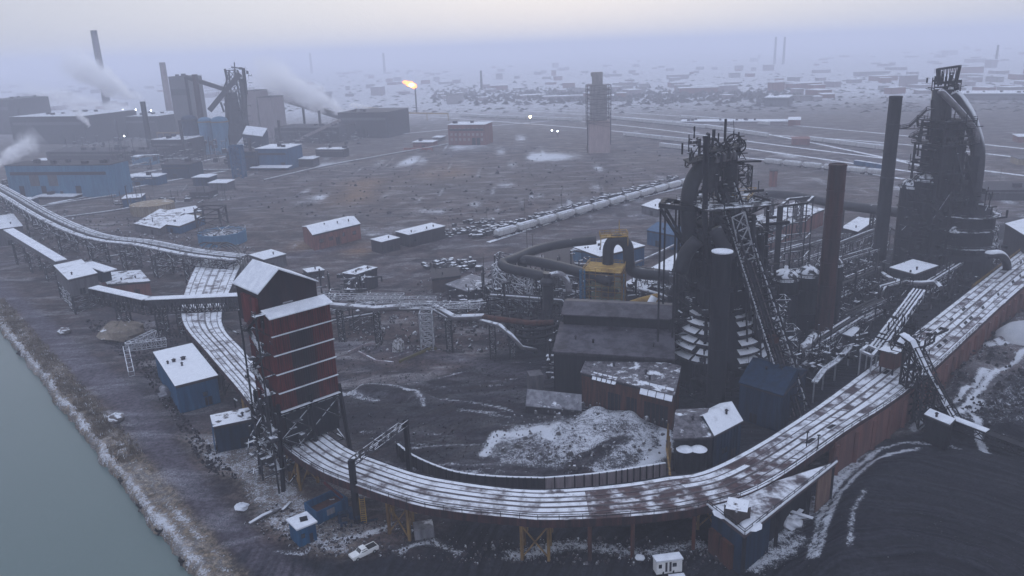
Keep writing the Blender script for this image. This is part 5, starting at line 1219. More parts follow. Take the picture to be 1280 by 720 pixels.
for i,(p,q) in enumerate(((p1,p2),(p2,p3),(p3,p4),(p4,p1))):
    for k in range(6): t=k/6; r_=p.lerp(q,t); mb.beam((r_.x,r_.y,-.3),(r_.x,r_.y,hS),.22)
    for z in np.arange(2,hS,2): mb.beam((p.x,p.y,z),(q.x,q.y,z),.22)
sc_.part('tubes',mb,m_dkyellow)
for z in np.arange(4,hS+.1,(hS-4)/3): mb=MB(); mb.slab([Vector((q.x,q.y,z)) for q in (p1,p2,p3,p4)],.2); mb.rail([Vector((q.x,q.y,z)) for q in (p1,p2,p3,p4,p1)],1.1,.14,2); sc_.part('deck',mb,m_yellow if z>hS-1 else M('green_mesh',(.06,.11,.07),(.10,.09,.04)))
mb=MB(); q=[(p1.x-1,p1.y-1),(p1.x+.6,p1.y-1),(p1.x+.6,p1.y+.6),(p1.x-1,p1.y+.6)]; mb.lattice(q,q,-.3,hS,9,.22); sc_.part('blue_mast',mb,m_blue2)
mb=MB(); r_=(p2+p3)/2; mb.beam((r_.x,r_.y,0),(r_.x,r_.y,hS-2),.45); sc_.part('blue_post',mb,m_blue2)
pipe('short dirty yellow duct sloping up behind the cast house roof',[G(770,393,7),G(790,381,9),G(822,372,10)],1.6,m_yellow,'yellow_duct',k=3,cat='duct')
pipe('bright snowy duct leaning steeply behind the cast house roof',[G(797,405,5),G(807,391,9),G(818,371,14)],1.3,m_snow,'snowy_duct',cat='duct')
pipe('snowy horizontal duct beside the leaning duct',[G(818,388,9),G(840,384,9)],1.0,m_pipe,'snowy_duct',cat='duct')
pipe('pale pipe running right from the inverted U main',[G(775,357,8),G(800,362,8),G(835,372,8)],.9,m_pipe,cat='pipe')
# buildings
zz=lambda bx,by,ty:HT(G(bx,by,0),ty)
lv=building('louvred_block','dark louvred cooling block beside the blue building',(686,338),(719,334),(719,311),zz(700,354,338) if False else 11,0,'flat',m_dkgrey,m_dkgrey)
mb=MB()
for z in np.arange(1,10.8,.7): mb.slab([lv.F(0,-.35,z),lv.F(lv.L,-.35,z),lv.F(lv.L,.1,z+.3),lv.F(0,.1,z+.3)],.1)
for z in np.arange(1,10.8,.7): mb.slab([lv.F(lv.L-.1,0,z+.3),lv.F(lv.L+.35,0,z),lv.F(lv.L+.35,lv.W,z),lv.F(lv.L-.1,lv.W,z+.3)],.1)
lv.part('louvres',mb,m_grey)
bw=building('switchgear_building','blue walled building with white snowy roof behind the inverted U main',(716,309),(750,321),(803,307),zz(750,345,321),0,'flat',m_blue,m_roofsnow,win=((.15,.4,2,4),(.55,.8,2,4)))
building('switchgear_extension','small blue extension with snow roof left of the inverted U main',(716,312),(746,318),(756,311),zz(735,338,316),0,'flat',m_blue2,m_roofsnow)
building('blue_store','flat blue steel shed out behind the hoist posts',(809,288),(846,295),(851,284),zz(809,305,288),0,'flat',m_blue,m_blue)
building('small_shed','small shed with white roof beyond the hoist posts',(802,257),(822,262),(834,253),zz(803,266,257),0,'flat',m_grey,m_roofsnow)
zzl=zz(770,362,352)
building('long_low_building','long low building with snow strip roof running behind the pipe tangle',(772,360),(800,366),(868,318),6,0,'flat',m_dkgrey,m_roofsnow)
br=building('brick_building','weathered red brick building with pale snowy roof, standing alone in the yard',(391,294),(450,280),(442,270),zz(391,313,294),0,'gable',m_brick,m_roofsnow,rise=2.0,win=((.12,.2,3,5),(.32,.4,3,5),(.6,.66,3.5,5.5),(.82,.9,3,5)),door=((.46,.54,0,4),))
building('brown_annex_building','smaller brown hut with snowy flat roof left of the long brown shed',(477,303),(499,297.5),(486,294),zz(477,317,303),0,'flat',m_dkgrey,m_roofsnow)
building('long_brown_shed','long brown shed with bright snowy roof in the middle of the yard',(511,294),(556,283),(540,279),zz(511,309,294),0,'flat',m_dkgrey,m_roofsnow,win=((.1,.18,2,3.2),),door=((.5,.6,0,3),))
building('black_cube_building','dark box building with snow crusted roof right of the red tower',(444,344),(471,335),(455,333),zz(444,367,344),0,'flat',m_dkgrey,m_patchroof,door=((.3,.5,0,2.5),))
building('dark_hangar','low dark roofed hall left of the lattice gantry',(586,365),(618,352),(592,343),zz(586,378,365),0,'flat',m_dkgrey,m_frost)
building('brown_block_building','brown block behind the low dark roofed hall',(540,349),(575,345),(575,334),zz(545,366,349),0,'flat',M('brown_render',(.075,.055,.055),(.05,.04,.045)),m_dkgrey)
zb_=zz(226,516,483)
be=building('blue_riverside_building','bright blue building with big speckled snow roof beside the river road',(220,483),(271,470),(241,430),zb_,0,'flat',m_blue,M('speckled_snow_roof',(.09,.08,.08),(.06,.055,.06),snow=.97,fine=.2,snowscale=.45),win=((.6,.72,3,4.3),))
mb=MB(); p=be.F(-.02*be.L,be.W*.35,0); u_=(be.F(0,1,0)-be.F(0,0,0)); mb.tube((p.x-1.2,p.y,1.8),(p.x-1.2+u_.x*5,p.y+u_.y*5,1.8),1.2,n=14); mb.box((p.x-1.4,p.y-2,2.6),(2.2,3.2,.25),math.atan2(u_.x,-u_.y)); single('side_tank',mb,m_frost,'pale tank with snow lid against the left wall of the bright blue riverside building','tank')
mb=MB(); p=be.F(be.L*.3,be.W*.6,zb_+.3); 
for dx,dy,r in ((0,0,.5),(2.2,1.6,.6),(-1.2,-1.5,.3)): mb=MB(); mb.lathe((p.x+dx,p.y+dy,zb_+.25),[(r,0),(r,.7),(r*1.5,.75),(.1,1.1)],10); be.part('roof_vent',mb,m_dkgrey)
z2=zz(280,571,528) 
sd_=building('low_blue_shed','low dark shed with one blue end wall tucked beside the tower legs',(268,534),(316,524),(311,511),zz(285,572,540),0,'flat',m_dkblue,m_patchroof)
mb=MB(); mb.slab([sd_.F(-.3,-.3,sd_.zt),sd_.F(-.3,sd_.W*.9,sd_.zt),sd_.F(-.6,sd_.W*.9,0),sd_.F(-.6,-.3,0)],.15); sd_.part('blue_end_sheet',mb,m_blue)
rb=building('ruined_brick_shed','low brick shed with broken snow patched roof beneath the pipe bridge',(135,356),(187,352),(165,340),zz(150,372,356),0,'flat',m_brick,m_patchroof)
building('small_grey_hut','small hut with snow roof behind the red tower',(385,341),(405,338),(398,334),zz(388,348,341),0,'flat',m_dkgrey,m_roofsnow)
building('lean_hut','shallow roofed hut seen past the gable of the red tower',(330,325),(357,318),(340,312),zz(340,335,322),0,'flat',m_grey,m_roofsnow)
building('long_red_hall','long hall with snowy roof and dull red wall behind the four post gantry',(938,300),(1030,262),(1003,252),zz(938,322,300),0,'flat',m_brick,m_patchroof)
building('far_service_hall','low snow roofed hall left of the overhead gas main',(936,288),(975,276),(960,268),zz(936,300,288),0,'flat',m_dkgrey,m_roofsnow)
building('snow_roof_annex','bright snow roofed annex beside the tall dark chimney',(1052,285),(1072,290),(1080,275),zz(1060,300,288),0,'flat',m_dkgrey,m_roofsnow)
building('tiny_roof_hut','tiny snow roofed hut under the overhead gas main',(1080,281),(1093,282),(1095,274),zz(1085,292,281),0,'flat',m_dkgrey,m_roofsnow)
# beige round tank, blue hut, low snowy halls, rectangular basin on the left
b=G(192,266,0); t=T('round_timber_tank','beige round timber tank with flat lid left of the snowy halls','tank',(b.x,b.y,0)); r=13
mb=MB(); mb.lathe((b.x,b.y,-.3),[(r,0),(r,6.2)],28); 
for i in range(28): a=i*math.pi/14; mb.beam((b.x+r*1.01*math.cos(a),b.y+r*1.01*math.sin(a),0),(b.x+r*1.01*math.cos(a),b.y+r*1.01*math.sin(a),6.2),.5)
t.part('wall',mb,m_tan); mb=MB(); mb.lathe((b.x,b.y,6.0),[(r*1.03,0),(r*1.03,.4),(.5,1.2)],28); t.part('lid',mb,M('beige_lid',(.26,.20,.12),(.16,.12,.08),snow=.3))
b=G(279,302,0); t=T('settling_basin','pale blue round settling basin with snow flecked radial top beside the pipe bridge end','basin',(b.x,b.y,0)); r=12.5
mb=MB(); mb.lathe((b.x,b.y,-.3),[(r,0),(r,6),(r*.9,6),(r*.9,4)],30); t.part('wall',mb,m_blue2)
mb=MB(); mb.lathe((b.x,b.y,3.6),[(r*.89,0),(r*.89,.2)],30); 
for i in range(12): a=i*math.pi/6; mb.beam((b.x,b.y,6.2),(b.x+r*math.cos(a),b.y+r*math.sin(a),6.2),.4)
mb.rail([Vector((b.x+r*math.cos(a),b.y+r*math.sin(a),6)) for a in [i*math.pi/12 for i in range(25)]],1.2,.16,3); t.part('radial_bridge',mb,m_darksnow)
building('small_blue_shed','deep blue shed with bright snow roof left of the round timber tank',(152,249),(176,247),(182,242),zz(152,260,249),0,'flat',m_blue,m_roofsnow)
building('snowy_hall','snow roofed hall with upper step, right of the round timber tank',(200,280),(224,283),(250,271),zz(222,292,283),0,'flat',m_blue,m_roofsnow)
building('stepped_hall','second snow roofed hall with a pale yellow front band',(218,270),(252,264),(248,257),zz(222,276,270),0,'flat',m_tan,m_roofsnow)
building('low_white_hall','low pale roofed hall in front of the round timber tank',(168,280),(200,286),(208,268),zz(190,292,283),0,'flat',m_grey,m_patchroof)
mb=MB(); p=G(266,282,0); q=[(p.x-7,p.y-6),(p.x+7,p.y-6),(p.x+7,p.y+6),(p.x-7,p.y+6)]; mb.lattice(q,q,0,11,2,.6,x=False); single('open_portal_frame',mb,m_dark,'open dark portal frame right of the snow roofed halls','frame')
# pit wall between slag heap and trestle
for lb,P in (('dark sheet pile wall with posts curving along the left of the snowy slag heap',[(497,566),(515,580),(545,594),(575,603),(620,608),(680,610)]),('grey brown sheet pile wall below the right end of the snowy slag heap',[(681,610),(730,606),(770,601),(832,591)])):
    t=T('sheet_pile_wall',lb,'wall',tuple(G(*P[0],0))); W=[G(x,y+2,0) for x,y in P]; W=bez(W,4); mb=MB(); curt(mb,W,-.4,2.8,.35); t.part('wall',mb,m_conc if 'brown' in lb else m_dkgrey)
    L_=0; mb=MB()
    for a,b in zip(W,W[1:]):
        n_=max(1,int((b-a).length/1.3))
        for i in range(n_): c=a.lerp(b,i/n_); mb.box((c.x,c.y-.25,1.4),(.25,.3,3.4),0)
    t.part('ribs',mb,m_rust if False else m_dark)
    mb=MB(); curt(mb,[w_+Vector((0,0,0)) for w_ in W],2.8,2.95,.5); t.part('snow_cap',mb,m_snow)
# small yard wall ruins
for i,(P,lb) in enumerate(((((436,442),(458,432),(470,431)),'low broken foundation wall left of the snowy bush'),(((447,441),(470,453),(492,455)),'low foundation wall running right to the snowy bush'),(((500,453),(540,436),(545,437)),'mossy foundation edge right of the snowy bush'))):
    W=[G(x,y,0) for x,y in P]; mb=MB(); curt(mb,W,-.2,.7,.5); single('foundation_wall',mb,M('mossy_concrete',(.14,.12,.05),(.10,.09,.06)) if i==2 else m_conc,lb,'wall')
# ---------------------------------------------------------------- rail wagons
def wagon_proto():
    t=T('hopper_wagon','pale grey covered hopper wagon in the long train crossing the middle yard','rail wagon',(0,0,0),'hopper wagons of the long middle train',local=True)
    L,W,H=14.6,3.1,4.4
    mb=MB(); prof=[(-1.2,1.3),(-1.55,2.4),(-1.55,4.0),(-1.1,4.45),(0,4.6),(1.1,4.45),(1.55,4.0),(1.55,2.4),(1.2,1.3)]
    n=len(prof); e0=[(-L/2+1.2*(0 if z>2.3 else 1.2),y,z) for y,z in prof]; e1=[(L/2-1.2*(0 if z>2.3 else 1.2),y,z) for y,z in prof]
    mb.add(e0+e1,[tuple(range(n)),tuple(range(2*n-1,n-1,-1))]+[(i,n+i,n+(i+1)%n,(i+1)%n) for i in range(n)]); t.part('body',mb,m_hopper)
    mb=MB(); mb.box((0,0,4.72),(L*.92,1.9,.16)); t.part('roof_walk',mb,m_snow)
    mb=MB(); mb.box((0,0,1.15),(L+1.4,2.6,.3)); t.part('underframe',mb,m_dark0)
    for x in (-5.6,5.6):
        mb=MB(); mb.box((x,0,.75),(2.6,2.2,.35))
        for dx in (-.9,.9): mb.tube((x+dx,-.95,.5),(x+dx,.95,.5),.45,n=12)
        t.part('bogie',mb,m_dark0)
    return t.o
wp=wagon_proto()
def train(a,b,pitch,proto,first,label,group=None):
    d=b-a; n=max(1,int(round(d.length/pitch))); r=math.atan2(d.y,d.x)
    for i in range(n):
        p=a.lerp(b,(i+.5)/n)
        if first and i==0: o=proto; o.location=p; o.rotation_euler=(0,0,r)
        else: o=dup(proto,p,r)
        o['label']=label
        if group: o['group']=group
train(G(618,299,0),G(866,229,0),16.6,wp,True,'pale grey covered hopper wagon in the long train crossing the middle yard')
train(G(955,205,0),G(1112,221,0),17,wp,False,'pale hopper wagon in the farther train behind the brown chimney','hopper wagons of the far train')
for i,(x0,y0,x1,y1,lb) in enumerate(((825,184,874,190,'white roofed flat train set left of the near furnace top'),(762,149,882,161,'long pale string of wagons right of the lone scaffolded tower'),(850,148,962,157,'upper pale wagon string above the near furnace'),(880,160,960,172,'pale wagon string right of the near furnace top'),(1068,207,1110,214,'blue wagon string beside the tall dark chimney'),(575,146,728,152,'dark wagon string left of the lone scaffolded tower'),(780,170,862,179,'grey wagon string between the lone tower and near furnace'),(1010,176,1120,190,'pale wagon string beyond the brown chimney top'))):
    a,b=G(x0,y0,0),G(x1,y1,0); d=b-a; n=max(3,int(d.length/18)); g=lb
    for k in range(n):
        p=a.lerp(b,(k+.5)/n); mb=MB(); mb.box((0,0,2.6),(d.length/n-1.2,3.2,3.2)); mb.box((0,0,4.3),(d.length/n-1.4,2.8,.25),m=1); mb.box((0,0,.7),(d.length/n-4,2.2,.6),m=2)
        if k==0: mb0=mb; o=mb.build('box_wagon',[m_blue if i==4 else m_hopper,m_snow,m_dark0]); base=o
        else: o=base.copy(); col.objects.link(o)
        o.location=p; o.rotation_euler=(0,0,math.atan2(d.y,d.x)); tag(o,lb.replace('string of wagons','box wagon in the string').replace('wagon string','box wagon of the string').replace('flat train set','wagon in the short train'),'rail wagon','wagons of the '+lb.split(' ')[0]+' '+lb.split(' ')[1]+' string '+('near' if i<1 else 'far')+(' right' if i>2 else ''))
# rail tracks as thin snowy lines on the far yard
m_track=M('rail_track',(.24,.23,.24),(.09,.085,.095),snow=.62,scale=.03)
trk=[((560,140),(760,155),(1000,185),(1300,222)),((540,146),(760,163),(1000,195),(1300,238)),((600,135),(800,142),(1050,162),(1300,188)),((560,133),(760,145),(900,158),(1100,196),(1300,246)),((610,303),(740,263),(870,230)),((0,232),(140,222),(360,180),(470,160)),((60,255),(200,228),(420,190)),((900,165),(1100,178),(1300,200)),((860,190),(1000,205),(1130,224)),((420,175),(560,162),(700,150))]
for i,P in enumerate(trk):
    W=bez([G(x,y,0) for x,y in P],12); mb=MB(); vs=[];fs=[]
    for k,p in enumerate(W):
        d=W[min(k+1,len(W)-1)]-W[max(k-1,0)]; n_=Vector((-d.y,d.x,0)).normalized()*(2.2 if i!=4 else 1.4)
        vs+=[(p.x-n_.x,p.y-n_.y,.06+i*.006),(p.x+n_.x,p.y+n_.y,.06+i*.006)]
        if k: a=2*(k-1); fs.append((a,a+1,a+3,a+2))
    mb.add(vs,fs); o=mb.build('railway_track',m_track); tag(o,kind='structure')
# scrap rows along the train
mb=MB(); R=random.Random(33)
for k in range(150):
    t=R.random(); p=G(595+255*t,297-72*t+R.uniform(-3.5,0.5),0); mb.box((p.x,p.y,R.uniform(.4,1.8)),(R.uniform(1,6),R.uniform(1,3),R.uniform(1,3)),R.uniform(0,3)); 
single('scrap_rows',mb,m_darksnow,'rows of snow flecked scrap beside the long pale train','scrap',kind='stuff')
for i,(x,y,n,lb) in enumerate(((588,292,50,'dark scrap heap left of the train head'),(610,280,35,'smaller scrap heap behind the train head'),(560,334,60,'scattered snow topped scrap blocks by the low dark hall'))):
    p=G(x,y,0); mb=MB()
    for k in range(n): mb.box((p.x+R.gauss(0,6),p.y+R.gauss(0,5),R.uniform(0,1.8)),(R.uniform(.8,4),R.uniform(.8,3),R.uniform(.5,2)),R.uniform(0,3))
    single('scrap_heap',mb,m_darksnow,lb,'scrap heap',kind='stuff')
# utility poles
def pole_proto():
    t=T('utility_pole','slender dark utility pole','pole',(0,0,0),'utility poles in the middle yard',local=True)
    mb=MB(); mb.tube((0,0,-.3),(0,0,10.5),.16,.11,8); t.part('mast',mb,m_wood); mb=MB(); mb.beam((-1.3,0,9.8),(1.3,0,9.8),.16); t.part('crossarm',mb,m_wood); return t.o
pp=pole_proto(); first=True
for (x,y,lb) in ((562,297,'utility pole at the right end of the long brown shed'),(609,281,'utility pole behind the train head scrap'),(605,344,'utility pole right of the low dark hall'),(546,357,'utility pole by the brown block'),(656,270,'utility pole first beyond the long pale train'),(702,257,'utility pole second beyond the long pale train'),(750,246,'utility pole third beyond the long pale train'),(791,236,'utility pole fourth beyond the long pale train'),(659,312,'utility pole in front of the long pale train'),(840,300,'utility pole left of the near furnace'),(918,175,'utility pole far behind the near furnace top'),(1250,225,'utility pole at far right beyond the far furnace'),(666,318,'utility pole by the louvred block')):
    o=pp if first else dup(pp); first=False; o.location=G(x,y,0); o['label']=lb
# ---------------------------------------------------------------- background works (left)
def bbox(label,x0,x1,by,ty,depth,wm,rm,name='mill_building',roof=.5,snowfront=False,cat='building',yaw=.05,**k):
    a=G(x0,by,0); b=G(x1,by,0); h=HT((a+b)/2,ty); t=T(name,label,cat,tuple(a)); d=b-a; L=d.length; r=math.atan2(d.y,d.x); u=d.normalized(); v=Vector((-u.y,u.x,0))
    F=lambda p,q,z:Vector((a.x+u.x*p+v.x*q,a.y+u.y*p+v.y*q,z))
    mb=MB(); mb.prism([xy(F(p,q,0)) for p,q in ((0,0),(L,0),(L,depth),(0,depth))],-.5,h); t.part('wall',mb,wm)
    mb=MB(); mb.slab([F(-.5,-.5,h+.4),F(L+.5,-.5,h+.4),F(L+.5,depth+.5,h+.4+roof),F(-.5,depth+.5,h+.4+roof)],.4); t.part('roof',mb,rm); t.F=F; t.L=L; t.h=h
    RB=random.Random(int(x0*3+by))
    if L>22:
        for k in range(int(min(9,L/14))):
            mb=MB(); u_=RB.uniform(.06,.94)*L; q_=RB.uniform(.2,.8)*depth; mb.box(F(u_,q_,h+1.6),(RB.uniform(2,5),RB.uniform(2,4),RB.uniform(1.5,3.5)),r); t.part('roof_vent',mb,m_dkgrey)
        mb=MB(); mb.prism([xy(F(p,q,0)) for p,q in ((.04*L,-.3),(.96*L,-.3),(.96*L,.1),(.04*L,.1))],h*.70,h*.80); t.part('window_band',mb,m_grey if wm is m_dkgrey else m_dkgrey)
        for k in range(int(min(5,L/20))):
            mb=MB(); u_=RB.uniform(.08,.9)*L; mb.prism([xy(F(p,q,0)) for p,q in ((u_,-.35),(u_+4,-.35),(u_+4,.1),(u_,.1))],-.2,h*.35); t.part('door',mb,m_dark0)
    return t
bl=bbox('large faded blue mill hall at far left with pale window panels',14,143,246,207,22,m_blue2,m_dkgrey,name='blue_mill_hall')
for a in (.22,.40):
    mb=MB(); mb.prism([xy(bl.F(bl.L*p,q,0)) for p,q in ((a,-.25),(a+.09,-.25),(a+.09,.1),(a,.1))],bl.h*.35,bl.h*.75); bl.part('window_panel',mb,m_grey)
bbox('tall plain blue block with snow roof in front of the large blue hall',99,136,241,215,18,m_blue,m_snow,name='blue_block')
bbox('long low blue shed with bright snow roof, farther of the two',137,160,233,226,10,m_blue2,m_snow,name='low_blue_shed')
bbox('long low blue shed with bright snow roof right of the tall blue block',160,198,231,221,12,m_blue,m_snow,name='low_blue_shed')
bbox('low long snow roofed shed in front of the large blue hall',44,92,249,246,14,m_dkgrey,m_snow,name='low_shed')
bbox('small white roofed shed on top edge of the large blue hall yard',40,63,203,201,14,m_grey,m_snow,name='low_shed')
bbox('blue grey shed with pale doors left of the blue lattice tower',204,238,223,206,20,m_dkblue,m_dkgrey,name='mill_building')
b_=bbox('blue building with bright ground level canopy right of the blue lattice tower',322,361,212,186,28,m_blue,m_snow,name='blue_plant_building'); mb=MB(); mb.slab([b_.F(-2,-9,3),b_.F(b_.L+4,-9,3),b_.F(b_.L+4,0,4),b_.F(-2,0,4)],.4); b_.part('canopy',mb,m_snow)
bbox('dark control block beneath the tilted snow roofs',286,322,213,190,22,m_dkblue,m_dkgrey)
p=G(300,222,0); mb=MB(); q=[(p.x-4,p.y-4),(p.x+4,p.y-4),(p.x+4,p.y+4),(p.x-4,p.y+4)]; mb.lattice(q,q,0,HT(p,182),6,.9); single('blue_lattice_tower',mb,m_blue,'blue lattice tower at the foot of the distant furnace','tower')
# tilted snowy roofs
for (P,lb) in (([(303,167,26),(328,170,26),(334,160,32),(308,157,32)],'upper tilted snow roof below the distant furnace'),([(296,180,18),(318,184,18),(331,172,25),(306,168,25)],'lower tilted snow roof below the distant furnace')):
    t=T('sloping_roof_house',lb,'building',tuple(G(P[0][0],200,0))); W=[]
    yb=G(310,200,0).y
    for x,y,_ in P: W.append(None)
    ys_=[0,0,12,12]
    W=[]
    for (x,y,_),dy in zip(P,ys_):
        d=Fv*FPX+Rv*(x-640)+Uv*(360-y); tt=(yb+dy-CAM.y)/d.y; W.append(CAM+d*tt)
    mb=MB(); mb.slab(W,.6); t.part('roof',mb,m_snow); mb=MB(); mb.prism([xy(w_) for w_ in W],-.3,[w_.z-.7 for w_ in W] if True else 0); t.part('wall',mb,m_dkblue)
# blue cylindrical stoves
for i,(x,r,mt,ty,lb) in enumerate(((243,8,m_dkblue,147,'dark domed stove left of the blue stoves'),(262,7,m_blue2,149,'left blue cylindrical stove under the orange ring walkway'),(280,8.5,m_blue2,149,'right blue cylindrical stove with orange ring walkway'))):
    b=G(x,192,0); h=HT(b,ty); t=T('cylindrical_stove',lb,'stove',(b.x,b.y,0),'stoves of the distant furnace'); mb=MB(); mb.lathe((b.x,b.y,-.3),[(r,0),(r,h-1)]+[(r*math.cos(a),h-1+r*.5*math.sin(a)) for a in [.3,.7,1.1,1.45]],22); t.part('shell',mb,mt,smooth=False)
    mb=MB(); mb.lathe((b.x,b.y,h-3),[(r,0),(r*1.1,.1),(r*1.1,1.0),(r,1.1)],22); t.part('ring_walkway',mb,m_dkyellow if i else m_dark)
# distant furnace tower with skip incline
fb=G(298,190,0)
def at3(px,py,dy=0):
    d=Fv*FPX+Rv*(px-640)+Uv*(360-py); t=(fb.y+dy-CAM.y)/d.y; return CAM+d*t
f3=T('blast_furnace','distant hazy blast furnace with splayed top legs and a thick sloping skip bridge','blast furnace',tuple(fb))
mb=MB(); mb.lathe((fb.x,fb.y,-.5),[(14,0),(14,20),(9,30),(6,HT(fb,115))],18); f3.part('shaft',mb,m_dark0)
q=lambda w_,z:[(at3(298,150).x-w_,fb.y-w_),(at3(298,150).x+w_,fb.y-w_),(at3(298,150).x+w_,fb.y+w_),(at3(298,150).x-w_,fb.y+w_)]
mb=MB(); mb.lattice(q(9,0),q(4.5,0),0,HT(fb,88),6,.8); f3.part('tower',mb,m_dark)
mb=MB(); mb.clutter((fb.x,fb.y,0),12,10,10,HT(fb,120),90,0,random.Random(7),big=2.2); f3.part('pipework_and_walkways',mb,m_dark,kind='stuff')
mb=MB(); mb.clutter((at3(297,100).x,fb.y,0),12,5,HT(fb,106),HT(fb,86),36,0,random.Random(8),big=1.6); f3.part('top_works',mb,m_dark,kind='stuff')
mb=MB(); mb.beam(at3(289,84),at3(306,86),1.2); mb.beam(at3(293,78),at3(294,95),.9); mb.beam(at3(281,86),at3(284,100),1.6); mb.beam(at3(304,86),at3(308,118),2.4); mb.beam(at3(284,100),at3(279,112),1.4); mb.beam(at3(276,128),at3(280,140),1.5); f3.part('head_frame',mb,m_dark)
mb=MB(); mb.beam(at3(262,138,-12),at3(300,92,-4),6.5,5); f3.part('skip_bridge',mb,m_dkgrey)
mb=MB(); mb.tube(at3(306,170,4),at3(304,98,4),4,3,12); f3.part('downcomer',mb,m_bpipe)
def tallbox(lb,x0,x1,by,ty,dep,mt,name='silo_block',cat='building'): return bbox(lb,x0,x1,by,ty,dep,mt,m_dkgrey,name,cat=cat)
tallbox('tall grey slab building behind the distant stoves',222,246,172,96,26,m_grey,'tall_grey_building')
tallbox('pale twin silo block right of the distant furnace',311,326,172,114,26,m_conc)
tallbox('second pale silo block at the top of the long conveyor',328,345,172,122,26,m_conc)
tallbox('broad dark mill block with windowless front under the steam',425,486,172,141,60,m_dkgrey,'mill_building')
tallbox('low dark workshop below the long conveyor',345,425,178,160,40,m_dkgrey,'mill_building')
bbox('dark slab sided hall at the far left edge',-12,18,168,125,70,m_dkgrey,m_dkgrey)
bbox('very long low dark mill shed with a row of lamps',18,110,180,146,90,m_dkgrey,m_patchroof,name='long_mill_shed')
bbox('second long dark mill shed behind the slim dark stack',112,200,172,146,80,m_dkgrey,m_patchroof,name='long_mill_shed')
bbox('low snow streaked shed between the two slim dark stacks',192,236,198,175,40,m_dkgrey,m_patchroof,name='low_shed')
bbox('low dark shed in front of the long mill sheds',60,190,204,190,30,m_dkgrey,m_dkgrey,name='low_shed')
bbox('far pale shed row on the skyline at left',30,66,128,117,60,m_grey,m_snow,name='skyline_shed')
# conveyor bridges
def bridge(lb,a,b,w_,legs,mat=m_dkgrey,ya=None,dy=0,roof=None):
    A,B=[atm(x,y,ya+dy) for x,y in (a,b)]; t=T('conveyor_bridge',lb,'conveyor',(A.x,A.y,0)); mb=MB(); mb.beam(A,B,w_*1.3,w_); t.part('gallery',mb,mat)
    for k in legs: p=A.lerp(B,k); mb=MB(); mb.beam((p.x,p.y,0),p,2.4); t.part('leg',mb,m_dkgrey)
    return t
bridge('long distant conveyor sloping right from the silo block to the steaming mill',(326,115),(430,147),7,(.5,.95),ya=G(345,165,0).y)
bridge('short high conveyor between the tall grey building and the distant furnace',(232,96),(285,113),4,(.0,),ya=fb.y,dy=40)
bridge('low pale conveyor rising right behind the tilted roofs',(372,175),(425,150),3,(.5,),m_conc,ya=G(380,180,0).y)
for x,by,ty,r0,r1,mt,lb in ((137,150,38,6.5,5.2,m_grey,'tallest hazy chimney at upper left'),(216,163,78,5,4,m_conc,'pale hazy chimney right of the tallest one'),(257,188,93,3.4,2.8,m_brownstack,'dark slim chimney before the tall grey building'),(188,186,127,3.2,2.8,m_dark0,'shorter dark chimney left of the pale one')):
    stackobj(lb,x,by,ty,r0,r1,mt,rings=4)
# pipe racks; amber light on the middle two is put into their yellow colour
for (x0,y0,x1,y1,z,lb,mt) in ((196,166,237,166,8,'dull yellow pipe rack left of the distant stoves',m_dkyellow),(436,140,560,142,10,'pipe rack painted amber as if lit, running to the flare stack',m_yellow),(453,134,490,137,14,'short pipe rack painted amber as if lit, above the steaming mill',m_yellow),(505,186,540,186,2,'low reddish strip beyond the yard left of the brick office block',M('dull_reddish',(.28,.09,.06)))):  # the last strip is a plain dull reddish colour
    a,b=G(x0,y0,z),G(x1,y1,z); mb=MB(); mb.beam(a,b,2.4,1.8)
    for k in range(6): p=a.lerp(b,k/5); mb.beam((p.x,p.y,0),p,.8)
    single('pipe_rack',mb,mt,lb,'pipe rack')
# flare stack
b=G(521,141,0); t=T('flare_stack','thin flare stack with bright orange flame blowing left','flare stack',tuple(b)); h=HT(b,110)
mb=MB(); mb.tube((b.x,b.y,-.3),(b.x,b.y,h),1.3,1.1,10); t.part('stack',mb,m_dark)
mb=MB(); R=random.Random(2)
m_flame=M('flame',(1,.5,.2),emis=((1,.26,.06),4.0)); m_flameh=M('flame_core',(1,.8,.5),emis=((1,.5,.18),6))
def blobm(mb,c,rx,ry,rz,n=10,R=R,j=.12):
    vs=[];fs=[];m_=n*2
    for i in range(n+1):
        th=math.pi*i/n
        for k in range(m_): ph=2*math.pi*k/m_; q=1+R.uniform(-j,j); vs.append((c[0]+rx*q*math.sin(th)*math.cos(ph),c[1]+ry*q*math.sin(th)*math.sin(ph),c[2]+rz*q*math.cos(th)))
    for i in range(n):
        for k in range(m_): k2=(k+1)%m_; fs.append((i*m_+k,(i+1)*m_+k,(i+1)*m_+k2,i*m_+k2))
    mb.add(vs,fs)
blobm(mb,(b.x-2,b.y,h+3),5,4,4); blobm(mb,(b.x-8,b.y,h+6.5),6.5,4,4.2); blobm(mb,(b.x-15,b.y,h+9.5),4.5,3,2.6); t.part('flame',mb,m_flame)
mb=MB(); blobm(mb,(b.x-5,b.y-5,h+5),5,2.6,3); t.part('flame_core',mb,m_flameh)
m_palegrey=M('pale_grey_sheet',(.30,.28,.28),(.20,.19,.20),streak=True)
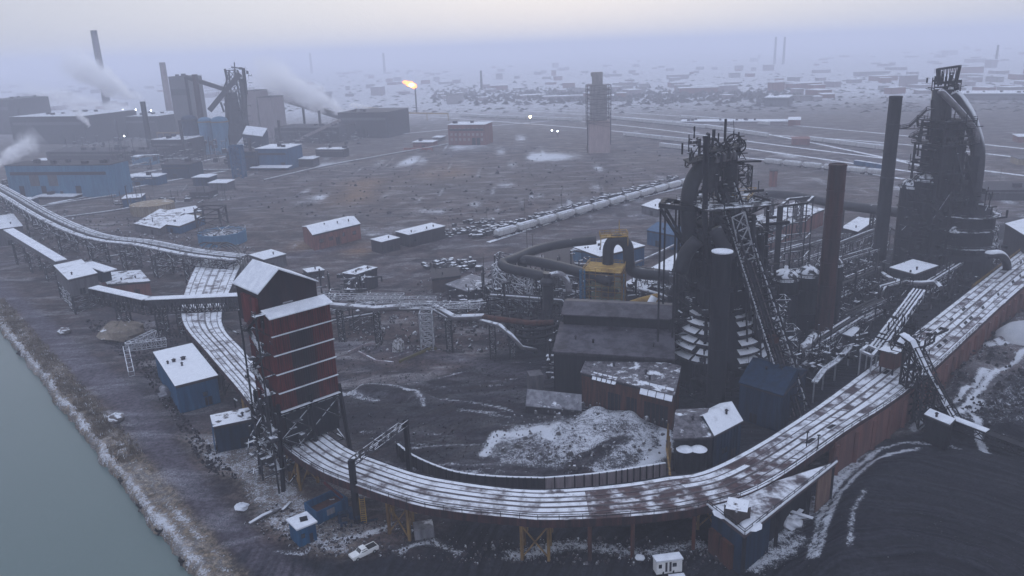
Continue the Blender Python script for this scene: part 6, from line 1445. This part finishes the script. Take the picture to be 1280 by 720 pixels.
# lone scaffolded tower
b=G(748,190,0); zt1=HT(b,150); zt2=HT(b,106); zt3=HT(b,90); t=T('blast_tower','lone concrete tower with scaffolded upper half standing in the cleared land','tower',tuple(b))
mb=MB(); mb.box((b.x,b.y,zt1/2-.3),(20,15,zt1),.0); mb.box((b.x-7.5,b.y-1,zt1/2-.3),(5,12.5,zt1),.0); t.part('concrete_base',mb,M('pinkish_concrete',(.36,.28,.27),(.27,.21,.21),streak=True,fine=.2))
mb=MB(); mb.box((b.x,b.y,(zt1+zt2)/2),(15,11,zt2-zt1)); t.part('upper_core',mb,m_palegrey)
mb=MB(); q=[(b.x-10.5,b.y-8),(b.x+10.5,b.y-8),(b.x+10.5,b.y+8),(b.x-10.5,b.y+8)]; mb.lattice(q,q,zt1-6,zt2,9,.4,x=False); t.part('scaffold',mb,m_grey)
mb=MB(); mb.box((b.x-1,b.y,(zt2+zt3)/2),(9,8,zt3-zt2)); mb.box((b.x-4,b.y,zt3-2),(5,7,3.5)); t.part('head_house',mb,m_palegrey)
mb=MB(); 
for sx in (-10.5,10.5): mb.beam((b.x+sx,b.y-7,zt1-22),(b.x+sx,b.y-7,zt1+8),.7)
t.part('mast',mb,m_dkgrey,kind='stuff')
# brick office block with windows
bo=bbox('four storey brick office block with snowy roof in the hazy middle distance',561,607,181,156,26,m_brick,m_snow,name='brick_office_block')
for r_ in range(3):
    for k in range(8):
        mb=MB(); u0=(.06+k*.117)*bo.L; z=bo.h*(.2+.25*r_); mb.prism([xy(bo.F(p,q,0)) for p,q in ((u0,-.12),(u0+bo.L*.06,-.12),(u0+bo.L*.06,.1),(u0,.1))],z,z+bo.h*.13); bo.part('window',mb,m_conc)
bbox('low red shed left of the brick office block',516,541,184,178,14,m_brick,m_snow,name='low_shed')
bbox('small white roofed shed by the low red shed',541,552,176,172,12,m_grey,m_snow,name='low_shed')
bbox('red walled depot far right of the lone tower',985,1000,157,150,30,m_brick,m_snow,name='depot')
bbox('long snowy roofed depot left of the red walled one',850,984,156,152,20,m_conc,m_snow,name='depot')
bbox('rounded pale hall beyond the near furnace',955,985,133,122,50,m_grey,m_snow,name='depot')
bbox('low red roofed building by the right hand rail lines',990,1012,181,174,14,m_brick,m_brick,name='depot')
bbox('long snow topped shed beyond the far furnace cage',1200,1290,125,117,60,m_grey,m_snow,name='depot')
bbox('long dark shed at the right edge behind the far furnace',1225,1340,250,238,26,m_dkgrey,m_dkgrey,name='depot')
bbox('small square brick tower by the overhead gas main',962,971,233,214,6,m_brick,m_dkgrey,name='brick_tower') 
bbox('yellowish depot near the right edge in the haze',1272,1310,206,199,16,m_tan,m_grey,name='depot')
bbox('low reddish depot near the right edge in the haze',1272,1300,178,171,16,m_brick,m_snow,name='depot')
# distant town: several hundred blocks, walls paler to stand in for thicker haze
R=random.Random(99); protos=[]
for i,(wm_,rm_) in enumerate(((m_palegrey,m_snow),(m_conc,m_snow),(m_conc,m_snow),(m_brick,m_snow),(m_palegrey,m_grey))):
    mb=MB(); mb.box((0,0,.5),(1,1,1),m=0); mb.slab([(-.53,-.53,1.06),(.53,-.53,1.06),(.53,.53,1.06),(-.53,.53,1.06)],.06,m=1)
    protos.append((mb,wm_,rm_))
first=[None]*5
cnt=0
while cnt<285:
    x=R.uniform(-20,1300); y=R.choice([R.uniform(82,100),R.uniform(95,128),R.uniform(110,140)])
    if x<560 and y>118: continue
    if 560<x<860 and y>128: continue
    p=G(x,y-(x-640)*.035,0)
    if p.y>11500 or p.y<800: continue
    i=R.randrange(5)
    if first[i] is None: o=protos[i][0].build('distant_building',[protos[i][1],protos[i][2]]); first[i]=o
    else: o=first[i].copy(); col.objects.link(o)
    big_=R.random()<.12; s=R.uniform(35,80) if big_ else R.uniform(10,30)
    o.location=(p.x,p.y,-.2); o.scale=(s,R.uniform(12,40),R.uniform(5,12) if R.random()<.94 else R.uniform(13,22)); o.rotation_euler=(0,0,R.choice([-.15,.1,.25])+R.uniform(-.05,.05))
    tag(o,'hazy distant building among the scattered blocks of the far town','building','hazy distant buildings'); cnt+=1
for i,(x,by,ty,lb) in enumerate(((968,80,46,'left of the pair of faint skyline chimneys right of centre'),(979,80,46,'right of the pair of faint skyline chimneys right of centre'),(1244,84,56,'faint lone skyline chimney at far right'),(602,112,88,'faint thin mast right of the flare flame'),(390,92,66,'faint skyline chimney above the steam plume'),(481,92,66,'faint skyline chimney left of the flare'))):
    b=G(x,by,0); h=min(HT(b,ty),116); mb=MB(); mb.lathe((b.x,b.y,-.3),[(max(2.5,b.y*.0016),0),(max(2,b.y*.0012),h),(.5,h)],12); single('skyline_chimney',mb,m_dkgrey,lb,'chimney')
# dark woods strip as one mass
mb=MB(); R=random.Random(12)
for k in range(2300):
    x=R.uniform(540,1000) if k<1100 else R.uniform(330,1290); y=R.gauss(121,5) if k<1100 else R.uniform(92,142); p=G(x,y,0); s=R.uniform(4,9)
    for _ in range(2): a=R.uniform(0,6.28); mb.add([(p.x+s*math.cos(a),p.y+s*math.sin(a),R.uniform(0,3)),(p.x-s*math.cos(a),p.y-s*math.sin(a),R.uniform(0,3)),(p.x+R.uniform(-2,2),p.y+R.uniform(-2,2),R.uniform(4,8) if k<1100 else R.uniform(1.5,4))],[(0,1,2)])
single('far_woodland',mb,M('bare_winter_wood',(.09,.08,.082),(.055,.05,.055)),'dark leafless woodland band beyond the rail lines','woodland',kind='stuff')
# lamps
lp=None
for i,(x,y,h_,mt,lb) in enumerate(((663,152,9,m_lampwarm,'bright warm floodlight right of the brick office block'),(505,162,8,m_lamp,'white yard light left of the brick office block'),(62,170,10,m_lamp,'white yard light before the long mill shed'),(213,192,9,m_lamp,'bright white light at the foot of the pale chimney'),(157,176,8,m_lamp,'white light below the shorter dark chimney'),(102,144,9,m_lamp,'first white light in the row along the mill sheds'),(139,142,9,m_lamp,'second white light in the row along the mill sheds'),(155,141,9,m_lamp,'third white light in the row along the mill sheds'),(171,141,9,m_lamp,'fourth white light in the row along the mill sheds'),(190,142,9,m_lamp,'fifth white light in the row along the mill sheds'),(48,155,9,m_lampor,'left orange light on the long mill shed'),(55,155,9,m_lampor,'middle orange light on the long mill shed'),(62,155,9,m_lampor,'right orange light on the long mill shed'),(690,167,7,m_lamp,'small white light left of the lone tower'),(697,168,7,m_lamp,'small white light nearest the lone tower'))):
    b=G(x,y+4,0); hh=HT(b,y-4) if i>4 else HT(b,y-6); d_=(b-CAM).length; r=d_/980*(1.0 if i else 1.7)*.9
    t=T('yard_lamp',lb,'lamp',tuple(b)); mb=MB(); mb.tube((b.x,b.y,-.3),(b.x,b.y,hh),.3,.2,6); t.part('mast',mb,m_dkgrey); mb=MB(); mb.lathe((b.x,b.y,hh-r),[(.05,0),(r*.7,r*.3),(r,r),(r*.7,r*1.7),(.05,r*2)],10); t.part('lamp_head',mb,mt)
for i,(x,y,ax_,ay_,z1,n,lb) in enumerate(((215,212,50,18,16,170,'hazy pipe racks and steelwork left of the distant furnace'),(150,190,55,25,14,150,'hazy steelwork in front of the long mill sheds'),(275,206,45,12,22,150,'hazy pipework at the foot of the blue stoves'),(395,182,60,20,12,130,'hazy steelwork below the long sloping conveyor'),(70,240,60,10,9,120,'pipework before the large blue hall'),(345,205,25,14,14,80,'hazy pipework right of the blue plant building'),(460,168,50,14,14,90,'hazy steelwork in front of the steaming mill'),(215,258,40,10,6,80,'low steelwork between the blue sheds'))):
    p=G(x,y,0); mb=MB(); mb.clutter((p.x,p.y,0),ax_,ay_,1,z1,n,.05,random.Random(200+i),big=2.0); single('steelwork',mb,m_darksnow,lb,'steelwork',kind='stuff')
for i,(x0,x1,by,ty,wm_,rm_,lb) in enumerate(((8,34,262,252,m_dkblue,m_patchroof,'small dark shed below the left corner of the large blue hall'),(242,262,232,222,m_dkblue,m_snow,'small dark shed left of the blue lattice tower foot'),(262,284,238,229,m_grey,m_snow,'small grey shed in front of the blue lattice tower'),(365,392,208,199,m_dkgrey,m_snow,'small dark shed right of the bright canopy'),(395,430,196,187,m_dkgrey,m_patchroof,'low shed below the steaming mill'),(166,190,206,196,m_blue2,m_snow,'pale blue shed below the slim dark chimney'),(112,140,198,189,m_dkgrey,m_snow,'snow roofed shed above the large blue hall'),(238,262,248,241,m_dkgrey,m_dkgrey,'dark wagon like shed right of the deep blue shed'),(20,48,152,142,m_grey,m_snow,'pale shed before the skyline at the far left'))):
    bbox(lb,x0,x1,by,ty,12,wm_,rm_,name='plant_shed')
for i,(x,by,ty,r,lb) in enumerate(((232,200,150,1.6,'thin pipe stack before the tall grey building'),(316,212,172,1.3,'thin stack beside the tilted snow roofs'),(150,184,150,1.5,'thin stack on the long mill shed'),(352,185,150,1.5,'thin stack right of the silo block'),(402,172,138,1.6,'thin stack under the broad steam'),(30,170,135,1.8,'thin stack near the far left hall'),(122,168,140,1.5,'thin stack behind the tallest mill shed'))):
    b=G(x,by,0); mb=MB(); mb.lathe((b.x,b.y,-.3),[(r*1.3,0),(r,3),(r,HT(b,ty)),(r*.7,HT(b,ty))],10); single('thin_stack',mb,m_dkgrey,lb,'chimney')
# steam
def steam(lb,p0,p1,r0,r1,dens,seed):
    """conical plume from p0 to p1; density fades from its axis outwards and is broken by noise"""
    A=atm(*p0); B=atm(*p1); mb=MB(); d=B-A; L=d.length; u=d.normalized()
    n_=8; mb.path([A+d*(i/n_) for i in range(n_+1)],1,18,radii=[(r0+(r1-r0)*i/n_)*1.15 for i in range(n_+1)])
    m=bpy.data.materials.new('steam'); nt=nodes(m); out=nt.nodes.new('ShaderNodeOutputMaterial'); v=nt.nodes.new('ShaderNodeVolumePrincipled'); nt.links.new(v.outputs[0],out.inputs['Volume'])
    pos=nt.nodes.new('ShaderNodeNewGeometry').outputs['Position']
    def vm(op,a,b):
        q=nt.nodes.new('ShaderNodeVectorMath'); q.operation=op
        for i_,x in enumerate((a,b)):
            if isinstance(x,(tuple,Vector)): q.inputs[i_].default_value=tuple(x)
            elif x is not None: nt.links.new(x,q.inputs[i_])
        return q
    wn=nt.nodes.new('ShaderNodeTexNoise'); wn.inputs['Scale'].default_value=1.3/r1; wn.inputs['Detail'].default_value=4; nt.links.new(pos,wn.inputs['Vector'])
    wv=vm('SCALE',vm('SUBTRACT',wn.outputs['Color'],(.5,.5,.5)).outputs[0],None); wv.inputs['Scale'].default_value=r1*1.1
    rel=vm('SUBTRACT',vm('ADD',pos,wv.outputs[0]).outputs[0],A).outputs[0]
    t=vm('DOT_PRODUCT',rel,u).outputs['Value']
    perp=vm('CROSS_PRODUCT',rel,u).outputs[0]; dist=vm('LENGTH',perp,None).outputs['Value']
    tn=mth(nt,'DIVIDE',t,L,clamp=True); rad=mth(nt,'MULTIPLY_ADD',tn,r1-r0,r0)
    fall=sstep(nt,mth(nt,'DIVIDE',dist,rad),1.0,.15); tail=mth(nt,'MULTIPLY_ADD',sstep(nt,mth(nt,'DIVIDE',t,L),.35,1.0),-.97,1.0)
    dn=mth(nt,'MULTIPLY',mth(nt,'MULTIPLY',fall,tail),dens); dn=mth(nt,'MULTIPLY',dn,mth(nt,'MULTIPLY_ADD',sstep(nt,noise(nt,pos,3.5/r1,4,.6),.35,.65),.9,.3)); nt.links.new(dn,v.inputs['Density']); v.inputs['Color'].default_value=(.985,.985,1,1)
    return single('steam_plume',mb,m,lb,'steam',kind='stuff')
steam('thick white steam plume drifting left across the tallest chimney',(184,131,1150),(78,72,1180),3,37,.4,1)
steam('broad steam cloud rising over the long distant conveyor',(438,141,1000),(315,92,1040),4,42,.38,2)
steam('small steam puff beside the broad steam cloud',(437,131,1000),(466,139,990),4,7,.8,3)
steam('low steam puff at the far left edge',(-14,212,640),(50,168,660),3,13,.45,4)
steam('thin upright wisp of steam below the tallest chimney',(112,158,900),(88,128,900),3,9,.35,5)
steam('faint low bank of steam behind the long mill sheds',(165,140,1300),(10,112,1340),12,26,.10,6)
# ---------------------------------------------------------------- near objects
pk=T('pickup_truck','white pickup truck with dark open bed parked alone on the black coal yard','pickup truck',(0,0,0),local=True)
def ptop(): pass
mb=MB()
# body: lofted side profile with wheel arches suggested, cabin, bed
def loft(secs):
    vs=[];fs=[];n=len(secs[0][1])
    for x,sec in secs:
        vs+=[(x,y,z) for y,z in sec]
    for i in range(len(secs)-1):
        for j in range(n): j2=(j+1)%n; fs.append((i*n+j,i*n+j2,(i+1)*n+j2,(i+1)*n+j))
    fs.append(tuple(range(n-1,-1,-1))); fs.append(tuple((len(secs)-1)*n+j for j in range(n))); return vs,fs
def sec(w,z0,z1,tw): return [(-w,z0),(w,z0),(w*1.02,(z0+z1)/2),(w*tw,z1),(-w*tw,z1),(-w*1.02,(z0+z1)/2)]
vs,fs=loft([(-2.95,sec(.88,.55,1.0,.95)),(-2.85,sec(.95,.45,1.12,.95)),(-1.3,sec(.98,.42,1.22,.95)),(.25,sec(.98,.42,1.24,.96)),(2.75,sec(.98,.45,1.24,.98)),(2.9,sec(.95,.5,1.2,.98))]); mb.add(vs,fs); pk.part('body',mb,m_white)
mb=MB(); vs,fs=loft([(-1.35,sec(.88,1.2,1.24,.95)),(-.75,sec(.86,1.2,1.86,.84)),(.35,sec(.86,1.2,1.90,.84)),(.62,sec(.88,1.2,1.26,.95))]); mb.add(vs,fs); cabp=pk.part('cab',mb,m_white)
mb=MB(); mb.slab([(-1.30,-.76,1.30),(-.80,-.68,1.85),(-.80,.68,1.85),(-1.30,.76,1.30)],.02); pk.sub(cabp,'windscreen',mb,m_glass)
for s_ in (-1,1):
    mb=MB(); mb.slab([(-.95,s_*.885,1.30),(.35,s_*.885,1.30),(.30,s_*.80,1.78),(-.68,s_*.80,1.78)],.02) if False else mb.add([(-.95,s_*.90,1.30),(.40,s_*.90,1.30),(.30,s_*.78,1.80),(-.68,s_*.78,1.80)],[(0,1,2,3)]); pk.sub(cabp,'side_window',mb,m_glass)
mb=MB(); mb.slab([(.7,-.82,1.27),(2.75,-.82,1.27),(2.75,.82,1.27),(.7,.82,1.27)],.03); pk.part('bed',mb,m_tyre)
for s_ in (-1,1): mb=MB(); mb.beam((.65,s_*.9,1.3),(2.8,s_*.9,1.3),.12); pk.part('bed_rail',mb,m_white)
for x in (-1.9,1.85):
    for s_ in (-1,1): mb=MB(); mb.tube((x,s_*.75,.4),(x,s_*1.02,.4),.4,n=16); w_=pk.part('wheel',mb,m_tyre); mb=MB(); mb.tube((x,s_*1.0,.4),(x,s_*1.04,.4),.2,n=10); pk.sub(w_,'rim',mb,m_frame)
for s_ in (-1,1): mb=MB(); mb.box((-2.93,s_*.68,.88),(.06,.35,.18)); pk.part('headlight',mb,m_frame)
mb=MB(); mb.box((-2.95,0,.58),(.12,1.8,.22)); pk.part('bumper',mb,m_dkgrey)
pa,pb_=G(442,696,.5),G(469,683,.5); dd=pb_-pa; pk.o.location=G(455,693,0)+Vector((0,0,.05)); pk.o.location.z=-.1; pk.o.rotation_euler=(0,0,math.atan2(dd.y,dd.x))
# white trailer
za=HT(G(822,714,0),702)
tl=building('office_trailer','white site trailer with snowy roof standing alone below the trestle bend',(821,703),(853,699),(848,692),2.9,.5,'flat',m_white,m_snow,over=.15,cat='trailer',win=((.08,.2,1.0,1.8),(.62,.78,1.0,1.8)),door=((.34,.42,.1,2.1),(.5,.58,.1,2.1)))
for a in (.3,.7): mb=MB(); p=tl.F(tl.L*a,0,.35); q=tl.F(tl.L*a,tl.W,.35); mb.tube(p,q,.38,n=12); tl.part('wheel',mb,m_tyre)
mb=MB(); p=tl.F(tl.L*.7,-1.2,0); mb.box((p.x,p.y,.25),(3,1.2,.3),.1); single('snowy_step',mb,m_snow,'low snowy pallet in front of the white trailer','pallet')
# blue shack with hatch roof
zsA=HT(G(378,678,0),660)
bs2=building('blue_shack','small blue shack with snowy roof and square dark hatch, nearest building to the pickup',(372,662),(394,653),(382,642),4.0,0,'flat',m_blue,m_snow,over=.35,door=((.6,.8,0,2),),win=((.15,.35,1.6,2.6),))
mb=MB(); c=bs2.F(bs2.L*.62,bs2.W*.5,4.35); mb.box((c.x,c.y,4.42),(1.5,1.5,.25),.4); bs2.part('roof_hatch',mb,m_dark0)
# open blue container
ca,cb,cc3=G(396,640,3),G(434,622,3),G(418,611,3)
cn=T('open_container','open topped blue steel container with one white panel under the trestle','container',(ca.x,ca.y,0)); ub_=(cb-ca).normalized(); vb_=(cc3-cb); Lc=(cb-ca).length; Wc=vb_.length; vb_.normalize(); Fc=lambda a,b,z:Vector((ca.x+ub_.x*a+vb_.x*b,ca.y+ub_.y*a+vb_.y*b,z))
for (a,b,c,d_) in ((0,0,Lc,0),(Lc,0,Lc,Wc),(Lc,Wc,0,Wc),(0,Wc,0,0)): mb=MB(); p,q=Fc(a,b,1.5),Fc(c,d_,1.5); mb.beam(p,q,.2,3.0); cn.part('side',mb,m_blue)
mb=MB(); mb.slab([Fc(.1,.1,1.3),Fc(Lc-.1,.1,1.3),Fc(Lc-.1,Wc-.1,1.3),Fc(.1,Wc-.1,1.3)],.3); cn.part('load',mb,m_rust)
mb=MB(); mb.prism([xy(Fc(a,b,0)) for a,b in ((Lc*.3,-.14),(Lc*.55,-.14),(Lc*.55,-.1),(Lc*.3,-.1))],1.0,2.4); cn.part('white_panel',mb,m_frost)
mb=MB(); a=G(405,603,8); b=G(428,622,3.2); mb.beam(a,b,.5); single('red_beam',mb,m_red,'dull red beam leaning over the open blue container','beam')
# snow dusted debris
mb=MB(); mb.box((0,0,1.1),(4,3.4,2.2),.2); p=G(530,668,0); mb.v=[(a+p.x,b+p.y,c) for a,b,c in mb.v]; single('concrete_block',mb,m_frost,'grey cube block on the snowy rubble under the trestle bents','block')
p=G(435,655,0); mb=MB(); mb.clutter((p.x,p.y,0),3,2,0,1.6,14,.3,random.Random(3),big=.4); single('scrap_bin',mb,m_dkblue,'jumble of dark scrap between blue container and trestle post','scrap')
mb=MB(); P=[G(312,655,.4),G(328,645,.5),G(350,635,.6)]; mb.path(P,.45,8); single('fallen_pipe',mb,m_pipe,'long snow covered pipe lying left of the blue shack','pipe',smooth=True)
mb=MB(); P=[G(353,638,.3),G(363,628,.5)]; mb.path(P,.35,8); single('fallen_pipe',mb,m_pipe,'short snow covered pipe stub beside the long fallen pipe','pipe',smooth=True)
def rock(x,y,r,lb,mat=m_rock,z=0,flat=.5):
    p=G(x,y,z); mb=MB(); blobm(mb,(p.x,p.y,z+r*flat*.4),r,r*.8,r*flat,6,random.Random(int(x*7+y)),.2); single('boulder',mb,mat,lb,'boulder')
rock(302,635,1.6,'pale white boulder beside the river road near the frame bottom',m_snow)
rock(146,525,2.6,'pale flat boulder on the grassy river bank',m_rock)
rock(80,416,2.6,'pale slab stone between road and bank, farther up the river',m_rock)
rock(807,640+0,1.2,'small white snow block behind the trestle deck',m_snow) if False else None
rock(155,420,8.5,'large beige gravel mound below the bend of the conveyor gallery',M('beige_gravel',(.20,.165,.13),(.13,.11,.09),snow=.3,scale=.6),0,.45)
rock(986,655,2.6,'bright snow covered crate heap against the trestle wall',m_snow,0,.6)
rock(800,698-0,1.0,'small snowy lump left of the white trailer',m_snow)
rock(498,438,2.2,'frosted round bush by the foundation walls',M('frosted_bush',(.45,.45,.47),(.12,.11,.11),scale=1.5,mixw=.4),0,1.3)
rock(1000+0,648,1.2,'small boulder at the foot of the trestle wall',m_rock)
# snow boards pile
mb=MB(); R=random.Random(1); p=G(988,653,0)
for k in range(7): mb.box((p.x+R.uniform(-2,2),p.y+R.uniform(-1.5,1.5),1.2+k*.25),(4.5,.9,.12),R.uniform(-.7,.9))
single('board_stack',mb,m_snow,'scattered snowy boards piled beside the trestle wall','boards')
# power mast with gantry arm over the trestle
pm=T('power_mast','thick dark mast rising through the left trestle deck with a snowy lattice arm','mast',tuple(G(447,650,0)))
b=G(447,652,0); h=HT(b,575); mb=MB(); mb.beam((b.x,b.y,-.3),(b.x,b.y,h),1.1); pm.part('mast',mb,m_dark0)
b3=G(512,588,0); h3=HT(b3,524); mb=MB(); mb.beam((b3.x,b3.y,-.3),(b3.x,b3.y,h3),1.0); pm.part('rear_mast',mb,m_dark0)
mb=MB(); mb.truss((b.x,b.y,h-1.2),(b3.x,b3.y,h3-1.5),1.3,1.2,9,.18); pm.part('arm',mb,m_darksnow)
mb=MB()
for z in np.arange(0,6,.5): mb.beam((b.x+.9,b.y-.4,z),(b.x+2.0,b.y-.4,z),.12)
mb.beam((b.x+.9,b.y-.4,0),(b.x+.9,b.y-.4,6),.14); mb.beam((b.x+2,b.y-.4,0),(b.x+2,b.y-.4,6),.14); pm.part('ladder',mb,m_yellow)
for (x,y,lb) in ((1008,558,'short lamp post on the snowy right deck'),(1022,562,'second lamp post by the outer deck edge')):
    p=G(x,y,DZ); mb=MB(); mb.tube((p.x,p.y,DZ),(p.x,p.y,DZ+3.4),.12,n=6); mb.box((p.x,p.y,DZ+3.5),(.7,.3,.2)); single('deck_post',mb,m_dark0,lb,'post')
# fallen lattice boom left of the blue building
fb_=T('lattice_boom','pale fallen lattice boom bent beside the bright blue riverside building','boom',tuple(G(185,440,0)))
mb=MB(); A=G(208,432,3); B=G(158,438,4); C_=G(165,470,1); mb.truss(A,B,2.4,2.2,8,.22); mb.truss(B,C_,1.6,1.6,6,.2); mb.truss(G(195,420,5),G(160,437,4),2.2,2.0,7,.2); fb_.part('truss',mb,m_frame)
# ---------------------------------------------------------------- uncountable scatter
def scatter(name,lb,cat,mat,n,gen,R):
    mb=MB()
    for k in range(n):
        g=gen(R)
        if g is None: continue
        x,y,z,s=g; a=R.uniform(0,6.28); h=s*R.uniform(.3,.9)
        P=[(x+s*R.uniform(.5,1)*math.cos(a+i*1.57),y+s*R.uniform(.5,1)*math.sin(a+i*1.57),z-.2) for i in range(4)]
        Q=[(x+(p[0]-x)*R.uniform(.3,.7),y+(p[1]-y)*R.uniform(.3,.7),z+h*R.uniform(.6,1)) for p in P]
        mb.add(P+Q,[(4,5,6,7),(0,1,5,4),(1,2,6,5),(2,3,7,6),(3,0,4,7)])
    return single(name,mb,mat,lb,cat,kind='stuff')
R=random.Random(5)
m_rubble=M('snowy_rubble',(.06,.052,.054),(.03,.026,.03),snow=.42,fine=.5,snowscale=.6,sthr=.3,soft=.12)
m_rubbledk=M('dark_rubble',(.03,.027,.03),(.015,.014,.018),snow=.3,fine=.5,snowscale=.9,sthr=.4)
m_slaglump=M('slag_lump',(.10,.095,.10),(.06,.056,.06),snow=.5,fine=.4,snowscale=.4,soft=.15)
def inpoly(pl,z=0,smin=.1,smax=.5):
    xs_=[p[0] for p in pl]; ys_=[p[1] for p in pl]
    def g(R):
        for _ in range(20):
            x,y=R.uniform(min(xs_),max(xs_)),R.uniform(min(ys_),max(ys_))
            c=False
            for i in range(len(pl)):
                a,b=pl[i],pl[(i+1)%len(pl)]
                if (a[1]>y)!=(b[1]>y) and x<(b[0]-a[0])*(y-a[1])/(b[1]-a[1])+a[0]: c=not c
            if c: p=G(x,y,0); return p.x,p.y,z,R.uniform(smin,smax)*(1.0 if R.random()<.9 else 1.8)
        return None
    return g
scatter('rubble','snow flecked rubble under and below the left trestle bents','rubble',m_rubble,520,inpoly([(300,655),(345,630),(450,655),(500,650),(590,680),(600,705),(470,695),(380,695)]),R)
scatter('rubble','snowy rubble strip below the middle of the trestle','rubble',m_rubble,380,inpoly([(590,680),(650,672),(900,670),(960,690),(930,715),(700,705),(600,705)]),R)
scatter('rubble','dark rubble strewn over the inner yard','rubble',m_rubbledk,700,inpoly([(420,440),(640,450),(650,500),(600,590),(530,580),(430,540)],0,.10,.3),R)
scatter('rubble','lumps on the snowy slag heap','rubble',m_slaglump,260,inpoly([(604,570),(640,530),(745,508),(835,522),(836,585),(700,598)],2.2,.2,.75),R)
scatter('rubble','snow crusted lumps over the rubble field at right','rubble',m_rubbledk,350,inpoly([(1150,535),(1165,470),(1215,425),(1280,395),(1280,545),(1200,548)],2.9,.25,.9),R)
scatter('rubble','debris between riverside buildings and the elevated trestle','rubble',m_rubbledk,1200,inpoly([(100,400),(220,400),(230,520),(300,600),(260,590),(180,470)],0,.15,.6),R)
scatter('rubble','debris lying under the pipe bridge and around the snowy halls','rubble',m_rubble,900,inpoly([(20,300),(60,262),(300,290),(330,330),(230,345),(100,325)],0,.3,1.3),R)
scatter('rubble','specks of snowy debris over the cleared land','rubble',m_rubbledk,700,inpoly([(200,240),(330,215),(640,180),(860,185),(860,222),(620,290),(560,275),(380,270)],0,.3,1.2),R)
scatter('rubble','low debris between middle pipes and the black mains','rubble',m_rubble,1000,inpoly([(420,420),(560,330),(760,340),(700,400),(640,440),(440,440)],0,.25,1.0),R)
# dry grass on the bank
mb=MB()
for k in range(10000):
    t=R.uniform(0,190)-40; s_=R.triangular(.6,8.5,4.5); base=ra+rd*t; p=base-f*s_
    if R.random()<.35 and s_<2: continue
    a=R.uniform(0,6.28); w_=R.uniform(.1,.3); h=R.uniform(.3,.9); lx,ly=R.uniform(-.5,.5),R.uniform(-.5,.5)
    mb.add([(p.x-w_*math.cos(a),p.y-w_*math.sin(a),-.5),(p.x+w_*math.cos(a),p.y+w_*math.sin(a),-.5),(p.x+lx,p.y+ly,h-.2)],[(0,1,2)])
single('dry_grass',mb,M('dry_winter_grass',(.20,.165,.13),(.10,.08,.06),fine=.5,scale=.2,snow=.35,sthr=.1),'tan dry winter grass tufts along the river bank','grass',kind='stuff')
# low snowy pipe runs of the left yard
for i,(P,r,lb) in enumerate((([(30,262),(90,252),(145,244)],.7,'low snowy pipe in front of the large blue hall'),([(60,274),(150,262),(205,250)],.6,'low snowy pipe crossing toward the deep blue shed'),([(150,222),(230,214),(300,212)],.8,'low snowy pipe left of the blue lattice tower'),([(143,212),(200,200),(235,198)],.8,'snowy pipe on low posts right of the large blue hall'),([(330,225),(420,205),(560,180)],.7,'long low snowy pipe over the cleared land'),([(700,320),(760,334),(800,326),(856,300)],.6,'low snowy pipe beside the long low building'),([(100,330),(160,318),(225,330)],.5,'rusty pipe under the pipe bridge'))):
    W=bez([G(x,y,2.2) for x,y in P],5); mb=MB(); mb.path(W,r,8)
    for p in W[::3]: mb.beam((p.x,p.y,-.2),(p.x,p.y,2),.3)
    single('low_pipe',mb,m_pipe,lb,'pipe')
